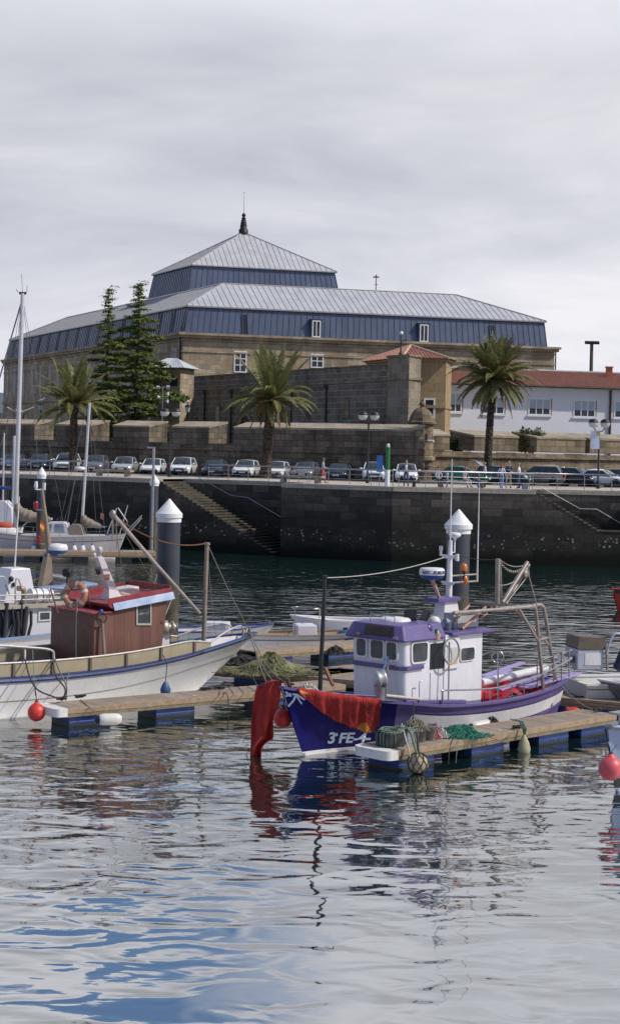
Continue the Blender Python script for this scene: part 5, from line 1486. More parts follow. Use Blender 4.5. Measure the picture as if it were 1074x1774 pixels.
# ================================================================ shared harbour materials
M_CAPW = mat('pile cap white', (.74,.75,.76), .5, 0, .08, 2.5, .6, (.40,.41,.26), streak=True)
def pile_mat():
    m, nt, b = newmat('mooring pile coating'); L = nt.links; co = coord(nt)
    z = N(nt,'ShaderNodeSeparateXYZ'); L.new(co, z.inputs[0])
    w = N(nt,'ShaderNodeMath',operation='MULTIPLY_ADD'); L.new(noise(nt,2.2,5,mapped(nt,co,(1,1,.3))), w.inputs[0]); w.inputs[1].default_value = .9; L.new(z.outputs[2], w.inputs[2])
    c = mixc(nt, ramp(nt, noise(nt,1.2,5,co), [(.3,0),(.7,1)]), (.028,.034,.052), (.05,.058,.08))
    mr = N(nt,'ShaderNodeMapRange'); L.new(w.outputs[0], mr.inputs[0])
    for i, v in enumerate((3.3,3.55,1,0)): mr.inputs[1+i].default_value = v
    c = mixc(nt, mr.outputs[0], c, mixc(nt, ramp(nt, noise(nt,3,6,co), [(.35,0),(.65,1)]), (.045,.038,.026), (.10,.082,.05)))
    L.new(c, b.inputs['Base Color']); b.inputs['Roughness'].default_value = .5; return m
M_PILE = pile_mat()
def planks():
    m, nt, b = newmat('pontoon planks'); L = nt.links; uv = coord(nt,'UV'); co = coord(nt)
    br = N(nt,'ShaderNodeTexBrick'); L.new(mapped(nt,co,(1,1,1),(0,0,rad(90))), br.inputs['Vector']); br.inputs['Scale'].default_value = 1
    br.inputs['Brick Width'].default_value = 3.0; br.inputs['Row Height'].default_value = .125; br.inputs['Mortar Size'].default_value = .010
    br.inputs['Color1'].default_value = (.23,.18,.135,1); br.inputs['Color2'].default_value = (.32,.26,.205,1); br.inputs['Mortar'].default_value = (.05,.035,.025,1)
    c = mixc(nt, .5, br.outputs['Color'], ramp(nt, noise(nt,6,6,mapped(nt,co,(6,1,1))), [(.3,.35),(.7,.75)]), 'OVERLAY')
    c = mixc(nt, ramp(nt, noise(nt,.9,5,co), [(.5,0),(.7,.6)]), c, (.36,.33,.29))
    vo = N(nt,'ShaderNodeTexVoronoi'); L.new(co, vo.inputs['Vector']); vo.inputs['Scale'].default_value = 2.6
    dr = N(nt,'ShaderNodeMath',operation='MULTIPLY'); L.new(ramp(nt, vo.outputs['Distance'], [(.08,1),(.15,0)]), dr.inputs[0]); L.new(ramp(nt, noise(nt,.8,3,co), [(.48,0),(.58,.9)]), dr.inputs[1])
    c = mixc(nt, dr.outputs[0], c, (.62,.61,.57))        # bird droppings
    c = mixc(nt, ramp(nt, noise(nt,1.9,7,co,.7), [(.56,0),(.72,.65)]), c, (.09,.07,.05))
    L.new(c, b.inputs['Base Color']); b.inputs['Roughness'].default_value = .8; L.new(bumpn(nt, br.outputs['Fac'], -.4, .01), b.inputs['Normal']); return m
M_PLANK = planks()
M_EDGE = mat('pontoon timber edge', (.33,.235,.15), .75, 0, .3, 5, .5, (.12,.085,.06))
M_EDGE2 = mat('pontoon lower rail', (.20,.17,.11), .8, 0, .3, 4, .5, (.07,.06,.04))
def float_mat():
    m, nt, b = newmat('blue pontoon float'); L = nt.links; co = coord(nt)
    z = N(nt,'ShaderNodeSeparateXYZ'); L.new(co, z.inputs[0])
    w = N(nt,'ShaderNodeMath',operation='MULTIPLY_ADD'); L.new(noise(nt,5,5,mapped(nt,co,(1,1,.5)),.7), w.inputs[0]); w.inputs[1].default_value = .22; L.new(z.outputs[2], w.inputs[2])
    c = mixc(nt, ramp(nt, noise(nt,2,5,co), [(.3,0),(.7,1)]), (.005,.028,.15), (.010,.05,.24))
    c = mixc(nt, ramp(nt, noise(nt,1.5,6,mapped(nt,co,(4,4,.6))), [(.55,0),(.75,.5)]), c, (.10,.12,.16))
    mr = N(nt,'ShaderNodeMapRange'); L.new(w.outputs[0], mr.inputs[0])
    for i, v in enumerate((.14,.22,1,0)): mr.inputs[1+i].default_value = v
    c = mixc(nt, mr.outputs[0], c, (.012,.018,.012))
    L.new(c, b.inputs['Base Color']); b.inputs['Roughness'].default_value = .5; return m
M_FLOAT = float_mat()
M_ENDW = mat('white plastic bumper', (.72,.72,.70), .45, 0, .08, 3, .5, (.35,.30,.22))
M_ROPE = mat('weathered rope', (.20,.18,.14), .95, 0, .3, 14, bump=.8, bs=60)
M_ROPED = mat('dark rope', (.05,.048,.045), .95, 0, .3, 14)
M_ROPEG = mat('green rope', (.14,.20,.15), .95, 0, .35, 14)
M_ROPEW = mat('pale rope', (.48,.46,.42), .95, 0, .2, 14)
M_RUST = mat('rusty chain', (.15,.075,.04), .9, .2, .4, 10)
M_STEEL = mat('stainless rail', (.55,.55,.55), .25, 1, .1, 5)
M_STEELD = mat('weathered steel tube', (.33,.30,.27), .5, .6, .25, 4, .5, (.22,.12,.07))

def piling(label, px, D, ytip, rb, rc, hcone=.47, zrim=.16):
    p = at(px,1000,D); p.z = 0; zt = at(px,ytip,D).z
    t = thing('mooring_pile', label, 'mooring pile', p, group='white capped mooring piles')
    g = MB(); g.lathe([(rb,-3.5),(rb,zt-hcone-zrim)], n=28); g.build('pile', M_PILE, t)
    g = MB(); g.lathe([(rb+.02,zt-hcone-zrim-.12),(rb+.02,zt-hcone-zrim),(rc,zt-hcone-zrim+.03),(rc,zt-hcone),(rc*.93,zt-hcone+.03),(.02,zt)], n=28, smooth=False); g.build('cap', M_CAPW, t)
    return t
piling('large mooring pile with white cone cap behind the brown cabin boat', 291, 54, 864, .375, .43)
piling('large mooring pile with white cone cap behind the purple boat mast', 792, 51.5, 882, .36, .43)
piling('distant mooring pile near the quay stairs with a lamp pole beside it', 264.5, 108, 822, .27, .33, .45, .16)
piling('distant mooring pile behind the ketch main mast', 69, 106, 809, .26, .31, .45, .16)
lp = thing('pontoon_lamp', 'slim grey lamp pole rising beside the distant pile near the stairs', 'lamp', at(263.5,880,107.3))
h0 = lp.location.z; lp.location.z = .5; zt = at(263.5,775,107.3).z-.5
g = MB(); g.tube([(0,0,0),(0,0,zt)], .09, 8); g.build('pole', M_GALV, lp); g = MB(); g.box((-.18,0,zt-.02), (.5,.22,.1)); g.build('lamp_head', M_GALV, lp)
lp.location.x += .05

# ================================================================ pontoons
def pontoon(name, label, a, b, w, zt=.5, floats=(), endcap=0, fl=1.7, side=1, group='floating pontoons', planksdir=0, mfloat=None, tid=.2):
    """a -> b is the near edge at water level; deck spreads to the left of a->b when side = 1"""
    a, b = V((a[0],a[1],0)), V((b[0],b[1],0)); d = b-a; L_ = d.length; rz = math.atan2(d.y,d.x)
    t = thing(name, label, 'pontoon', a, rz, group)
    s = side; g = MB(); g.obox((0,s*.07,zt-.05), (L_,0,0), (0,s*(w-.14),0), (0,0,.05)); g.build('deck', M_PLANK, t)
    for y in (0, w-.07):
        g = MB(); g.obox((0,s*y,zt-tid+.06), (L_,0,0), (0,s*.07,0), (0,0,tid-.055)); g.build('edge_beam', M_EDGE, t, bevel=.008)
        g = MB(); g.obox((0,s*(y+(.012 if y == 0 else -.012)),zt-tid-.03), (L_,0,0), (0,s*.07,0), (0,0,.086)); g.build('lower_rail', M_EDGE2, t)
    if endcap:
        g = MB(); pts = [(0,s*-.02)]; n = 12; R_ = .22
        for i in range(n+1): q = math.pi/2*i/n; pts.append((-.16-R_*math.sin(q)*.9, s*(R_-R_*math.cos(q))+0))
        for i in range(n+1): q = math.pi/2*i/n; pts.append((-.16-R_*math.cos(q)*.9, s*(w-R_+R_*math.sin(q))))
        pts.append((0,s*(w+.02)))
        g.prism([V((x,y,zt-tid-.01)) for x,y in pts], V((0,0,tid+.015))); g.build('bumper', M_ENDW, t, bevel=.025)
    for x in floats:
        g = MB(); y0, y1 = .1, w-.1
        g.obox((x,s*y0,-.35), (fl,0,0), (0,s*(y1-y0),0), (0,0,zt-tid-.02+.35))
        g.obox((x-.012,s*(y0-.012),.10), (fl+.024,0,0), (0,s*(y1-y0+.024),0), (0,0,.045))
        g.build('float', mfloat or M_FLOAT, t, bevel=.03)
    return t
FR0, FR1 = (2.18,38.4), (8.3,44.5)
pontoon('pontoon_finger', 'wooden finger pontoon beside the purple boat with buckets and net at its white end', FR0, FR1, 1.15, floats=(.12,2.75,5.4,7.2), endcap=1, fl=1.25)
FL0, FL1 = (-6.12,43.4), (1.2,48.95)
pontoon('pontoon_finger', 'wooden finger pontoon beside the brown cabin boat with white rounded end', FL0, FL1, 1.15, floats=(.1,2.75,6.3), endcap=1, fl=1.25)
pontoon('pontoon_walkway', 'wide main pontoon walkway behind both fishing boats', (-3.6,52.2), (16,43.3), 2.3, floats=(1.5,6.5,11.5,16.5), fl=2.0)
M_FLG = mat('dark grey float', (.02,.024,.032), .6)
pa, pb_ = at(-40,967,103.5), at(270,968,105.2)
pontoon('pontoon_walkway', 'far wooden pontoon in front of the white ketch', (pa.x,pa.y), (pb_.x,pb_.y), 2.0, zt=.62, floats=(.6,2.9,5.9,8.6), fl=.95, mfloat=M_FLG, tid=.3)
pontoon('pontoon_finger', 'pale finger pontoon beyond the walkway beside the white skiff', (-1.6,56.2), (5.2,61.8), 1.2, floats=(.3,3.2,6), fl=1.3, group='floating pontoons')
pontoon('pontoon_finger', 'narrow finger pontoon beyond the purple boat bow with white edge', (.4,50.6), (4.2,54.2), 1.4, floats=(1.0,3.2), fl=1.2, group='floating pontoons')
# ================================================================ purple fishing boat
M_PURP = mat('purple paint', (.105,.08,.24), .5, 0, .14, 1.5, .5, (.17,.12,.15), streak=True)
M_NAVY = mat('deep blue purple hull', (.007,.005,.105), .6, 0, .15, 1.2, .25, (.02,.015,.08), streak=True, spec=.12)
M_BWHT = mat('boat white paint', (.68,.67,.69), .45, 0, .07, 2, .45, (.42,.31,.20), streak=True)
M_CABW = mat('cabin white gel coat', (.66,.66,.72), .4, 0, .06, 1.2, .35, (.46,.38,.32), streak=True)
M_ANTI = mat('dark antifouling', (.05,.012,.015), .7)
M_BGLASS = glass('boat window glass', (.055,.062,.068), .04)
M_REDT = mat('red tarpaulin', (.42,.012,.03), .5, 0, .2, 2)
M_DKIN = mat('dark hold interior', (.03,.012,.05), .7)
FP = Frame((0,40.2), -.686, -.728)
HP = Hull(9.5, [0,.1,.2,.3,.42,.6,.78,.92,1], [.04,.56,.92,1.16,1.34,1.42,1.36,1.16,.92], [1.70,1.47,1.28,1.14,.98,.90,.92,1.0,1.07], [0,.22,.46,.64,.78,.86,.86,.8,.72], .80, .1, 1.2)
pb = thing('purple_fishing_boat', 'purple and white fishing boat with wheelhouse, radar mast and steel gantry', 'fishing boat', FP.o, FP.rz)
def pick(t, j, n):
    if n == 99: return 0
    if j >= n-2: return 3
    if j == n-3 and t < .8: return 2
    return 1 if t < .275 else 0  # bow part gets a darker, bluer colour than the hull aft
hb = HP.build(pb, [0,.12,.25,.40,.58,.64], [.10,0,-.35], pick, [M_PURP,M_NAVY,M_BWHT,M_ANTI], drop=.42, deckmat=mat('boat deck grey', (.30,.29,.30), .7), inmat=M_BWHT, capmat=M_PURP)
HP.strake(hb, .62, .05, .035, M_PURP, .34, 1.0); HP.strake(hb, .19, .03, .02, M_PURP, .28, 1.0)
# white band with a round front end
g = MB()
for side in (1,-1):
    rows = []; t0 = HP.t_of_x(-2.78, side)
    for i in range(50):
        t = t0+(1-t0)*(i/49)**1.6; x = (t-t0)*9.9; k = math.sqrt(max(0,1-max(0,1-x/.16)**2)); zc_ = HP.zs(t)-.40; hh = .155*max(.03,k)
        rows.append([HP.Pi(t,side,zc_+hh*q,.006) for q in (-1,-.5,0,.5,1)])
    g.grid(rows, 0, flip=side > 0)
g.build('white_band', M_BWHT, hb)
# bow lettering and emblem
ltr = mat('pale blue lettering', (.50,.60,.74), .5)
def on_hull(px, py, scale_px=1.0):
    """hull point on the port bow seen at a pixel, as (t, z)"""
    best = None
    for i in range(0, 60):
        t = i/60*.5
        for k in range(0, 30):
            z = .1+1.5*k/30; w = FP.world(HP.P(t,1,z)); u, v = w.x/w.y*FOC, (ZC-w.z)/w.y*FOC
            uu, vv = unroll(px,py); e = (u-uu)**2+(v-vv)**2
            if best is None or e < best[0]: best = (e,t,z)
    return best[1], best[2]
tA, zA = on_hull(566,1288); tB, zB_ = on_hull(640,1284)
LX = (HP.P(tB,1,zB_)-HP.P(tA,1,zA)).length
def put(x0, y0, sx=1.0):
    def f(x, y):
        k = (x*sx+x0)/LX; t = tA+(tB-tA)*k; z = zA+(zB_-zA)*k+y+y0
        return HP.Pi(t,1,z,.008)
    return f
text_on(hb, '3', .40, put(0,0,1.15), ltr, 'registration_lettering', .25, .012, 1)
text_on(hb, 'a', .15, put(.255,.19), ltr, 'registration_lettering', .25, .006, 1)
text_on(hb, 'FE-4-', .37, put(.32,0,1.15), ltr, 'registration_lettering', .25, .012, 1)
def line_on(pts, w, nm='bow_emblem'):
    q = [on_hull(*p) for p in pts]; g = MB()
    for (a,b) in zip(q,q[1:]):
        pa_, pb2 = HP.Pi(a[0],1,a[1],.007), HP.Pi(b[0],1,b[1],.007); n = HP.Nrm((a[0]+b[0])/2,1,(a[1]+b[1])/2); d = (pb2-pa_).normalized(); s = n.cross(d)*w/2
        g.add([pa_-s,pb2-s,pb2+s,pa_+s],[(0,1,2,3)],0,False)
    g.build(nm, ltr, hb)
line_on([(500,1225),(509,1214),(513,1202)], .055); line_on([(513,1202),(528,1214)], .05); line_on([(511,1207),(526,1219)], .035); line_on([(508,1197),(514,1203)], .04)
text_on(hb, '3a', .17, lambda x,y: HP.Pi(*[(on_hull(488,1208)[0]+x*.09), 1, on_hull(488,1208)[1]+y], .008), ltr, 'registration_lettering', .2, .006)

# ---- wheelhouse
YP = .95
cf = FP.on_y(703,1205,YP).x; cr = FP.on_y(834,1215,YP).x
ys_ = FP.on_x(614,1180,cf).y; YS = max(-1.15, min(-.75, ys_))
zt_ = FP.on_y(703,1110,YP).z+.03; zdk = .45
zr_f = zt_+.33
fl = .16                                  # forward lean of the front at the top
wh = MB()
bt = [V((cf,YS,zdk)),V((cf+.10,YS+.14,zdk)),V((cf+.10,YP-.14,zdk)),V((cf,YP,zdk)),V((cr,YP,zdk)),V((cr,YS,zdk))]
tp = [V((cf+fl*.6,YS,zt_)),V((cf+fl,YS+.16,zt_)),V((cf+fl,YP-.16,zt_)),V((cf+fl*.4,YP,zt_)),V((cr,YP,zt_)),V((cr,YS,zt_))]
n6 = 6
wh.add(bt+tp, [(i,i+n6,(i+1)%n6+n6,(i+1)%n6) for i in range(n6)], 0, False)
wh.poly(tp)
house = wh.build('wheelhouse', M_CABW, pb, bevel=.05, seg=3)
# purple visor roof with sloping fascia
vis = MB()
o1 = [V((cf+fl+.12,YS-.12,zt_-.02)),V((cf+fl+.17,YS+.1,zt_-.0)),V((cf+fl+.17,YP-.14,zt_-.0)),V((cf+fl+.05,YP+.10,zt_-.02)),V((cf-1.45,YP+.08,zt_-.02)),V((cf-1.45,YS-.1,zt_-.02))]
o2 = [p*1 for p in o1]
c0 = sum(o1,V((0,0,0)))/6
o2 = [V((c0.x+(p.x-c0.x)*.88-.05, c0.y+(p.y-c0.y)*.83, zr_f)) for p in o1]
o2[4].x = o2[5].x = cf-1.42; 
o0 = [p+V((0,0,-.05)) for p in o1]
vis.add(o0+o1+o2, [(i,(i+1)%6,(i+1)%6+6,i+6) for i in range(6)]+[(i+6,(i+1)%6+6,(i+1)%6+12,i+12) for i in range(6)]+[tuple(range(12,18)),tuple(range(6))[::-1]], 0, False)
vs_ = vis.build('visor_roof', M_PURP, pb, bevel=.04, seg=3)
g = MB(); g.box((cr+.55,(YP+YS)/2,zt_+.02), (cr*0+1.75,YP-YS+.24,.09)); g.build('aft_roof', M_PURP, pb, bevel=.02)
g = MB(); g.lathe([(.42,0),(.41,.06),(.34,.10),(.02,.12)], (cf-.75,-.1,zr_f-.02), 16); g.build('roof_hatch', M_BWHT, vs_)
# purple belt
zb_ = FP.on_y(703,1158,YP).z
g = MB(); e = .035
q0 = [V((cf+fl*.3*0+.0,YS-e,0)),V((cf+.15+e,YS+.12,0)),V((cf+.15+e,YP-.12,0)),V((cf+.06,YP+e,0)),V((cf-.62,YP+e,0))]
for a,b in zip(q0,q0[1:]): g.bar(a+V((0,0,zb_)),b+V((0,0,zb_)),.06,.11)
g.build('belt_moulding', M_PURP, house, bevel=.02)
def cab_window(p00, p10, p11, p01, name='window', frame=.05, open_=False, m=None):
    """rounded rectangular window; corners bottom left, bottom right, top right, top left"""
    P4 = [V(p) for p in (p00,p10,p11,p01)]; n = (P4[1]-P4[0]).cross(P4[3]-P4[0]).normalized()
    c = sum(P4,V((0,0,0)))/4
    def ring(k, r):
        out = []
        for i in range(4):
            p = c+(P4[i]-c)*k; a = c+(P4[i-1]-c)*k; b = c+(P4[(i+1)%4]-c)*k
            u, w = (a-p).normalized(), (b-p).normalized()
            for j in range(5):
                q = math.pi/2*j/4; out.append(p+u*r*(1-math.sin(q))+w*r*(1-math.cos(q)))
        return out
    W_ = (P4[1]-P4[0]).length; k1 = 1-2*frame/W_*.9
    A, B = ring(1.0,.10), ring(k1,.08)
    if n.dot(c-V((cf-1.2,0,c.z))) < 0: n = -n
    g = MB(); N_ = len(A)
    g.add([p+n*.006 for p in A]+[p+n*.035 for p in A]+[p+n*.035 for p in B]+[p+n*.006 for p in B],
        [(i,(i+1)%N_,(i+1)%N_+N_,i+N_) for i in range(N_)]+[(i+N_,(i+1)%N_+N_,(i+1)%N_+2*N_,i+2*N_) for i in range(N_)]+[(i+2*N_,(i+1)%N_+2*N_,(i+1)%N_+3*N_,i+3*N_) for i in range(N_)],0,False)
    f = g.build(name, m or M_BWHT, house)
    g = MB(); g.poly([p+n*.012 for p in B]); g.build('pane', M_BGLASS, f)
    return f
def front_pt(y, z): return V((cf+.10+(fl-.10)*(z-zdk)/(zt_-zdk)+.0, y, z))
zw0, zw1 = FP.on_x(655,1143,cf+.1).z, FP.on_x(655,1105,cf+.1).z
for (xa,xb) in ((609,637),(641,667),(668,700)):
    ya, yb = FP.on_x(xa,1125,cf+.15).y, FP.on_x(xb,1125,cf+.15).y
    ya = max(ya, YS+.16); yb = min(yb, YP-.15)
    cab_window(front_pt(ya,zw0),front_pt(yb,zw0),front_pt(yb,zw1),front_pt(ya,zw1))
def side_pt(x, z): return V((x,YP,z))
xa, xb = FP.on_y(714,1125,YP).x, FP.on_y(741,1125,YP).x
z0_, z1_ = FP.on_y(728,1149,YP).z, FP.on_y(728,1111,YP).z
cab_window(side_pt(xa+.05,z0_),side_pt(xb+.02,z0_),side_pt(xb,z1_),side_pt(xa+.08,z1_))
xa, xb = FP.on_y(795,1135,YP).x, FP.on_y(821,1135,YP).x; z0_, z1_ = FP.on_y(808,1145,YP).z, FP.on_y(808,1121,YP).z
cab_window(side_pt(xa,z0_),side_pt(xb,z0_),side_pt(xb,z1_),side_pt(xa,z1_), frame=.035)
g = MB(); a = FP.on_y(744,1160,YP); b = FP.on_y(768,1113,YP); g.obox((a.x,YP+.003,a.z), (b.x-a.x,0,0), (0,.01,0), (0,0,min(b.z,zt_-.06)-a.z)); dr = g.build('door_opening', M_SLIT, house)
g = MB(); a = FP.on_y(767,1160,YP); b = FP.on_y(793,1113,YP); g.obox((a.x,YP+.02,a.z), (b.x-a.x,0,0), (0,.035,0), (0,0,zt_-.06-a.z)); sl_ = g.build('sliding_door', M_CABW, house, bevel=.012)
g = MB(); g.obox((a.x-.08,YP+.056,a.z+.12), (b.x-a.x+.16,0,0), (0,.006,0), (0,0,.42)); g.build('pane', mat('milky pane', (.5,.5,.5), .3), sl_)
for x_ in (745, 768):
    a = FP.on_y(x_,1165,YP); g = MB(); g.bar((a.x,YP+.004,a.z),(a.x,YP+.004,.55),.018); g.build('door_seam', mat('seam grey',(.40,.40,.45),.6), house)
# name board
nb0, nb1 = FP.on_x(626,1093,cf+.42), FP.on_x(675,1093,cf+.42)
def fas(y, k): 
    a, b = V((cf+fl+.17,y,zt_-.0)), V((o2[1].x,y,zr_f)); p = a.lerp(b,k); nn = V((b.z-a.z,0,a.x-b.x)).normalized(); return p+nn*.012, nn
pa0, nn = fas(nb0.y,.16); pa1, _ = fas(nb1.y,.16); pt0, _ = fas(nb0.y,.88); up_ = (pt0-pa0)
g = MB(); g.obox(pa0, pa1-pa0, up_, nn*.03); bd = g.build('name_board', mat('dark varnished wood', (.035,.018,.012), .4, 0, .3, 6), vs_, bevel=.008)
bl = mat('bronze letters', (.16,.10,.07), .5)
for txt, k, sz in (('',.55,.12),('',.12,.10)):
    wd = (pa1-pa0).length
    
    g = MB(); r_ = random.Random(int(k*100)); x = .07
    while x < wd-.10:            # carved characters too worn to read
        w_ = r_.uniform(.025,.05); e_ = (pa1-pa0).normalized(); u_ = up_.normalized(); b_ = pa0+e_*x+up_*k+nn*.034
        g.obox(b_, e_*.012, u_*sz*.8, nn*.004)
        if r_.random() < .6: g.obox(b_+e_*w_, e_*.012, u_*sz*.8, nn*.004)
        g.obox(b_+u_*sz*r_.choice((0,.35,.7)), e_*w_, u_*.012, nn*.0045); x += w_+.035
    g.build('board_lettering', bl, bd)
for y in (nb0.y-.16, nb1.y+.12):
    p,_ = fas(y,.12); g = MB(); g.box(p+nn*.02,(.04,.13,.06)); g.build('fairlead', M_STEELD, vs_)
# roof rail, searchlights, horn dome
g = MB(); zr0 = zr_f
for x, y in ((cf-.15,YS+.35),(cf-.15,YP-.55),(cf-.2,.05)): g.tube([(x,y,zr0),(x,y,zr0+.18)], .012, 5)
g.tube([(cf-.15,YS+.35,zr0+.18),(cf-.15,YP-.55,zr0+.18)], .014, 5); g.build('roof_rail', M_STEEL, vs_)
for px_, tilt in ((711,.55),(737,-.45)):
    p = FP.on_y(px_,1066,.15); g = MB(); g.box(p,(.09,.34,.26),rz=tilt,ry=-.5); f = g.build('floodlight', M_BLACK, vs_, bevel=.015)
    g = MB(); g.bar(p-V((0,0,.1)), V((p.x,p.y,zr0)), .03); g.build('bracket', M_BLACK, f)
p = FP.on_y(752,1078,.1); g = MB(); g.lathe([(.16,-.08),(.17,.05),(.1,.14),(.02,.16)], p, 14); g.tube([p+V((0,0,-.3)),p],.04,6); g.build('satellite_dome', M_BWHT, vs_)
p = FP.on_y(741,1094,YP-.1); g = MB(); g.ball(p, .15, 10, sc=(1,.8,1.35)); g.build('side_light', mat('dark violet lamp', (.05,.02,.14), .35), vs_)
p = FP.on_y(756,1100,YP+.02); g = MB(); g.lathe([(.09,-.12),(.10,.0),(.10,.05)], p, 10, 1); g.lathe([(.10,.05),(.06,.13),(.01,.16)], p, 10, 0); g.build('side_light', [mat('green lens',(.02,.12,.06),.3), mat('pale pot',(.55,.30,.24),.6)], vs_)
# mast pedestal, pole and fittings
YM = .05
def mp(px, py): return FP.on_y(px,py,YM)
b0, b1 = mp(757,1088), mp(786,1088); t0_, t1_ = mp(762,1042), mp(784,1042)
g = MB(); dy = .16
zb0 = min(b0.z, zt_+.05)
lo = [V((mp(757,1085).x,YM-dy*1.3,zb0)),V((mp(782,1085).x-.15,YM-dy*1.3,zb0)),V((mp(782,1085).x-.15,YM+dy*1.3,zb0)),V((mp(757,1085).x,YM+dy*1.3,zb0))]
hi = [V((t0_.x,YM-dy,t0_.z)),V((t1_.x,YM-dy,t0_.z)),V((t1_.x,YM+dy,t0_.z)),V((t0_.x,YM+dy,t0_.z))]
g.add(lo+hi, [(i,(i+1)%4,(i+1)%4+4,i+4) for i in range(4)], 0, False); ped = g.build('mast_pedestal', M_CABW, pb, bevel=.02)
g = MB(); g.obox((mp(747,1038).x,YM-.24,t0_.z), (mp(786,1038).x-mp(747,1038).x,0,0), (0,.48,0), (0,0,.11)); g.build('mast_step', M_PURP, ped, bevel=.015)
pbm, ptp = mp(777,1038), mp(783,936); ptp = V((pbm.x-.02,YM,ptp.z))
g = MB(); g.tube([pbm, pbm.lerp(ptp,.33), pbm.lerp(ptp,.5), pbm.lerp(ptp,1)], [.085,.08,.07,.05], 10); mst = g.build('mast', M_CABW, pb)
zx1, zx2 = mp(780,964).z, mp(780,1010).z
for z, hw in ((zx1,.27),(zx2,.24)):
    g = MB(); q = pbm.lerp(ptp,(z-pbm.z)/(ptp.z-pbm.z)); 
    g.prism([q+V((-.0,-hw*1.0,.04)),q+V((0,hw,.04)),q+V((0,hw*.5,-.05)),q+V((0,-hw*.5,-.05))], V((.09,0,0))); g.build('crosstree', M_CABW, mst)
q = pbm.lerp(ptp,(zx1-pbm.z)/(ptp.z-pbm.z))
g = MB(); g.lathe([(.035,0),(.035,.14),(.05,.15),(.05,.26)], q+V((.04,-.28,.0)), 8); g.lathe([(.05,-.1),(.05,.08)], q+V((.04,.27,0)), 8); g.build('mast_lamp', M_BWHT, mst)
p = mp(787.5,928); g = MB(); g.lathe([(.03,-.05),(.05,0),(.16,.07),(.165,.13),(.12,.16),(.02,.17)], p-V((0,0,.08)), 16); g.tube([p-V((0,0,.1)), V((p.x,YM,mp(787,957).z)), V((ptp.x,YM,mp(787,957).z))], .022, 6); g.build('gps_antenna', M_BWHT, mst)
for px_, yt, yb in ((778,795,1004),(826,835,1008)):
    a, b = mp(px_,yb), mp(px_+2,yt); g = MB(); g.tube([a,a+V((0,0,.5)),V((a.x,YM,b.z))], [.028,.022,.010], 6); g.build('whip_antenna', M_BWHT, mst)
for yy in (998,1010):
    a, b = mp(780,yy), mp(824,yy+1); b.z = a.z; g = MB(); g.tube([a,b], .03, 6); g.build('antenna_arm', M_STEELD, mst)
p = mp(803,985); g = MB(); g.lathe([(.03,-.3),(.04,-.05)], p, 8); g.build('beacon_stem', M_BLACK, mst)
g = MB(); g.lathe([(.095,-.06),(.10,0),(.085,.10),(.03,.14)], p, 12); g.build('amber_beacon', mat('amber lens', (.60,.17,.02), .2), mst)
p = mp(805,1004); g = MB(); g.lathe([(.02,-.16),(.08,-.05),(.08,.05),(.03,.1)], p, 10); g.build('amber_beacon', mat('amber lens', (.60,.17,.02), .2), mst)
# radar
pr = mp(748,993); g = MB()
g.lathe([(.12,-.16),(.27,-.13),(.325,-.04)], pr, 24, 1); g.lathe([(.325,-.04),(.335,.02),(.325,.10),(.29,.135),(.02,.15)], pr, 24, 0)
rd = g.build('radar', [M_BWHT, mat('radar blue', (.02,.07,.30), .4)], mst)
g = MB(); g.tube([pr-V((0,0,.15)), mp(761,1038)], [.06,.05], 7); g.build('radar_arm', mat('weathered pink arm', (.45,.30,.26), .7, 0, .2, 3), rd)
def ringtxt(a0):
    rb_ = mat('radar lettering', (.02,.04,.13), .5)
    fwd = (V((0,0,ZC))-FP.world(pr)); a_c = math.atan2(fwd.dot(FP.p), fwd.dot(FP.f))
    def f(x, y):
        q = a_c+(x+a0)/.336; return pr+V((math.cos(q)*.339, math.sin(q)*.339, -.005+y))
    return f, rb_
f_, rb_ = ringtxt(-.285); text_on(rd, 'NXT', .105, f_, rb_, 'radar_lettering', .2, .004)
f_, rb_ = ringtxt(.03); text_on(rd, 'FURUNO', .115, f_, rb_, 'radar_lettering', .2, .006)
# exhaust pipes and grey locker on the aft roof
for px_, py_ in ((775,1073),(786,1063)):
    a = FP.on_y(px_+1,1115,.55); b = FP.on_y(px_+1,py_+4,.55); g = MB()
    g.tube(smooth_path([V((a.x,.55,zt_-.6)),V((a.x,.55,b.z-.08)),V((a.x+.03,.55,b.z)),V((a.x+.16,.55,b.z+.02))],5), .075, 10); g.build('exhaust_pipe', mat('pale grey pipe', (.36,.39,.46), .35, .3), pb)
a, b = FP.on_y(782,1100,.6), FP.on_y(832,1100,.6); g = MB(); g.box(((a.x+b.x)/2,.35,zt_+.26), (abs(b.x-a.x)*.72,.6,.36)); lk = g.build('roof_locker', mat('grey locker', (.40,.41,.42), .5, 0, .1, 2, .3), pb, bevel=.015)
g = MB(); g.box(((a.x+b.x)/2,.35,zt_+.455), (abs(b.x-a.x)*.76,.66,.035)); g.build('lid', mat('grey locker lid', (.30,.28,.26), .6), lk, bevel=.01)
# hose loop hung on a staff beside the door
p = FP.on_y(781,1128,YP+.22); g = MB(); g.torus(p, .32, .022, (0,1,.05), 30, 7, a0=math.pi*.95, a1=math.pi*2.35); h1 = g.build('hose_loop', mat('grey hose', (.16,.17,.19), .6), pb)
g = MB(); g.torus(p, .32, .023, (0,1,.05), 20, 7, a0=math.pi*.33, a1=math.pi*.97); g.build('hose_end', mat('ochre hose', (.42,.28,.12), .6), h1)
a = FP.on_y(776,1226,YP+.25); b = FP.on_y(778,1112,YP+.22); g = MB(); g.tube([a,b], .02, 6); g.build('staff', M_STEELD, pb)
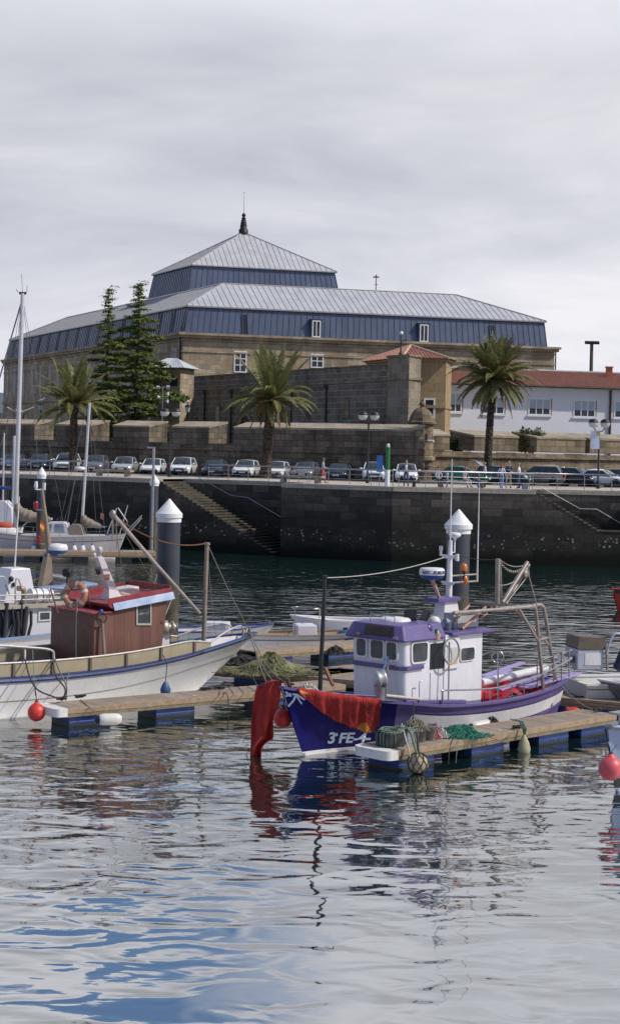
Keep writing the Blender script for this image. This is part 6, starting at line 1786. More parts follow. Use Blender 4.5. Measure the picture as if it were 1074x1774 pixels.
# handrails on the side deck and the stern
def dk(px, py, y): return FP.on_y(px,py,y)
rail = MB()
YR = 1.24
pts = [dk(766,1222,YR),dk(766,1200,YR),dk(772,1196,YR),dk(850,1193,YR),dk(910,1180,YR),dk(955,1160,YR-.1),dk(990,1140,YR-.25)]
rail.tube(smooth_path(pts,4), .024, 7)
for px_, y0, y1 in ((849,1222,1192),(886,1216,1187),(907,1212,1182),(940,1205,1168)): rail.tube([dk(px_,y0,YR-.02),dk(px_,y1,YR-.02)], .02, 6)
rail.build('side_rail', M_STEEL, pb)
a, b = dk(862,1222,YR), dk(862,1128,YR); g = MB(); g.tube([a,b], .024, 6); g.torus(b+V((0,0,-.16)), .15, .018, (.6,.5,0), 20, 6); g.build('roller_post', M_STEEL, pb)
a, b = dk(726,1217,YP+.15), dk(726,1181,YP+.15); g = MB(); g.tube([a,b,b+V((-.14,0,.0))], .016, 6); g.build('grab_post', M_STEEL, pb)
g = MB()
for y1 in (1158,1143,1130):
    g.tube([dk(930,y1+16,.98),dk(990,y1-4,.88)], .018, 6)
for px_ in (930,958,972,985): g.tube([dk(px_,1192-(px_-930)*.35,.95),dk(px_,1142-(px_-930)*.3,.95)], .02, 6)
g.build('stern_rail', M_STEELD, pb)
# gantry
YG = .98
g = MB()
def gp2(px,py,y=YG): return FP.on_y(px,py,y)
A0, A1 = gp2(941,1200), gp2(927,1053); B0g, B1g = gp2(964,1192,.80), gp2(941,1050,.80)
g.tube(smooth_path([A0, A0.lerp(A1,.5), A0.lerp(A1,.93), A1+V((.10,0,.03)), A1+V((.45,0,.04))],4), .052, 8)
g.tube(smooth_path([B0g, B0g.lerp(B1g,.5), B0g.lerp(B1g,.93), B1g+V((.12,0,.03)), B1g+V((.5,0,.04))],4), .052, 8)
T0 = gp2(786,1045); T0.z = A1.z+.06
g.tube([A1+V((.4,0,.04)), V((T0.x,YG,T0.z))], .05, 8); T1_ = gp2(863,1044,.8); T1_.z = B1g.z+.05; g.tube([B1g+V((.45,0,.04)), T1_], .045, 8)
g.tube([A0.lerp(A1,.62), B0g.lerp(B1g,.62)], .04, 6); g.tube([A0.lerp(A1,.60)+V((.0,0,0)), gp2(898,1054)], .04, 6); g.tube([B0g.lerp(B1g,.52), gp2(885,1050,.8)], .035, 6)
g.tube([A1+V((.3,0,.03)), V((A1.x+.3,-.85,A1.z+.03))], .05, 8)
g.build('gantry', M_STEELD, pb)
g = MB(); a = V((cr+.1,.75,zt_+.05)); g.tube([gp2(787,1075,.8), gp2(812,1049,.8)], .045, 7); g.tube([gp2(800,1090,.8), gp2(841,1052,.8)], .045, 7); g.tube([gp2(806,1089,.2), gp2(862,1050,.2)], .02, 6); g.build('gantry_strut', mat('rust streaked strut', (.36,.22,.17), .6, .2, .25, 5), pb)
g = MB(); a, b = gp2(861,1046,.9), gp2(862,968,.9); g.tube([a,b], .065, 8); b = gp2(866,968,.9); g.tube([gp2(868,1046,.8), gp2(866,970,.8)], .03, 6); g.build('derrick_post', M_STEELD, pb)
c0_, c1_ = gp2(870,1044,.9), gp2(913,974,.9); g = MB(); g.tube([c0_,c1_], .06, 8); g.tube([gp2(876,1046,.75), gp2(916,978,.75)], .04, 7); g.tube([gp2(880,1040,.9), gp2(912,1000,.9)], .015, 5); g.build('derrick_boom', M_STEELD, pb)
p = gp2(909,994,.9); g = MB(); g.lathe([(.02,-.05),(.11,-.045),(.09,0),(.11,.045),(.02,.05)], p, 14, axis=(0,1,0)); g.build('pulley', M_STEELD, pb)
g = MB(); ch = sag(gp2(863,970,.9), gp2(913,975,.9), .28, 30); 
for i in range(0,len(ch)-1): g.torus((ch[i]+ch[i+1])/2, .03, .011, (0,1,0) if i % 2 else (0,0,1), 8, 4)
for q in (sag(gp2(866,970,.9), gp2(915,975,.85), .14, 22), sag(gp2(858,1012,.9), gp2(900,1000,.9), .1, 12)): g.tube(q, .014, 5)
g.tube([gp2(914,978,.9), gp2(916,1000,.9), gp2(929,1048,.9)], .018, 5); g.build('chain', M_STEELD, pb)
p = gp2(848,1056,.9); g = MB(); g.ball(p, .11, 10); g.build('gantry_float', M_BLACK, pb)
# fish hold: tarps, planks and the white tube
zdkA = .55
g = MB()
rows = []
for i in range(13):
    x = cr-.15-i*.24; rows.append([V((x,-.95+1.9*j/9, zdkA+.42+.10*math.sin(i*1.1+j*.9)+.05*math.sin(i*2.3-j*1.7)-.1*abs(j-4.5)/4.5)) for j in range(10)])
g.grid(rows, 0); g.build('red_tarpaulin', M_REDT, pb)
g = MB()
g.add([(cr-.05,YP,.45),(cr-1.1,1.05,.46),(cr-.75,1.02,1.0),(cr-.05,YP-.02,1.12)],[(0,1,2,3)],0,False)
g.build('red_side_cloth', M_REDT, pb); g = MB()
g.add([(cr-1.7,1.06,.5),(cr-2.7,1.0,.6),(cr-2.7,.95,.98),(cr-2.35,1.03,.9)],[(0,1,2,3)],0,False)
g.build('red_side_cloth', M_REDT, pb)
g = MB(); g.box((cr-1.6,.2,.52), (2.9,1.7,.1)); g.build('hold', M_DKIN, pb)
for (x0,y0,x1,y1,yy,wd) in ((835,1178,880,1160,-.75,.3),(862,1195,945,1168,.35,.26),(905,1192,1000,1166,.7,.3),(835,1172,905,1148,-.95,.22)):
    a, b = FP.on_y(x0,y0,yy), FP.on_y(x1,y1,yy); b.z = max(b.z,a.z); g = MB(); g.bar(a,b,wd,.045); g.build('plank', mat('lilac plank', (.36,.29,.55), .5, 0, .1, 2, .3, (.3,.25,.3)), pb, bevel=.01)
a, b = FP.on_y(833,1183,-.1), FP.on_y(945,1158,-.1); g = MB(); g.tube([a,b], .115, 14); g.build('white_tube', mat('white plastic tube', (.66,.66,.68), .35), pb)
a, b = FP.on_y(972,1141,.3), FP.on_y(1006,1142,.3); g = MB(); g.tube([a,a.lerp(b,.35),a.lerp(b,.4),b], [.14,.14,.11,.11], 14); g.build('stern_roller', M_STEEL, pb)
# foredeck: black bow post, capstan, bollard handle
a, b = FP.on_y(553,1200,0.05), FP.on_y(563,1000,.05); a.z = HP.zs(.2)-.42
g = MB(); g.tube([a,a.lerp(b,.3),a.lerp(b,.65),b], [.06,.055,.05,.04], 8); g.lathe([(.06,-.03),(.06,.05)], b, 8); g.build('bow_post', mat('black painted post', (.018,.018,.022), .5, 0, .3, 6), pb)
p = FP.on_y(657,1180,.78); g = MB()
g.lathe([(.15,-.5),(.14,-.02),(.16,0)], p-V((0,0,.12)), 12); g.build('hauler_base', mat('grey aluminium', (.42,.42,.44), .45, .5, .15, 5), pb)
g = MB(); ax = V((-.75,.45,.15)); g.lathe([(.05,-.16),(.21,-.11),(.23,-.03),(.17,.03),(.22,.10),(.2,.15),(.05,.17)], p+V((0,0,.05)), 18, axis=ax); g.build('net_hauler', mat('grey aluminium', (.42,.42,.44), .45, .5, .15, 5), pb)
a, b = FP.on_y(668,1205,.6), FP.on_y(672,1137,.6); g = MB(); g.tube([a,b], .03, 7); g.build('hauler_post', M_STEELD, pb)
a, b = FP.on_y(662,1165,.62), FP.on_y(671,1137,.62); g = MB(); g.bar(a,b,.05,.015); g.build('blue_lever', mat('light blue paint', (.20,.38,.70), .5), pb)
a, b = FP.on_x(563,1156,-1.6), FP.on_x(577,1188,-1.6); g = MB(); g.bar(a,b,.09,.07); g.build('wooden_handle', mat('varnished oar wood', (.20,.055,.025), .4), pb, bevel=.015)
a = FP.on_y(486,1172,0); g = MB(); g.tube([V((.45,0,1.55)),V((.62,0,1.92))], .05, 7); g.tube([V((.5,-.12,1.78)),V((.5,.12,1.78))], .03, 6); g.build('bow_bitt', mat('weathered wood bitt', (.10,.06,.04), .8), pb)
g = MB(); g.tube([V((.1,.25,1.62)),V((-.75,.55,1.47)),V((-1.9,.85,1.35)),V((-3.2,1.05,1.12))], .03, 7); g.build('bow_rail', M_PURP, pb)
a = V((-2.6,.95,1.16)); g = MB(); g.bar(a, V((-4.6,1.27,1.02)), .14, .10); g.build('toe_rail', M_PURP, pb, bevel=.02)
a, b = dk(668,1205,1.15), dk(726,1211,1.2); g = MB(); g.tube([a,b], .04, 7); g.build('fairlead_bar', mat('pale bar', (.5,.46,.4), .6), pb)
# red flags draped over the bow
def flag_mat():
    m, nt, b = newmat('red cloth'); L = nt.links; co = coord(nt)
    c = mixc(nt, ramp(nt, noise(nt,2.4,6,co), [(.35,0),(.7,1)]), (.25,.012,.012), (.42,.032,.024))
    L.new(c, b.inputs['Base Color']); b.inputs['Roughness'].default_value = .9
    w = noise(nt, 3.2, 4, mapped(nt, co, (2.2,2.2,.5)), .6, .6); L.new(bumpn(nt, w, .9, .10), b.inputs['Normal'])
    return m
M_FLAG = flag_mat(); M_FLAGY = mat('orange yellow cloth', (.52,.21,.03), .9, 0, .2, 4)
fc = thing('red_flag', 'large red cloth draped over the port bow rail of the purple boat', 'flag', FP.o, FP.rz, 'red cloths on the purple boat bow')
# edges measured on the hull: top follows the rail, bottom hangs to the measured line
tt0, tt1 = HP.t_of_x(FP.on_y(508,1184,.3).x,1,1.4), HP.t_of_x(FP.on_y(668,1215,1.12).x,1,1.1)
tt0 = .028
g = MB(); rows = []; NX, NY = 46, 16
hang = lambda k: crom([0,.12,.3,.5,.68,.82,.93,1],[.04,.30,.56,.72,.80,.86,.84,.62],k)
for i in range(NX+1):
    k = i/NX; t = tt0+(tt1-tt0)*k; zs = HP.zs(t); r_ = []
    for j in range(NY+1):
        q = j/NY
        if q < .18:
            u = q/.18; p = V((HP.P(t,1,zs).x, HP.P(t,1,zs).y-.14*(1-u)+.085*u, zs+.095-.03*(1-u)+.012*math.sin(k*40)))
        else:
            u = (q-.18)/.82; dz = hang(k)*u; z = zs+.085-dz
            fold = (math.sin(k*31+u*1.1)+.6*math.sin(k*57+1.3-u*2))*.026*(.35+u)+.078+.02*u
            p = HP.P(t,1,min(z,zs)) + V((0,0,max(0,z-zs))); p = p+HP.Nrm(t,1,min(z,zs-.02))*fold
        r_.append(p)
    rows.append(r_)
g.grid(rows, 0)
for f, m_i in zip(g.f, range(len(g.f))):
    pass
for idx in range(len(g.m)):
    i, j = divmod(idx, NY); k = i/NX; u = j/NY
    if 1 <= i <= 4 and 4 < j < 12-i: g.m[idx] = 1
    if abs(k-.80)*NX < (u-.70)*20 and u > .70: g.m[idx] = 1
o = g.build('cloth', [M_FLAG,M_FLAGY], fc)
sm_ = o.modifiers.new('thick','SOLIDIFY'); sm_.thickness = .006; sm_.offset = 0
fc2 = thing('red_flag', 'narrow red cloth hanging from the bow tip of the purple boat into the water', 'flag', (0,0,0), 0, 'red cloths on the purple boat bow')
g = MB()
tabY = [1178,1186,1195,1225,1240,1262,1280,1286,1296,1306,1317]
tabL = [470,449,442.5,438.5,437,435.5,434.5,434.2,433.5,433,432.5]
tabR = [489,488,487,481.5,474.5,474,473.5,463,454,452.5,451]
rows = []
for i in range(43):
    y = 1178+139*i/42; l, r_ = crom(tabY,tabL,y), crom(tabY,tabR,y); u = i/42; rw_ = []
    for k in range(27):
        q = k/26; x = l+(r_-l)*q
        hem = max(0, q-(.95-.55*max(0,u-.35)/.5)) if u > .35 else 0
        D = 40.05-.28*q+.10*math.sin(q*8.5+u*1.6)*(.15+u)+.035*math.sin(q*21-u*3)*(.3+u)+(.22 if hem > 0 else 0)
        rw_.append(at(x+.8*math.sin(u*9+q*5), y+(1-q)*0, D))
    rows.append(rw_)
g.grid(rows, 0)
o = g.build('cloth', [M_FLAG,M_FLAGY], fc2); sm_ = o.modifiers.new('thick','SOLIDIFY'); sm_.thickness = .006; sm_.offset = 0
g = MB(); g.tube([FP.world((.62,0,1.72)), at(489,1177,39.75), at(446,1190,40.0), at(428,1150,47)], .015, 5); g.build('hanging_line', M_ROPED, fc2)
# ================================================================ white fishing boat with brown wheelhouse
M_BRWN = mat('brown varnished boards', (.115,.048,.034), .55, 0, .25, 3, .35, (.07,.03,.022), streak=True)
def boards():
    m, nt, b = newmat('brown boarding'); L = nt.links; co = coord(nt)
    wv = N(nt,'ShaderNodeTexBrick'); L.new(mapped(nt, coord(nt,'UV'), (1,1,1), (0,0,rad(90))), wv.inputs[0]); wv.inputs['Scale'].default_value = 1
    wv.inputs['Brick Width'].default_value = 6; wv.inputs['Row Height'].default_value = .11; wv.inputs['Mortar Size'].default_value = .004
    wv.inputs['Color1'].default_value = (.165,.078,.06,1); wv.inputs['Color2'].default_value = (.135,.06,.048,1); wv.inputs['Mortar'].default_value = (.06,.025,.018,1)
    c = mixc(nt, ramp(nt, noise(nt,1.6,6,mapped(nt,co,(3,3,.5))), [(.45,0),(.7,.55)]), wv.outputs[0], (.25,.12,.085))
    L.new(c, b.inputs['Base Color']); b.inputs['Roughness'].default_value = .55; return m
M_BOARD = boards()
M_OLDW = mat('weathered white hull paint', (.70,.70,.70), .42, 0, .06, 1.5, .42, (.44,.36,.20), streak=True)
M_BEIGE = mat('beige bulwark paint', (.36,.31,.21), .6, 0, .12, 2, .4, (.2,.15,.09), streak=True)
M_BLUEP = mat('blue strake paint', (.03,.05,.20), .45, 0, .15, 3, .3, (.08,.08,.12))
M_LBLUE = mat('pale blue paint', (.22,.30,.48), .5, 0, .05, 1, .08, (.4,.42,.45))
M_REDR = mat('red roof paint', (.26,.035,.045), .6, 0, .2, 2, .5, (.30,.14,.13))
FW = Frame((-3.25,50.4), .76, .65)
HW = Hull(11.2, [0,.06,.14,.25,.4,.6,.8,.93,1], [.04,.48,.86,1.22,1.45,1.52,1.42,1.15,.85], [1.64,1.55,1.42,1.25,1.12,1.08,1.14,1.24,1.3], [0,.16,.36,.6,.8,.88,.86,.8,.7], 2.25, .2, 1.15)
wbt = thing('brown_cabin_fishing_boat', 'white wooden fishing boat with brown boarded wheelhouse and red roof', 'fishing boat', FW.o, FW.rz)
def pickw(t, j, n):
    if n == 99: return 0
    if j >= n-2: return 1
    return 0
hw_ = HW.build(wbt, [0,.10,.30,.5,.7], [.06,0,-.4], pickw, [M_OLDW, mat('red brown antifouling',(.10,.02,.02),.7)], drop=.42, deckmat=mat('worn deck paint', (.26,.22,.19), .8, 0,.2,3,.4), inmat=M_BWHT, capmat=M_BLUEP, cap=.03, capw=.03)
HW.strake(hw_, .10, .055, .03, M_BLUEP); HW.strake(hw_, .02, .06, .05, M_LBLUE, 0, .18)
HW.strake(hw_, .62, .018, .012, mat('plank seam',(.25,.22,.18),.7), 0, 1, 'plank_seam')
# beige bulwark panels standing on the gunwale with stanchions and a rail
tq0 = .155; 
g = MB(); n = 30
for side in (1,-1):
    rr = []
    for i in range(n+1):
        t = tq0+(1-tq0)*i/n; p = HW.P(t,side,HW.zs(t)); q = p+V((0,-side*.05,.04)); h = .34*min(1,(t-tq0)/.10+.35); rr.append([q,q+V((0,0,h)),q+V((0,-side*.03,h)),q+V((0,-side*.03,0))])
    g.grid(rr, 0, smooth=False, flip=side < 0)
bw_ = g.build('bulwark_panel', M_BEIGE, wbt)
g = MB()
for side in (1,-1):
    rr = []
    for i in range(n+1):
        t = tq0+(1-tq0)*i/n; p = HW.P(t,side,HW.zs(t)); h = .34*min(1,(t-tq0)/.10+.35); rr.append(p+V((0,-side*.06,.06+h)))
    g.tube(rr, .035, 6)
    e0 = rr[0]; g.tube(smooth_path([e0, HW.P(.10,side,HW.zs(.10))+V((0,-side*.1,.36)), HW.P(.055,side,HW.zs(.055))+V((0,-side*.12,.36)), HW.P(.045,side,HW.zs(.045))+V((0,-side*.12,.05))],5), .03, 7)
g.build('bulwark_rail', mat('worn silver rail', (.50,.47,.44), .5, .4, .15, 5), wbt)
for side in (-1,1):
    for k in range(9):
        t = tq0+.05+k*.094; p = HW.P(t,side,HW.zs(t)); g = MB(); h = .36*min(1,(t-tq0)/.10+.35)
        g.box(p+V((0,-side*.02,.04+h/2)), (.07,.05,h), rx=0); g.build('stanchion', mat('stanchion wood', (.16,.12,.10), .8), bw_)
# ---- wheelhouse
YW = -.95                                  # starboard wall
ca = FW.on_y(163,1140,YW).x; cfw = FW.on_y(275,1130,YW).x
YPt = FW.on_x(88,1140,ca).y
zdw = .7
zwa = FW.on_y(163,1064,YW).z               # aft part roof
zst = FW.on_y(202,1062,YW).z               # step position
xst = FW.on_y(203,1060,YW).x
ztf = FW.on_y(204,1049,YW).z               # forward roof edge
ztt = FW.on_y(284,1033,YW).z
g = MB()
prof = [V((ca,YW,zdw)),V((cfw,YW,zdw)),V((cfw+.30,YW,ztt)),V((xst,YW,ztf)),V((xst,YW,zwa)),V((ca,YW,zwa))]
g.prism(prof, V((0,YPt-YW,0))); hs = g.build('wheelhouse', M_BOARD, wbt, bevel=.012)
g = MB(); g.obox((ca-.006,YW+.0,zdw), (.005,0,0), (0,YPt-YW,0), (0,0,zwa-zdw-.02)); 
for k in range(2):
    y0 = YW+.22+k*.0; 
g.obox((ca-.012,YW+.30,zdw+.1), (.006,0,0), (0,.62,0), (0,0,.55)); g.obox((ca-.012,YW+.30,zdw+.72), (.006,0,0), (0,.62,0), (0,0,.52)); g.build('aft_door', M_BRWN, hs)
g = MB(); g.obox((ca-.12,YW-.04,zwa), (xst-ca+.12,0,0), (0,YPt-YW+.08,0), (0,0,.045)); g.build('aft_roof', M_REDR, wbt, bevel=.01)
g = MB()
dz = (ztt-ztf)/(cfw+.3-xst)
a = V((xst-.10,YW+.0,ztf-.0)); g.obox((xst-.28,YW,ztf+.02-dz*.2), (cfw+.42-xst+.28,0,dz*(cfw+.62-xst)), (0,YPt-YW,0), (0,0,.05))
for y in (YW, YPt-.03): g.obox((xst-.28,y,ztf+.07-dz*.2), (cfw+.42-xst+.28,0,dz*(cfw+.62-xst)), (0,.03,0), (0,0,.16))
g.obox((cfw+.42-.05,YW+.03,ztt+.14), (.05,0,0), (0,YPt-YW-.06,0), (0,0,.16))
g.obox((xst-.28,YW-.02,ztf-.02), (.0+.30,0,-.28*0), (0,YPt-YW+.04,0), (0,0,.04))
g.add([(xst-.30,YW-.03,ztf+.0),(xst-.30,YPt+.03,ztf+.0),(xst+.02,YPt+.03,zwa+.02),(xst+.02,YW-.03,zwa+.02),(xst+.0,YW-.03,ztf+.02)],[(0,1,2,3),(0,3,4)],0,False)
rfw = g.build('forward_roof', M_REDR, wbt)
# pale blue fascia along the forward roof edge
f0 = FW.on_y(201,1060,YW-.16); f1 = FW.on_y(286,1035,YW-.16)
for y, s in ((YW-.02,-1),(YPt+.02,1)):
    g = MB(); p0, p1 = V((f0.x,y,ztf-.03)), V((cfw+.46,y,ztf-.03+dz*(cfw+.46-f0.x)*1.0+.02))
    g.add([p0+V((0,0,0)),p1,p1+V((0,-s*.0,.10)),p0+V((0,0,.10)), p0+V((0,s*.10,-.10)),p1+V((0,s*.10,-.10))],[(4,5,2,3),(0,1,5,4),(0,4,3),(1,2,5)],0,False); g.build('fascia', M_LBLUE, rfw)
def wwin(x0,x1,y0,y1,nm='window'):
    a = FW.on_y(x0,y1,YW); b = FW.on_y(x1,y1,YW); c = FW.on_y(x0,y0,YW); d = FW.on_y(x1,y0,YW); P4 = [a,b,d,c]
    n = V((0,-1,0)); g = MB(); cc = sum(P4,V((0,0,0)))/4; B = [cc+(p-cc)*.84 for p in P4]
    g.add([p+n*.004 for p in P4]+[p+n*.03 for p in P4]+[p+n*.03 for p in B]+[p+n*.004 for p in B], [(i,(i+1)%4,(i+1)%4+4,i+4) for i in range(4)]+[(i+4,(i+1)%4+4,(i+1)%4+8,i+8) for i in range(4)]+[(i+8,(i+1)%4+8,(i+1)%4+12,i+12) for i in range(4)],0,False)
    f = g.build(nm, mat('pale window trim', (.45,.42,.40), .5), hs); g = MB(); g.poly([p+n*.01 for p in B]); g.build('pane', M_BGLASS, f)
wwin(236,262,1044,1083)
# slanted front wing with its own narrow window
g = MB(); p = [V((cfw+.02,YW-.0,FW.on_y(268,1078,YW).z)), V((cfw+.02+.34,YW+.30,FW.on_y(268,1078,YW).z)), V((cfw+.34+.36,YW+.30,ztt-.02)), V((cfw+.30,YW,ztt-.02))]
g.prism(p, V((-.06,.08,0))); 
q = [V((cfw+.34,YPt-.3,p[0].z)),V((cfw+.70,YPt-.3,ztt-.02))]
g.add([p[1],q[0],q[1],p[2]],[(0,1,2,3)],0,False); g.obox((cfw-.02,YW+.38,zdw),(.30,0,0),(0,YPt-YW-.6,0),(0,0,p[0].z-zdw)); g.bar(p[0]+V((.03,0,-.02)), p[1]+V((.03,0,-.02)), .09, .06); g.build('front_screen', M_BOARD, hs)
cc = sum(p,V((0,0,0)))/4; nn = (p[1]-p[0]).cross(p[3]-p[0]).normalized(); nn = nn if nn.y < 0 else -nn
B = [cc+(v-cc)*.72+nn*.012 for v in p]; g = MB(); g.poly(B); f = g.build('window', M_BGLASS, hs); g = MB()
for a,b in zip(B,B[1:]+B[:1]): g.bar(a,b,.02,.02)
g.build('frame', mat('pale window trim', (.45,.42,.40), .5), f)
# roof gear: funnel mast, white box, life raft style case
bx0 = FW.on_y(195,1032,-.1); tpx = FW.on_y(172,965,-.1)
g = MB()
def sq(c, a, b_): return [c+V((-a,-b_,0)),c+V((a,-b_,0)),c+V((a,b_,0)),c+V((-a,b_,0))]
base = V((bx0.x,-.1,ztf+.06)); mid = FW.on_y(192,1020,-.1); top = tpx
r0, r1, r2 = sq(base,.27,.24), sq(V((mid.x,-.1,mid.z)),.14,.13), sq(V((top.x,-.1,top.z)),.10,.09)
vs = r0+r1+r2; g.add(vs, [(i,(i+1)%4,(i+1)%4+4,i+4) for i in range(4)]+[(i+4,(i+1)%4+4,(i+1)%4+8,i+8) for i in range(4)]+[(8,9,10,11)],0,False)
fm = g.build('roof_mast', mat('pinkish white mast paint', (.60,.55,.58), .5, 0, .1, 2, .35, (.32,.18,.14), streak=True), wbt, bevel=.012)
g = MB(); g.lathe([(.05,0),(.05,.10),(.08,.12),(.08,.26),(.03,.3)], V((top.x+.02,-.1,top.z)), 10); g.lathe([(.03,0),(.06,.06),(.06,.14),(.02,.17)], V((top.x-.16,-.1,top.z-.04)), 8); g.bar(V((top.x-.2,-.1,top.z)),V((top.x+.12,-.1,top.z)),.05,.03); g.build('mast_lamp', mat('lamp grey white', (.5,.5,.5), .4), fm)
for k in (.35,.52): g = MB(); q = base.lerp(top,.5+k*.4); g.lathe([(.02,0),(.07,.02),(.05,.1)], q+V((-.14,0,0)), 8, axis=(-1,0,.2)); g.build('horn', M_BLACK, fm)
g = MB(); q = base.lerp(top,.55)+V((.0,-.13,0)); g.box(q,(.16,.01,.16)); g.build('lamp_board', mat('rusty brown plate',(.30,.13,.07),.7), fm)
a = FW.on_y(206,1033,-.2); b = FW.on_y(247,1022,-.2); g = MB(); g.box(((a.x+b.x)/2,.1,ztf+.28), (abs(b.x-a.x)*.8,.6,.26), ry=-math.atan(dz)); g.build('roof_case', mat('cream plastic case', (.62,.56,.52), .5, 0, .06, 3, .2), wbt, bevel=.04)
# life ring on the aft roof rack
lr = thing('life_ring', 'weathered orange life ring with white bands standing on the aft cabin roof', 'life ring', FW.o, FW.rz)
c = FW.on_y(131,1030,-.1); ax = V((-.80,-.52,.18)); g = MB(); g.torus(c, .295, .098, ax, 40, 12); g.build('ring', mat('faded orange foam', (.40,.17,.10), .75, 0, .18, 3, .5, (.50,.33,.25)), lr)
g = MB(); z_ = ax.normalized(); x_ = V((0,1,0)); x_ = (x_-z_*x_.dot(z_)).normalized(); y_ = z_.cross(x_)
for q in (.4,1.5,2.5,3.6,4.7,5.7): g.tube([c+(x_*math.cos(q+d)+y_*math.sin(q+d))*.295 for d in (-.13,0,.13)], .104, 12, smooth=False)
g.build('reflective_band', mat('faded white band', (.52,.45,.42), .7), lr)
g = MB(); g.tube([c+(x_*math.cos(q)+y_*math.sin(q))*(.40+.025*math.sin(q*6)) for q in [2*math.pi*i/48 for i in range(48)]], .012, 5, closed=True); g.build('grab_line', M_ROPE, lr)
g = MB()
for (x0,y0,x1,y1) in ((88,1020,101,1062),(152,1022,160,1065),(88,1020,152,1022)):
    g.tube([FW.on_y(x0,y0,.0), FW.on_y(x1,y1,.0)], .022, 6)
g.build('ring_rack', mat('rusty bar', (.18,.10,.07), .7), wbt)
# dark props: aft pole, side pipe with hose
a, b = FW.on_x(133,1140,ca-.15), FW.on_x(134,1036,ca-.15); g = MB(); g.tube([a,b], .03, 7); g.build('aft_pole', M_STEELD, wbt)
a = FW.on_y(183,1158,YW-.22); b = FW.on_y(178,1080,YW-.1); g = MB(); g.tube([a,b], .045, 8); g.build('side_pipe', mat('dull pipe', (.32,.27,.25), .5, .5), wbt)
g = MB(); b2 = FW.on_y(177,1065,YW-.12); g.torus(b2+V((-.0,0,-.1)), .16, .022, (0,1,.1), 22, 6); g.build('hose', M_ROPED, wbt)
g = MB(); g.ball(FW.on_y(176,1059,YW-.1), .06, 8); g.build('blue_tie', mat('blue strap',(.03,.10,.45),.6), wbt)
# winch drum in front of the wheelhouse
c = FW.on_y(291,1087,-.75); g = MB(); g.lathe([(.05,-.25),(.20,-.22),(.21,-.02),(.12,0),(.12,.10),(.19,.12),(.19,.16),(.10,.18),(.10,.25),(.15,.27),(.05,.3)], c, 18, axis=(.9,-.3,0)); g.build('winch_drum', mat('galvanised drum', (.48,.44,.38), .4, .6, .15, 4, .3), wbt)
g = MB(); g.box(c+V((-.1,.15,-.6)), (.35,.3,.9)); g.build('winch_stand', M_BWHT, wbt)
# foremast with derrick
mb0, mt0 = FW.on_y(352,1130,0), FW.on_y(359,941,0); g = MB(); g.tube([V((mb0.x,0,.7)), mt0], [.075,.065], 10); g.lathe([(.09,-.06),(.09,.02)], mt0, 10); fmast = g.build('foremast', mat('weathered spar', (.26,.21,.17), .7, 0, .25, 5), wbt)
d0, d1 = FW.on_y(346,1062,-.1), FW.on_x(196,891,ca+.2); g = MB(); g.tube([d0, d0.lerp(d1,.5)+V((0,0,-.03)), d1], [.05,.055,.06], 8); dk_ = g.build('derrick', mat('bare aluminium spar', (.42,.38,.35), .5, .4, .15, 4), wbt)
g = MB(); g.ball(d1, .10, 8, sc=(1,1,1.3)); g.tube([d1, d1+V((.0,0,-.7))], .018, 5); g.tube([d1+V((.12,0,-.02)), d1+V((.16,0,-1.0))], .012, 5); g.build('block', M_STEELD, dk_)
g = MB(); g.tube(sag(d1, mt0, .35, 24), .022, 5); g.build('topping_chain', M_RUST, wbt)
bt_ = V((2.0,0,1.66)); g = MB(); g.tube(sag(mt0, bt_, .06, 10), .016, 5); g.tube(sag(mt0, V((.5,-.25,1.7)), .25, 10), .008, 4); g.build('forestay', M_ROPE, wbt)
g = MB()
for (p_, q_) in ((d1, V((cfw-.3,.3,ztt))),(d1+V((.1,0,-.1)), V((cfw+.2,-.5,ztt+.2)))): g.tube([p_, q_], .010, 4)
g.tube([FW.on_y(268,1040,.6), FW.on_y(272,995,.6)], .015, 5); g.tube([FW.on_y(272,995,.6), FW.on_y(262,1038,-.6)], .012, 5)
g.build('guy_wire', M_ROPE, wbt)
# foredeck furniture
g = MB(); g.tube([V((1.75,-.12,1.62)),V((1.8,-.12,1.8)),V((1.85,.12,1.8)),V((1.8,.12,1.62))], .025, 6); g.tube([V((1.95,0,1.55)),V((1.98,0,1.84))], .04, 6); g.build('bow_cleat', M_STEELD, wbt)
g = MB(); g.box((-1.9,.0,1.0), (1.0,.8,.06)); g.build('hatch_cover', mat('red hatch', (.42,.05,.04), .6), wbt)
for x in (-2.5,-1.9,-1.3): g = MB(); g.obox((x,1.0,.9), (.1,0,0), (0,.16,.0), (0,0,.5)); g.build('frame_rib', M_BWHT, wbt)
g = MB(); g.box((ca-1.6,-.2,1.18), (2.4,1.7,.05), rz=.03); g.box((ca-1.4,-.35,1.25), (1.8,1.0,.04), rz=-.06); g.build('work_table', mat('grey board', (.36,.36,.38), .6, 0,.12,2,.3), wbt)
g = MB(); g.box((ca-1.6,-.3,1.05), (2.6,1.9,.18)); g.build('fish_box', mat('faded red wood', (.28,.10,.08), .7, 0, .2, 3), wbt)
g = MB(); pts = [FW.on_y(-6,1118,-1.1),FW.on_y(40,1121,-1.15),FW.on_y(88,1126,-1.2),FW.on_y(94,1140,-1.22),FW.on_y(97,1158,-1.3)]
g.tube(smooth_path(pts,5), .035, 7); pts = [FW.on_y(44,1121,-1.1),FW.on_y(44,1148,-1.25)]; g.tube(pts,.03,6); g.build('work_rail', mat('worn silver rail', (.50,.47,.44), .5, .4, .15, 5), wbt)
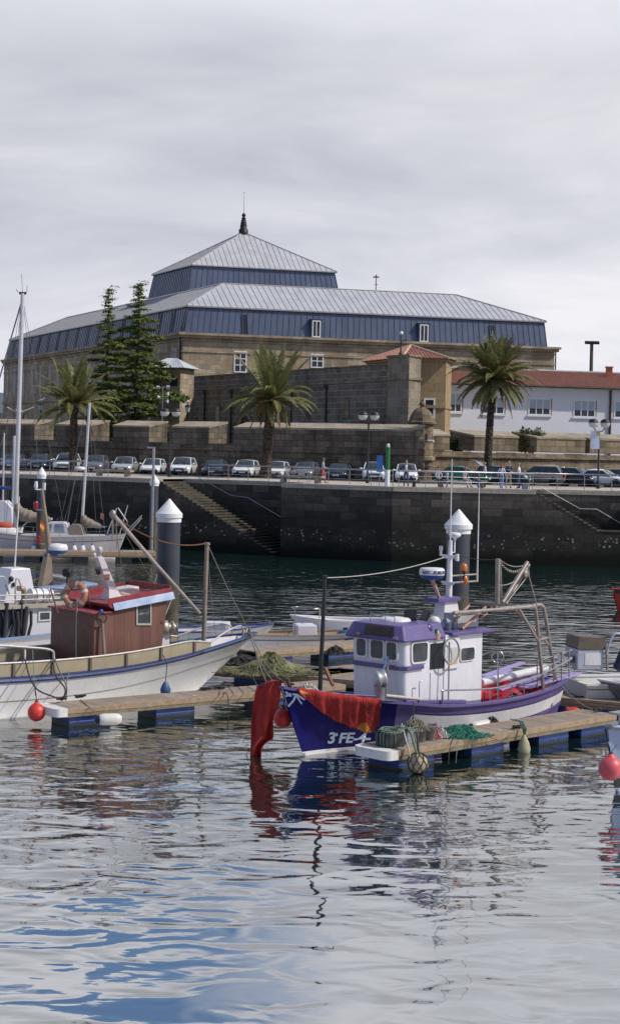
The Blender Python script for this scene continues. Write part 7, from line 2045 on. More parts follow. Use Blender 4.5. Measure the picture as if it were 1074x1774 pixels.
def tangled(name, label, c, rx, ry, h, n, m, seed, thick=.012, cat='net', group=None, seglen=9, mound=None):
    r = random.Random(seed); t = thing(name, label, cat, c, group=group); g = MB()
    rows = []
    for i in range(7):
        k = i/6; rows.append([V((math.cos(q)*rx*k*(1+.1*math.sin(q*5+seed)), math.sin(q)*ry*k*(1+.1*math.cos(q*4+seed)), h*.8*(1-k*k)*(1+.15*math.sin(q*3+i)))) for q in [2*math.pi*a/20 for a in range(20)]])
    g.grid(rows, 0, closed=True)
    for _ in range(n):
        x, y = r.gauss(0,.42)*rx, r.gauss(0,.42)*ry; a = r.uniform(0,6.28); pts = []
        for i in range(seglen):
            k = max(0,1-(x/rx)**2-(y/ry)**2); pts.append(V((x,y,max(.012,h*.80*k*(1+.3*math.sin(math.atan2(y,x)*2+seed+math.sqrt(max(0,1-k))*4))+r.uniform(-.02,.09)*min(1,h*5)))))
            a += r.uniform(-.9,.9); x += math.cos(a)*rx*.14; y += math.sin(a)*ry*.14
        g.tube(pts, thick*r.uniform(.7,1.3), 4, caps=False)
    g.build('heap', m, t); return t
p = FW.world((-.2,.12,1.32)); tangled('rope_coil', 'tangle of green rope on the bow of the brown cabin boat', p, .40,.24,.22, 60, mat('sea green rope', (.10,.30,.22), .9, 0, .3, 14), 3, .014, 'rope')

# ================================================================ white trawler moored behind it
wt = thing('white_trawler', 'white fishing boat with blue grey shelter deck behind the brown cabin boat', 'fishing boat')
FT = Frame((-5.6,57.5), .80, .60)
wt.location = FT.o; wt.rotation_euler.z = FT.rz
HT = Hull(13, [0,.1,.25,.5,.8,1], [.05,.8,1.5,1.9,1.85,1.5], [2.2,1.8,1.4,1.2,1.25,1.4], [0,.3,.6,.85,.85,.75], 1.4, .2)
HT.build(wt, [0,.12,.4], [.1,0,-.4], lambda t,j,n: 1 if (n != 99 and j >= n-2) else 0, [M_BWHT, M_ANTI], drop=.3, capmat=M_LBLUE)
YT = -1.35
x0, x1 = FT.on_y(-30,1080,YT).x, FT.on_y(104,1080,YT).x
zt0 = FT.on_y(60,1053,YT).z
M_GREYB = mat('blue grey shelter', (.10,.115,.16), .6, 0, .2, 2)
g = MB(); a = FT.on_y(-10,1060,YT).x; b = FT.on_y(36,1060,YT).x
g.prism([V((x0,YT,1.0)),V((b-.7,YT,1.0)),V((b-.1,YT,1.9)),V((b+.1,YT,2.5)),V((b,YT,zt0)),V((x0,YT,zt0))][::1], V((0,.03,0)), 0)
shel = g.build('shelter_opening', M_GREYB, wt)
g = MB(); g.prism([V((b-.7,YT+.04,1.0)),V((x1+.6,YT+.04,1.0)),V((x1+1.0,YT+.04,zt0)),V((x0,YT+.04,zt0)),V((x0,YT+.04,1.0))], V((0,2.5,0)), 0); hs2 = g.build('deckhouse', M_CABW, wt)
g = MB()
for k in range(9):
    xx = x0+.3+k*.17; g.tube([V((xx,YT-.06,2.3-.15*(k%3))),V((xx+RND.uniform(-.1,.1),YT-.1,1.6)),V((xx+RND.uniform(-.15,.15),YT-.08,1.05))], .05+.03*(k%2), 5)
g.build('hanging_gear', mat('dark oilskins', (.022,.022,.028), .8), shel)
a, b2 = FT.on_y(67,1077,YT), FT.on_y(90,1054+3,YT); g = MB(); g.obox((a.x,YT-.0,a.z), (b2.x-a.x,0,0), (0,.035,0), (0,0,b2.z-a.z)); f = g.build('window', M_OLDW, hs2, bevel=.06); g = MB(); g.obox((a.x+.07,YT-.012,a.z+.07), (b2.x-a.x-.14,0,0), (0,.01,0), (0,0,b2.z-a.z-.14)); g.build('pane', M_BGLASS, f)
g = MB(); g.obox((x0-.1,YT-.10,zt0), (x1+1.2-x0,0,0), (0,2.8,0), (0,0,.12)); g.build('upper_deck', mat('dirty buff deck', (.40,.37,.30), .7, 0, .15, 2, .4), wt)
# upper works: tapered casing, exhaust, life raft canister, rails
def t3(px,py,y): return FT.on_y(px,py,y)
q0, q1, q2, q3 = t3(8,1043,-.6), t3(64,1043,-.6), t3(57,986,-.6), t3(24,986,-.6); zz = zt0+.12
g = MB(); lo = [V((q0.x,-.6,zz)),V((q1.x,-.6,zz)),V((q1.x,.5,zz)),V((q0.x,.5,zz))]; hi = [V((q3.x,-.45,q3.z)),V((q2.x,-.45,q3.z)),V((q2.x,.35,q3.z)),V((q3.x,.35,q3.z))]
g.add(lo+hi,[(i,(i+1)%4,(i+1)%4+4,i+4) for i in range(4)]+[(4,5,6,7)],0,False); cs = g.build('engine_casing', M_CABW, wt, bevel=.03)
g = MB(); p = t3(20,1003,-.55); g.ball(p,.09,8); g.ball(p+V((.1,0,-.18)),.07,8); g.tube([p,p+V((-.2,0,-.2)),p+V((-.1,0,-.4))],.012,4); g.build('lamp', M_BLACK, cs)
a, b = t3(52,1033,-1.0), t3(88,1033,-1.0); g = MB(); g.tube([a,b], .26, 14); r_ = g.build('liferaft_canister', M_CABW, wt, bevel=.04)
g = MB()
for k in (.2,.5,.8): g.tube([a.lerp(b,k-.02),a.lerp(b,k+.02)], .268, 14)
g.build('strap', M_ROPED, r_)
g = MB(); p = t3(42,1046,-1.1); g.tube(smooth_path([V((p.x,-1.1,zz)), t3(42,1024,-1.1), t3(39,1020,-1.1), t3(31,1019,-1.1)],4), .085, 9); g.build('exhaust', mat('brass brown exhaust', (.35,.27,.17), .5, .5, .2, 4), wt)
g = MB()
for yy in (1030,1039): g.tube([t3(-5,yy+2,-1.3), t3(40,yy,-1.3), t3(104,yy-2,-1.3)], .02, 6)
for xx in (1,28,45,64,85): g.tube([t3(xx,1048,-1.3), t3(xx,1028,-1.3)], .02, 6)
g.tube(smooth_path([t3(27,1048,-1.2), t3(28,1006,-1.2), t3(33,1004,-1.2), t3(38,1018,-1.2)],4), .025, 6); g.tube(smooth_path([t3(-4,1000,-1.2), t3(9,1001,-1.2), t3(17,1030,-1.2)],4), .025, 6)
g.build('deck_rail', mat('worn silver rail', (.50,.47,.44), .5, .4, .15, 5), wt)
g = MB(); g.tube([t3(26,985,-.3), t3(34,860,-.3)], [.03,.018], 6); g.build('whip_antenna', M_OLDW, wt)
# raked brown mast with radome
a, b = t3(82,1012,-.1), t3(70,840,-.1); g = MB(); g.prism([t3(73,1018,-.1),t3(93,1016,-.1),t3(90,960,-.1),t3(84,958,-.1)], V((0,.3,0))); g.tube([t3(87,965,.05), t3(80,900,.05), t3(73,846,.05)], [.11,.075,.045], 9); ms2 = g.build('raked_mast', mat('buff brown mast', (.27,.21,.15), .6, 0, .15, 3, .3), wt)
p = t3(99,951,.05); g = MB(); g.lathe([(.2,-.17),(.33,-.12),(.36,-.03)], p, 20, 1); g.lathe([(.36,-.03),(.37,.05),(.33,.15),(.02,.19)], p, 20, 0); g.bar(p+V((0,0,-.2)), p+V((-.55,0,-.2)), .1, .06, 1); g.build('radome', [M_BWHT, mat('radome blue', (.03,.12,.32), .4)], ms2)
g = MB(); q = t3(70,848,.05); g.bar(q+V((-.18,0,0)), q+V((.2,0,0)), .05,.03); g.lathe([(.05,0),(.07,.1),(.05,.25)], q+V((-.15,0,.02)), 8); g.lathe([(.05,0),(.06,.2)], q+V((.15,0,.02)), 8); g.build('mast_lamp', M_BWHT, ms2)
for (xx,yy) in ((63,877),(68,936)):
    q = t3(xx,yy,.05); g = MB(); g.lathe([(.08,-.1),(.08,.12),(.05,.16)], q, 10, 0); g.bar(q+V((-.02,0,-.12)), q+V((.3,0,-.12)), .05,.02, 1); g.build('red_lamp', [mat('dark red lens', (.25,.01,.02), .2), M_GALV], ms2)
fl_ = thing('courtesy_flag', 'small red and yellow striped flag on the raked brown mast', 'flag', FT.o, FT.rz)
p = t3(71,900,-.1); g = MB(); rows = [[p+V((.045*j+.02*math.sin(i*1.2),.03*math.sin(i+j),-.065*i-.05*j)) for i in range(7)] for j in range(4)]; g.grid(rows,0)
for i_ in range(len(g.m)): g.m[i_] = 1 if 2 <= i_ % 6 <= 3 else 0
o = g.build('cloth', [mat('flag red',(.42,.03,.03),.8), mat('flag yellow',(.55,.33,.03),.8)], fl_)
g = MB(); g.box(t3(118,1016,-.6), (1.75,.9,.10), ry=-.08); g.build('pale_blue_board', M_LBLUE, wt, bevel=.03)
p = t3(117,992,-.5); g = MB(); g.lathe([(.09,-.14),(.15,-.10),(.16,.12),(.13,.15)], p, 12, axis=(.6,-.75,-.05)); g.tube([p, p+V((0,0,-.5))], .025, 5); g.build('searchlight', M_BLACK, wt)
g = MB(); g.tube([t3(60,995,.6), t3(115,1003,.6)], .12, 8); g.build('grey_boom', mat('slate grey tube', (.12,.13,.15), .5), wt)
# ================================================================ ketch and the boat behind it
M_SPAR = mat('aluminium spar', (.60,.60,.62), .35, .4, .06, 2)
M_CANV = mat('taupe sail cover', (.24,.205,.165), .9, 0, .15, 4, bump=.6, bs=9)
M_RIG = mat('rigging wire', (.20,.20,.21), .4, .7)
FK = Frame((at(-45,950,107).x,107.6), -1, -.03)   # bow to the left, beyond the frame
kx = lambda px: at(px,900,106.6).x
Lk = (kx(214)-FK.o.x)
HK = Hull(Lk-.55, [0,.15,.35,.6,.85,1], [.1,.8,1.35,1.55,1.3,.75], [1.75,1.6,1.42,1.35,1.45,1.55], [0,.35,.65,.8,.7,.35], 1.2, .55, 1.3)
kt = thing('white_ketch', 'white two masted sailing yacht with taupe sail covers at the far pontoon', 'sailing boat', FK.o, FK.rz)
hk = HK.build(kt, [0,.15,.4], [.18,0,-.5], lambda t,j,n: 1 if (n != 99 and j >= n-2) else 0, [M_BWHT, M_NAVY], drop=.12, capmat=mat('teak rail', (.38,.33,.27), .6), cap=.05, capw=.03, deckmat=mat('cream deck',(.5,.48,.42),.7))
HK.strake(hk, .28, .035, .012, mat('thin dark stripe',(.06,.06,.09),.5))
def k3(px,py,y=0): return FK.on_y(px,py,y)
def kprism(name, pts, y0, y1, m, bevel=.04): 
    g = MB(); g.prism([k3(a,b,y0) for a,b in pts], V((0,y1-y0,0))); return g.build(name, m, kt, bevel=bevel)
c1_ = kprism('trunk_cabin', [(36,935),(38,927),(62,925),(118,927),(178,928),(186,938)], .85, -.85, M_CABW)
ws_ = kprism('wheelhouse', [(62,926),(76,908),(84,905),(110,905),(116,908),(120,938),(62,938)], .8, -.8, M_CABW)
g = MB(); g.prism([k3(68,920,.81),k3(77,909,.81),k3(91,908,.81),k3(89,921,.81)], V((0,.01,0))); g.prism([k3(95,921,.81),k3(96,908,.81),k3(110,908,.81),k3(113,922,.81)], V((0,.01,0))); g.build('window', glass('pale yacht glass', (.16,.2,.25), .06), ws_)
for px_ in (142,150,160,168): g = MB(); g.prism([k3(px_,934,.86),k3(px_+5,934,.86),k3(px_+5,931,.86),k3(px_,931,.86)], V((0,.01,0))); g.build('porthole', M_BGLASS, c1_)
kprism('sprayhood', [(118,928),(119,912),(124,909),(136,909),(141,913),(145,928)], .75, -.75, M_CANV)
def mast(px0,py0,px1,py1,r0,r1,nm): 
    a, b = k3(px0,py0), k3(px1,py1); g = MB(); g.tube([a,b], [r0,r1], 10); return g.build(nm, M_SPAR, kt), a, b
mm, ma0, ma1 = mast(27,915,40,508,.16,.13,'main_mast')
mz, mz0, mz1 = mast(143,905,156,698,.10,.085,'mizzen_mast')
# masthead gear, spreaders
g = MB(); g.box(ma1+V((0,0,.0)), (.45,.12,.16)); g.tube([ma1,ma1+V((.1,0,1.25))], .012, 4); g.tube([ma1+V((-.25,0,0)),ma1+V((-.28,0,.5))], .015, 4); g.tube([ma1+V((.3,0,.05)),ma1+V((.42,0,.25))],.02,5); g.build('masthead', M_BLACK, mm)
s0 = ma0.lerp(ma1,.49); g = MB(); g.tube([s0+V((.0,-1.25,.2)), s0, s0+V((-.0,1.25,.2))], .035, 6)
g.tube([k3(13,705.5)+V((0,0,0)), s0, k3(60,705)], .035, 6); g.build('spreader', M_SPAR, mm)
p = k3(139,812); g = MB(); g.lathe([(.2,-.1),(.36,-.07),(.38,.04),(.3,.12),(.02,.15)], p, 18); g.bar(p, mz0.lerp(mz1,.44), .08, .05); g.build('radome', M_BWHT, mz)
# booms and stowed sails
def sailroll(name, pts, rs):
    g = MB(); pp = [k3(*q) for q in pts]; n = 26; path = smooth_path(pp,6); 
    rr = [crom([0]+[(i+1)/(len(rs)-1) for i in range(len(rs)-1)], rs, i/(len(path)-1))*(1+.10*math.sin(i*1.7)) for i in range(len(path))]
    g.tube(path, rr, 12); return g.build(name, M_CANV, kt)
sailroll('main_sail_cover', [(30,872),(33,884),(42,892),(60,896),(89,900)], [.16,.32,.42,.34,.10])
g = MB(); g.tube([k3(31,896),k3(92,899)], .07, 8); g.build('main_boom', M_SPAR, kt)
sailroll('mizzen_sail_cover', [(145,893),(148,902),(158,907),(179,913)], [.14,.28,.26,.07])
g = MB(); g.tube([k3(146,908),k3(183,913)], .045, 7); g.build('mizzen_boom', M_SPAR, kt)
g = MB(); g.tube([k3(34,918), k3(54,898)], .045, 6); g.build('boom_strut', M_SPAR, kt)
# rigging
g = MB()
for a, b in (((40,512),(-20,860)),((40,516),(60,700)),((60,705),(73,925)),((40,640),(-6,800)),((32,640),(10,925)),((40,514),(18,700)),((14,705),(8,925)),((40,516),(110,905)),((152,700),(100,925)),((156,702),(183,925)),((155,700),(168,930)),((156,740),(131,912)),((132,830),(105,930))):
    g.tube([k3(*a),k3(*b)], .014, 4)
g.tube([k3(40,516),k3(-30,760)], .05, 6); g.tube([k3(117,908),k3(130,830)], .035, 6)
g.build('rigging', M_RIG, kt)
# guard rails, pushpit, davit arms
g = MB()
for i in range(9):
    t = .30+i*.08; p = HK.P(t,1,HK.zs(t)); p = V((p.x,p.y-.08,p.z)); g.tube([p,p+V((0,0,.62))], .016, 5)
for h in (.33,.62): g.tube([HK.P(.30+i*.08,1,HK.zs(.30+i*.08))+V((0,-.08,h)) for i in range(9)], .010, 4)
st_ = HK.P(1,1,HK.zs(1)); 
g.tube(smooth_path([st_+V((.9,.2,.62)), st_+V((.0,-.05,.66)), V((st_.x-.15,0,st_.z+.68)), V((st_.x,-st_.y,st_.z+.66)), V((st_.x+.9,-st_.y-.2,st_.z+.62))],5), .022, 6)
g.build('guard_rail', M_STEEL, kt)
g = MB()
for a, b in (((186,925),(203,880)),((213,928),(246,893)),((205,880),(222,905)),((205,935),(222,815+60)),((214,905),(232,918)),((222,925),(246,897))): g.tube([k3(*a,.3),k3(*b,.3)], .035, 6)
g.build('stern_davit', M_SPAR, kt)
bb = thing('bucket', 'small blue bucket hanging on the ketch stern', 'bucket', FK.o, FK.rz); g = MB(); q = k3(190,930,.7); g.lathe([(.13,-.2),(.17,.16),(.15,.16),(.12,-.17)], q, 12); g.tube([q+V((-.16,0,.16)),q+V((0,0,.34)),q+V((.16,0,.16))], .01, 4); g.build('pail', mat('bucket blue', (.03,.16,.40), .4), bb)
fg_ = thing('ensign', 'faded pink red flag on the ketch mizzen', 'flag', FK.o, FK.rz); q = k3(175,888,0); g = MB(); g.grid([[q+V((-.07*j,.03*math.sin(i+j),-.10*i-.03*j)) for i in range(5)] for j in range(4)],0); g.build('cloth', mat('faded flag red', (.42,.17,.15), .8), fg_)
for i,px_ in enumerate((60,129,143.5,160)):
    q = k3(px_,952,1.72); t = thing('fender', 'white teardrop fender with blue top hanging from the ketch side', 'fender', FK.world(q), group='fenders along the ketch')
    g = MB(); g.lathe([(.02,-.34),(.13,-.30),(.19,-.15),(.19,.05),(.12,.24),(.05,.30)], n=12); f = g.build('body', M_BWHT, t); g = MB(); g.lathe([(.12,.22),(.07,.3),(.04,.36),(.01,.38)], n=10); g.tube([(0,0,.36),(0,-.1,.75)], .01, 4); g.build('fender_cap', mat('fender blue', (.03,.08,.30), .5), t)
    if i == 0: t['label'] = 'white fender on the ketch hull below the main boom end'
    else: t['label'] = ['','white fender with blue top on the ketch side, left of three together','white fender with blue top on the ketch side, middle of three together','white fender with blue top on the ketch side, right of three together'][i]
ob = thing('inflatable_dinghy', 'orange and white inflatable dinghy stowed on the ketch foredeck', 'dinghy', FK.o, FK.rz)
g = MB(); a, b = k3(-8,922,.3), k3(31,924,.3); g.tube([a,a.lerp(b,.1),a.lerp(b,.85),b], [.3,.36,.36,.2], 12); g.build('hull_tube', M_BWHT, ob)
g = MB(); a, b = k3(-6,911,.2), k3(24,912,.2); g.tube([a,a.lerp(b,.1),a.lerp(b,.8),b], [.2,.27,.27,.1], 12); g.build('cover', mat('orange red cover', (.50,.09,.04), .7), ob)
# boat behind: white cabin, thin mast, blue awning
sy = thing('white_yacht', 'white yacht with blue awning cut by the left edge behind the ketch', 'sailing boat')
FY = Frame((at(-80,950,113).x,113.2), -1, 0); sy.location = FY.o; sy.rotation_euler.z = FY.rz
HY = Hull(at(33,950,113).x-FY.o.x, [0,.3,.6,1], [.2,1.2,1.4,.9], [1.6,1.4,1.4,1.5], [0,.6,.8,.6], .9, .1); HY.build(sy, [0,.2,.5],[.1,0,-.4], lambda t,j,n: 0, [M_BWHT], drop=.1)
def y3(px,py,y=0): return FY.on_y(px,py,y)
g = MB(); g.prism([y3(-20,935,.9),y3(-20,868,.9),y3(8,868,.9),y3(20,880,.9),y3(24,935,.9)], V((0,-1.8,0))); g.build('cabin', M_CABW, sy, bevel=.08)
g = MB(); g.tube([y3(22.5,935),y3(26,755)], [.12,.10], 9); g.build('mast', M_SPAR, sy)
g = MB(); g.tube([y3(5,925),y3(8,750)], [.07,.06], 7); g.build('mast', M_SPAR, sy)
g = MB(); g.tube(sag(y3(-20,838,.3),y3(19,845,.3),.1,6), .12, 7); g.build('blue_awning', mat('awning blue', (.02,.05,.22), .7), sy)
g = MB()
for a,b in (((15,830),(4,925)),((18,770),(28,930)),((34,850),(30,930)),((0,860),(20,920))): g.tube([y3(*a),y3(*b)], .02, 5)
g.build('rigging', M_RIG, sy)

# ================================================================ open skiffs beyond the walkway
def skiff(name, label, fr, L, beam, zs, m, cm, rake=.7, inm=None):
    t = thing(name, label, 'boat', fr.o, fr.rz)
    H = Hull(L, [0,.15,.35,.65,1], [.05,beam*.6,beam*.95,beam,beam*.85], zs, [0,.35,.7,.85,.8], rake, .05, 1.2, N=28)
    h = H.build(t, [0,.08,.2,.32], [.08,0,-.3], lambda t_,j,n: 0, [m], drop=.25, inmat=inm or m, capmat=cm, cap=.04, capw=.04, deckmat=inm or m)
    return t, H, h
FS1 = Frame((at(618,1135,60.5).x+.6,62.0), 1, .22)
s1, H1, h1_ = skiff('white_skiff', 'long low white skiff with white console behind the pale finger pontoon', FS1, 5.2, .85, [.75,.66,.60,.58,.60], M_BWHT, mat('wooden gunwale', (.30,.22,.15), .6), .5, mat('tan inner hull',(.36,.26,.18),.7))
H1.strake(h1_, .16, .03, .015, mat('brown strake',(.2,.12,.08),.6))
def s3(px,py,y): return FS1.on_y(px,py,y)
a, b, c_ = s3(514,1116,-.35), s3(549,1116,-.35), s3(514,1083,-.35); g = MB(); g.obox((a.x,-.35,a.z), (b.x-a.x,0,0), (0,.8,0), (0,0,c_.z-a.z)); cn = g.build('console', M_CABW, s1, bevel=.05)
g = MB(); a, b = s3(511,1110,-.35), s3(511,1055,-.35); d, e = s3(547,1110,.3), s3(547,1055,.3); g.tube([a,b,V((e.x,-.35,b.z)),V((e.x,-.35,a.z))], .022, 6); g.tube([b,V((b.x,.4,b.z)),V((e.x,.4,b.z)),V((e.x,-.35,b.z))], .022, 6); g.build('console_rail', M_STEEL, s1)
g = MB(); p = s3(582,1112,0); g.box(p+V((0,0,-.05)), (1.1,1.0,.22)); g.build('seat_cushion', mat('maroon cushion', (.20,.03,.06), .7), s1, bevel=.05)
if 0: text_on(h1_, 'PIRULO', .13, lambda x,y: H1.Pi(H1.t_of_x(s3(497,1121,-.8).x-.0+x*.0+ (x),-1,.45),-1,.42+y,.01) if False else V((s3(497,1121,-.8).x+x, -.80-.09, .38+y)), M_BLACK, 'name_lettering', .1)
FS2 = Frame((at(470,1118,66).x+1.4,66.4), -1, -.1)
s2, H2, h2_ = skiff('small_white_boat', 'small white boat with dark outboard between the two fishing boats', FS2, 3.6, .75, [.75,.68,.62,.6,.62], M_BWHT, M_BWHT)
q = on_z(467,1110,0.9); q = at(466,1104,66.2); ot = thing('outboard_motor', 'dark blue outboard motor with grey cowling on the small white boat', 'outboard motor', q)
g = MB(); g.box((-.12,0,.12), (.55,.4,.42)); g.build('cowling', mat('outboard blue', (.02,.03,.08), .3), ot, bevel=.1, seg=3); g = MB(); g.box((.28,0,.02), (.3,.36,.3)); g.box((.1,0,-.35), (.2,.2,.5)); g.build('leg_housing', mat('outboard grey', (.30,.30,.32), .4), ot, bevel=.05)
q = at(598,1108,61.5); cb = thing('blue_drum', 'rounded blue plastic drum at the stern of the long white skiff', 'drum', q); g = MB(); g.lathe([(.30,-.42),(.34,-.3),(.36,0),(.34,.22),(.24,.34),(.06,.38)], n=16); g.build('shell', mat('petrol blue plastic', (.03,.10,.20), .4), cb); g = MB(); g.lathe([(.09,.36),(.09,.44)], n=10); g.build('lid', M_BLACK, cb)
FS3 = Frame((at(395,1110,62).x,63), 1, -.1)
# white crate like boat bow behind the brown cabin boat bow
s3_, H3, h3_ = skiff('white_tender', 'white boat with lettered box partly hidden by the bow of the brown cabin boat', Frame((at(440,1105,60).x,60.5), 1, .1), 4.5, .9, [1.0,.9,.8,.75,.75], M_BWHT, M_BLUEP)
q = at(378,1081,59.5); bx = thing('white_box', 'white plastic fish box with printed side behind the bow of the brown cabin boat', 'box', q); g = MB(); g.box((0,0,-.1), (.85,.5,.36)); g.build('box_body', M_CABW, bx, bevel=.03); g = MB(); g.box((-.02,-.256,-.08), (.6,.01,.16)); g.build('printed_panel', mat('printed panel blue grey', (.36,.40,.48), .6, 0, .4, 20), bx)

# ================================================================ right hand boats
FR_ = Frame((17.2,47.6), .96, .28)
gr, HG, hg = skiff('white_console_boat', 'white open boat with grey console and brown cover right of the purple boat stern', Frame((16.4,50.2), .97,.24), 8.9, 1.1, [1.1,1.02,.95,.88,.88], mat('off white gel coat', (.60,.60,.58), .45, 0, .05, 2, .3, (.42,.38,.3)), M_OLDW, .8)
HG.strake(hg, .12, .02, .012, M_BLACK); HG.strake(hg, .52, .03, .01, mat('grey stripe', (.3,.3,.3), .6), .3, .95)
FG = Frame((16.4,50.2), .97,.24)
def g3(px,py,y): return FG.on_y(px,py,y)
a, b, c_ = g3(998,1162,-.4), g3(1045,1162,-.4), g3(1000,1125,-.4); g = MB(); g.obox((a.x,-.4,a.z), (b.x-a.x,0,0), (0,.9,0), (0,0,c_.z-a.z)); cn = g.build('console', mat('pale grey console', (.40,.43,.50), .5, 0, .06, 2, .25), gr, bevel=.04)
g = MB(); g.prism([g3(1000,1125,-.42),g3(1051,1125,-.42),g3(1049,1105,-.42),g3(1004,1103,-.42)], V((0,.94,0))); g.build('windscreen_cover', mat('brown tarpaulin', (.13,.105,.08), .6, 0, .25, 5, bump=.5, bs=8), gr, bevel=.05)
g = MB(); g.obox((a.x+.25,-.41,a.z+.15), (.5,0,0),(0,.01,0),(0,0,.35)); g.build('console_door', M_OLDW, cn)
g = MB()
for dy in (-.3,.3): g.tube(smooth_path([g3(1050,1160,dy),g3(1052,1125,dy),g3(1062,1100,dy),g3(1075,1098,dy)],4), .028, 7)
g.build('rail', mat('blue grey tube', (.40,.46,.56), .4, .4), gr)
g = MB(); g.tube([g3(1051,1160,-.45),g3(1049,1120,-.45)], .035, 6); g.build('rusty_pipe', M_STEELD, gr)
g = MB(); p0 = g3(1066,1160,-.1); g.tube([p0, p0+V((.35,0,.55))], [.12,.22], 9); g.build('dark_bundle', mat('navy bundle', (.015,.02,.06), .7), gr)
# dinghy bow poking over the walkway
dg, HD, hd_ = skiff('grey_dinghy', 'dark grey dinghy bow resting over the walkway at the right edge', Frame((8.75,47.3), -.97, .1), 3.0, .6, [.42,.38,.34,.3,.3], mat('dinghy grey', (.22,.23,.26), .5), M_OLDW, .5)
dg.location.z = .60
# pale blue boat in the bottom right corner
FB = Frame((7.03,36.3), -.55, -.83)
bb_, HB, hb_ = skiff('pale_blue_boat', 'pale blue boat bow cut by the right edge in the foreground', Frame((6.86,36.75), -.78,-.63), 5.5, .95, [1.42,1.36,1.3,1.25,1.2], mat('pale blue hull paint', (.30,.38,.54), .4, 0, .06, 2, .2, (.2,.22,.28), streak=True), mat('grey rail cap', (.16,.17,.19), .6), .35)
HB.strake(hb_, 1.22, .22, .008, mat('black boot top', (.012,.012,.015), .5), 0, 1, 'boot_top')
g = MB(); q = V((.05,.12,1.5)); g.box(q+V((-.1,0,.1)), (.14,.14,.24)); g.box(q+V((-.1,0,.24)), (.5,.4,.05)); g.build('bollard', M_GALV, bb_)
rb_o = thing('red_boat', 'bright red rescue boat cut by the right edge out on the water', 'boat')
FRB = Frame((at(1059,1050,81).x,79.5), -1, -.05); rb_o.location = FRB.o; rb_o.rotation_euler.z = FRB.rz
HRB = Hull(4.5,[0,.2,.5,1],[.2,.9,1.0,.9],[1.0,.95,.9,.9],[.2,.75,.85,.85],.25,.0)
hr_ = HRB.build(rb_o,[0,.15,.4],[.1,0,-.3],lambda t,j,n:0,[mat('rescue red',(.45,.035,.02),.45)],drop=.1); HRB.strake(hr_, .05,.22,.12, mat('rubber fendering',(.03,.03,.045),.7))
g = MB(); g.prism([V((-.2,-.7,1.0)),V((-4,-.7,1.0)),V((-4,-.7,1.35)),V((-.9,-.7,1.30)),V((-.5,-.7,1.22))], V((0,1.4,0))); g.build('canopy', mat('rescue orange red',(.55,.07,.03),.5), rb_o, bevel=.06)

# ================================================================ fenders, floats, buckets, nets, ropes
M_RBUOY = mat('red buoy rubber', (.62,.045,.035), .4, 0, .12, 3, .2, (.5,.15,.1))
M_PBUOY = mat('pink red buoy', (.60,.09,.11), .45, 0, .12, 3, .2, (.5,.2,.2))
def buoy(label, c, r, m, tip=(0,0,1), line=None):
    t = thing('buoy', label, 'buoy', c, group='round buoys hung as fenders'); g = MB(); tip = V(tip).normalized()
    pr = [(r*math.sin(math.pi*k/12), -r*math.cos(math.pi*k/12)) for k in range(11)]+[(r*.30,r*1.02),(r*.2,r*1.22),(.02,r*1.25)]
    pr[0] = (.01,-r); g.lathe(pr, (0,0,0), 18, axis=tip); g.build('body', m, t)
    g = MB(); g.lathe([(r*.22,r*1.16),(r*.2,r*1.3),(.03,r*1.33)], (0,0,0), 10, axis=tip)
    if line: g.tube([tip*r*1.3, V(line)-V(c)], .012, 4)
    g.build('eye', M_ROPED, t); return t
buoy('red buoy hanging at the waterline by the rounded end of the left finger pontoon', at(64,1234,43.7), .235, M_RBUOY, line=at(60,1180,44.2))
buoy('bright red buoy behind the bow of the purple boat', at(490,1248,40.35)+V((0,.35,0)), .235, M_RBUOY, line=FP.world((.3,-.3,1.6)))
buoy('red buoy squeezed between the purple boat stern and the pontoon', at(994,1241,46.2), .26, M_RBUOY, tip=(-.6,.3,.6))
buoy('pink red buoy hanging on the pale blue boat in the corner', at(1057,1331,35.4), .26, M_PBUOY, line=at(1068,1290,36))
def cyl_fender(label, c, d, L, r, m, capm, cat='fender'):
    t = thing('fender', label, cat, c, group='cylinder fenders'); d = V(d).normalized(); g = MB()
    g.lathe([(r*.55,-L/2),(r*.88,-L/2+r*.4),(r,-L/2+r),(r,L/2-r),(r*.88,L/2-r*.4),(r*.55,L/2)], (0,0,0), 18, axis=d); g.build('body', m, t)
    g = MB(); g.lathe([(r*.2,-L/2-r*.5),(r*.6,-L/2-r*.25),(r*.75,-L/2+r*.25),(r*.9,-L/2+r*.5)], (0,0,0), 14, axis=d); g.build('fender_cap', capm, t); return t
M_FEND = mat('scuffed white fender', (.66,.64,.60), .45, 0, .08, 3, .4, (.4,.36,.3)); M_FCAP = mat('dark blue fender end', (.02,.025,.07), .5)
cyl_fender('white cylinder fender floating beside the left finger pontoon', at(192,1244,43.9)+V((0,-.2,0)), (.94,.30,.0), .62, .155, M_FEND, M_FCAP)
cyl_fender('white cylinder fender lying between the purple hull and the pontoon', FP.world(FP.on_y(833,1258,1.50)), (.80,.58,.05), .72, .15, M_FEND, M_FCAP)
tf = at(287,1193,46.6); fb = thing('fender', 'small blue teardrop fender against the white hull of the brown cabin boat', 'fender', tf); g = MB(); g.lathe([(.03,-.16),(.13,-.13),(.15,-.02),(.09,.12),(.03,.2)], n=12); g.build('body', mat('teardrop blue', (.03,.09,.20), .5), fb); g = MB(); g.tube([V((0,0,.18)), FW.world(FW.on_y(290,1150,-1.45))-tf, FW.world(FW.on_y(283,1135,-1.42))-tf], .014, 5); g.build('fender_line', M_ROPED, fb)
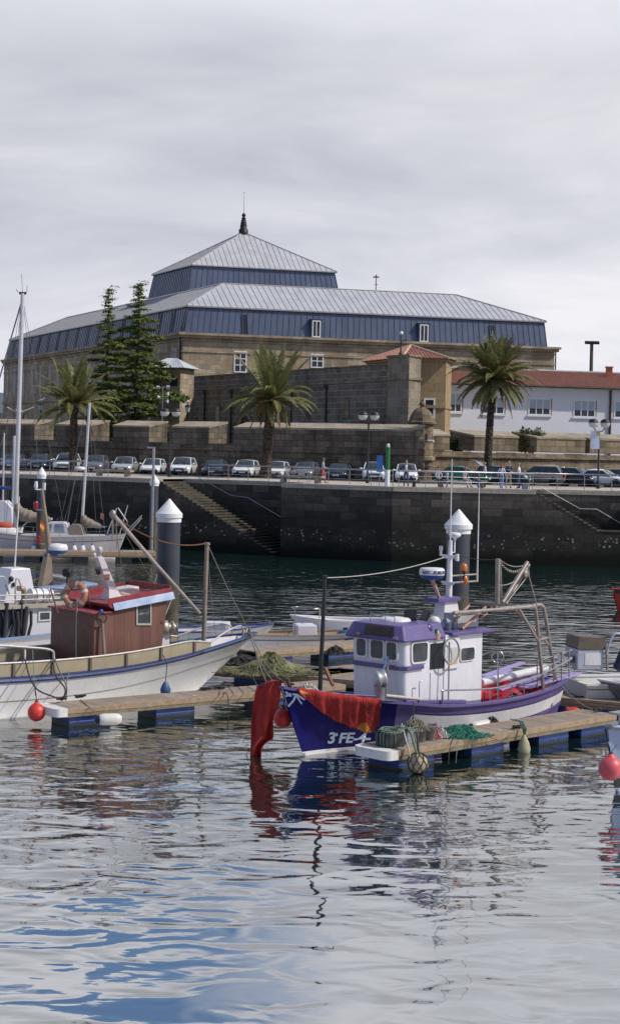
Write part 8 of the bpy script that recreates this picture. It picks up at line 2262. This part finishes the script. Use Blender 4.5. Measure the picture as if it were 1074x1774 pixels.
tf = FP.world(FP.on_y(716,1252,1.42)); fb = thing('fender', 'small dark purple teardrop fender hanging on the purple hull above the buckets', 'fender', tf); g = MB(); g.lathe([(.14,-.16),(.12,-.08),(.08,.04),(.03,.14)], n=12); g.build('body', mat('dark violet rubber', (.03,.02,.10), .5), fb); g = MB(); g.tube([V((0,0,.12)), FP.world(FP.on_y(716,1216,1.3))-tf], .014, 5); g.build('fender_line', M_ROPED, fb)
# netted ball hanging from the finger, pear float
def netted(label, c, r, m):
    t = thing('netted_float', label, 'float', c); g = MB(); g.ball((0,0,0), r, 20, k=12, sc=(1,1,.95)); g.build('ball', m, t); g = MB()
    for s in (-1,1):
        for k in range(9):
            g.tube([V((math.cos(2*math.pi*k/9+s*u*1.6)*math.sin(math.pi*u)*(r+.012), math.sin(2*math.pi*k/9+s*u*1.6)*math.sin(math.pi*u)*(r+.012), -math.cos(math.pi*u)*(r*.95+.012))) for u in [i/12 for i in range(13)]], .011, 4, caps=False)
    g.tube([(0,0,r),(-.02,.1,r+.3),(-.03,.18,r+.42)], .03, 6); g.build('netting', M_ROPED, t); return t
netted('round buff float wrapped in dark netting under the pontoon end with buckets', at(724,1322,38.35), .245, mat('buff float', (.40,.33,.21), .7, 0, .15, 4, .4, (.2,.15,.09)))
tf = at(907,1294,41.4); fb = thing('pear_float', 'pale pear shaped float hanging on green rope from the right finger pontoon', 'float', tf); g = MB(); g.lathe([(.02,-.24),(.13,-.2),(.165,-.06),(.13,.10),(.06,.24),(.03,.3)], n=14); g.build('body', mat('mossy pale float', (.36,.34,.22), .7, 0, .2, 4, .5, (.16,.15,.06)), fb)
g = MB()
for k in range(7): g.tube([V((RND.uniform(-.03,.03),.02,.28)), V((RND.uniform(-.06,.06),.02,.45)), V((-.06+RND.uniform(-.05,.05),.18,.60)), V((-.22+RND.uniform(-.1,.1),.35,.62))], .012, 4)
g.build('green_tie', mat('green tie rope',(.04,.12,.09),.9), fb)
# gear on the right finger
def onfinger(px, py): return on_z(px, py, .505)
def tub(label, c, r0, r1, h, m, coil=None, square=True, seed=0):
    t = thing('gear_tub', label, 'tub', c, rz=.75, group='tubs of fishing gear on the finger pontoon')
    g = MB(); n = 4 if square else 16
    if square:
        def rr(a,z): 
            out = []
            for cx,cy,q0 in ((1,1,0),(-1,1,1),(-1,-1,2),(1,-1,3)):
                for i in range(4): q = (q0+i/3)*math.pi/2; out.append(V((cx*a*.78+math.cos(q)*a*.22, cy*a*.66+math.sin(q)*a*.22, z)))
            return out
        g.grid([rr(r0,0),rr(r0*1.02,.02),rr(r1,h),rr(r1*1.06,h+.005),rr(r1*1.06,h+.03),rr(r1*.95,h+.03),rr(r0*.95,.05)], 0, closed=True, smooth=False); g.poly(rr(r0*.95,.05))
    else: g.lathe([(r0,0),(r1,h),(r1*1.06,h+.01),(r1*1.06,h+.03),(r1*.95,h+.03),(r0*.94,.03)], n=18)
    g.build('tub_body', m, t)
    if coil:
        r = random.Random(seed); g = MB()
        for k in range(34):
            a0 = r.uniform(0,6.28); R_ = r1*r.uniform(.55,1.05); z = h+r.uniform(0,.09)
            g.tube([V((math.cos(a0+u)*R_*(1+.08*math.sin(u*3+k)), math.sin(a0+u)*R_*.85, z+.02*math.sin(u*2+k))) for u in [i*.35 for i in range(int(r.uniform(6,16)))]], .013, 5)
        for k in range(10):
            a0 = r.uniform(2.2,5.2); R_ = r1*1.05; p = V((math.cos(a0)*R_,math.sin(a0)*R_*.85,h+.04)); g.tube([p, p*1.10+V((0,0,-.06)), V((p.x*1.13,p.y*1.13,h*r.uniform(.2,.6))), V((p.x*1.0,p.y*1.12,.02))], .013, 5)
        g.build('rope_coil', coil, t)
    return t
M_TUB = mat('dark slate tub', (.035,.04,.048), .5, 0, .2, 3, .3, (.1,.1,.1))
tub('dark square tub heaped with green rope at the pontoon end', onfinger(676,1292), .27,.30,.30, M_TUB, M_ROPEG, seed=1)
tub('pale grey tub just right of the dark square tub', onfinger(704,1287)+V((.02,.06,0)), .20,.23,.28, mat('pale grey tub', (.30,.31,.33), .6), M_ROPEG, seed=2)
tub('round tub covered in muddy net in the middle of the row', onfinger(724,1284), .17,.20,.34, mat('muddy tub', (.12,.11,.10), .8, 0, .3, 8), None, False, 3)
tub('grey bucket with pale crust right of the muddy net', onfinger(742,1281), .16,.20,.32, mat('crusted grey bucket', (.14,.14,.15), .7, 0, .4, 12, .5, (.4,.38,.34)), None, False, 4)
tangled('net_pile', 'muddy brown net spilling over the round tub', onfinger(718,1284)+V((0,0,.26)), .30,.22,.22, 90, mat('muddy net', (.24,.21,.16), .95, 0, .3, 20), 5, .010)
tangled('net_pile', 'clump of white and red mesh net between bucket and green net', onfinger(762,1278), .20,.16,.20, 70, mat('white mesh net', (.50,.44,.43), .95, 0, .25, 12), 8, .008)
rg = tangled('net_pile', 'red mesh net bunched beside the crusted bucket', onfinger(753,1279), .10,.12,.30, 40, mat('red mesh net', (.42,.05,.05), .95, 0, .25, 12), 9, .009)
tangled('net_pile', 'heap of bright green fishing net on the right finger pontoon', onfinger(797,1276), .50,.28,.22, 240, mat('green trawl net', (.030,.19,.13), .95, 0, .4, 18), 12, .011)
tangled('net_pile', 'green and tan netting heap on the walkway behind the purple bow', on_z(470,1165,.52), 1.05,.65,.55, 380, mat('tan green netting', (.19,.19,.10), .95, 0, .45, 3), 15, .012)
tangled('rope_pile', 'dark coil of rope on the walkway beneath the brown cabin boat bow', on_z(420,1150,.52), .75,.5,.22, 120, M_ROPED, 16, .014, 'rope')
tangled('rope_pile', 'small black rope heap on the finger pontoon beyond the skiff', on_z(581,1133,.52), .32,.25,.22, 60, M_ROPED, 17, .014, 'rope')
tangled('rope_pile', 'white rope coil on the bow of the purple boat', FP.world((-.25,-.15,1.42)), .32,.26,.22, 50, M_ROPEW, 18, .018, 'rope')
tangled('rope_pile', 'blue and dark rope heap on the walkway at the right edge', on_z(1066,1206,.52), .35,.22,.12, 50, mat('blue grey rope',(.12,.16,.26),.9), 19, .014, 'rope')
tangled('rope_pile', 'dark loops of rope beside the white fender on the right finger', FP.world(FP.on_y(852,1258,1.62)), .22,.16,.18, 40, M_ROPED, 20, .013, 'rope')
for i,(px,py,m_) in enumerate(((436,1185,'left'),(370,1188,'middle'))):
    pass
def line(label, pts, r, m, name='mooring_rope', cat='rope'):
    o = MB(); o.tube(pts, r, 5); t = o.build(name, m); tag(t, label, cat, 'mooring ropes'); return t
bow = FW.world((1.98,0,1.78))
line('dark rope from the brown cabin boat bow down to the walkway net', sag(bow, on_z(474,1215,.52)+V((0,0,.2)), .25), .018, M_ROPE)
line('second rope from the brown cabin boat bow towards the purple bow', sag(bow, FP.world((.45,0,1.75)), .35), .016, M_ROPE)
line('pale rope from the brown cabin boat bow to the purple boat rail', sag(FW.world((1.9,-.1,1.66)), FP.world((.4,.1,1.7)), .55), .016, M_ROPEG)
line('thin wire from the black bow post to the purple boat mast', sag(FP.world(FP.on_y(563,1001,.05)), FP.world(mp(768,966)), .12), .012, M_ROPEW, 'stay_wire', 'wire')
line('thin wire from the purple boat mast aft to the gantry', sag(FP.world(mp(797,963)), FP.world(gp2(861,969,.9)), .05), .010, M_ROPED, 'stay_wire', 'wire')
line('dark mooring rope looping from the brown cabin boat side to the finger cleat', smooth_path([FW.world(FW.on_y(44,1142,-1.5)), at(52,1172,44.0), at(66,1195,43.9), at(96,1208,43.9), on_z(107,1213,.55)],5), .022, M_ROPED)
line('dark rope hanging down the white hull to the finger pontoon', smooth_path([FW.world(FW.on_y(92,1140,-1.5)), at(97,1170,44.4), at(112,1190,44.3), at(113,1202,44.2), on_z(108,1213,.55)],5), .022, M_ROPED)
line('second dark rope hanging down the white hull to the finger pontoon', smooth_path([FW.world(FW.on_y(96,1142,-1.5)), at(105,1165,44.5), at(116,1190,44.4), on_z(114,1213,.55)],5), .020, M_ROPE)
line('rope from the aft pole of the brown cabin boat to its rail', smooth_path([FW.world(FW.on_y(134,1138,-1.35)), FW.world(FW.on_y(120,1165,-1.5)), at(116,1186,44.4)],4), .016, M_ROPE)
line('pale line hanging from the rail of the brown cabin boat to the red buoy', [FW.world(FW.on_y(57,1126,-1.35)), at(60,1180,44.2), at(62,1205,43.9)], .012, M_ROPEG)
line('rope from the purple boat stern to the green cleat on the walkway', sag(FP.world(FP.on_y(968,1185,.95)), on_z(1034,1232,.55), .12), .018, M_ROPE)
line('thin dark hose lying along the walkway at the right edge', [on_z(995,1207,.53),on_z(1030,1206,.53),on_z(1074,1204,.53)], .018, M_ROPED)
line('second dark hose lying on the walkway at the right edge', [on_z(1002,1216,.53),on_z(1050,1220,.53),on_z(1074,1222,.53)], .014, M_ROPED)
line('rope trailing from the right finger into the water near the netted float', smooth_path([on_z(779,1280,.52)+V((.05,-.12,0)), at(778,1300,38.9), at(776,1325,38.8)],4), .012, M_ROPED)
line('thin rope trailing from the right finger into the water', smooth_path([on_z(790,1278,.52)+V((.05,-.12,0)), at(791,1300,39.2), at(789,1322,39.1)],4), .010, M_ROPEG)
line('slack rope looping along the right finger edge', smooth_path([on_z(838,1270,.53), at(850,1278,40.6), at(868,1281,40.9), at(884,1272,41.2), on_z(895,1262,.55)],5), .013, M_ROPE)
line('green rope falling from the dark tub to the netted float', smooth_path([onfinger(700,1280)+V((0,0,.33)), at(712,1272,38.6), at(717,1290,38.4), at(722,1306,38.3)],5), .03, M_ROPEG)
line('pale rope falling from the tubs over the pontoon edge', smooth_path([onfinger(695,1280)+V((0,0,.35)), at(702,1278,38.5), at(707,1296,38.35), at(712,1318,38.3)],5), .02, M_ROPEW)
line('rope from the left finger edge down into the water', smooth_path([on_z(388,1199,.52), at(394,1204,46.0), at(396,1220,45.9), at(395,1240,45.9)],4), .014, M_ROPED)
line('line tying the white floating fender to the left finger', smooth_path([on_z(140,1212,.53), at(158,1228,43.6), at(172,1242,43.6)],4), .012, M_ROPE)
def cleat(label, p):
    t = thing('cleat', label, 'cleat', p, rz=.65, group='mooring cleats on the pontoons'); g = MB()
    for s in (-1,1): g.tube([(s*.05,0,0),(s*.05,0,.07)], .018, 6)
    g.tube([(-.16,0,.085),(-.05,0,.07),(.05,0,.07),(.16,0,.085)], .018, 6); g.build('horn', M_BLACK, t)
    r = random.Random(int(p.x*100)); g = MB()
    for k in range(7): g.tube([V((r.uniform(-.18,.18),r.uniform(-.08,.08),r.uniform(.01,.09))) for _ in range(5)], .014, 4)
    g.build('rope_turns', M_ROPED, t)
cleat('roped cleat near the white end of the left finger pontoon', on_z(108,1213,.505)); cleat('roped cleat further along the left finger near the first float', on_z(140,1209,.505))
cleat('roped cleat below the blue lettered bow of the white hull', on_z(355,1196,.505)); cleat('roped cleat at the far end of the left finger', on_z(382,1194,.505))
cleat('green roped cleat where the right finger meets the walkway', on_z(1034,1233,.505)); cleat('roped cleat above the pear float on the right finger', on_z(896,1262,.505))
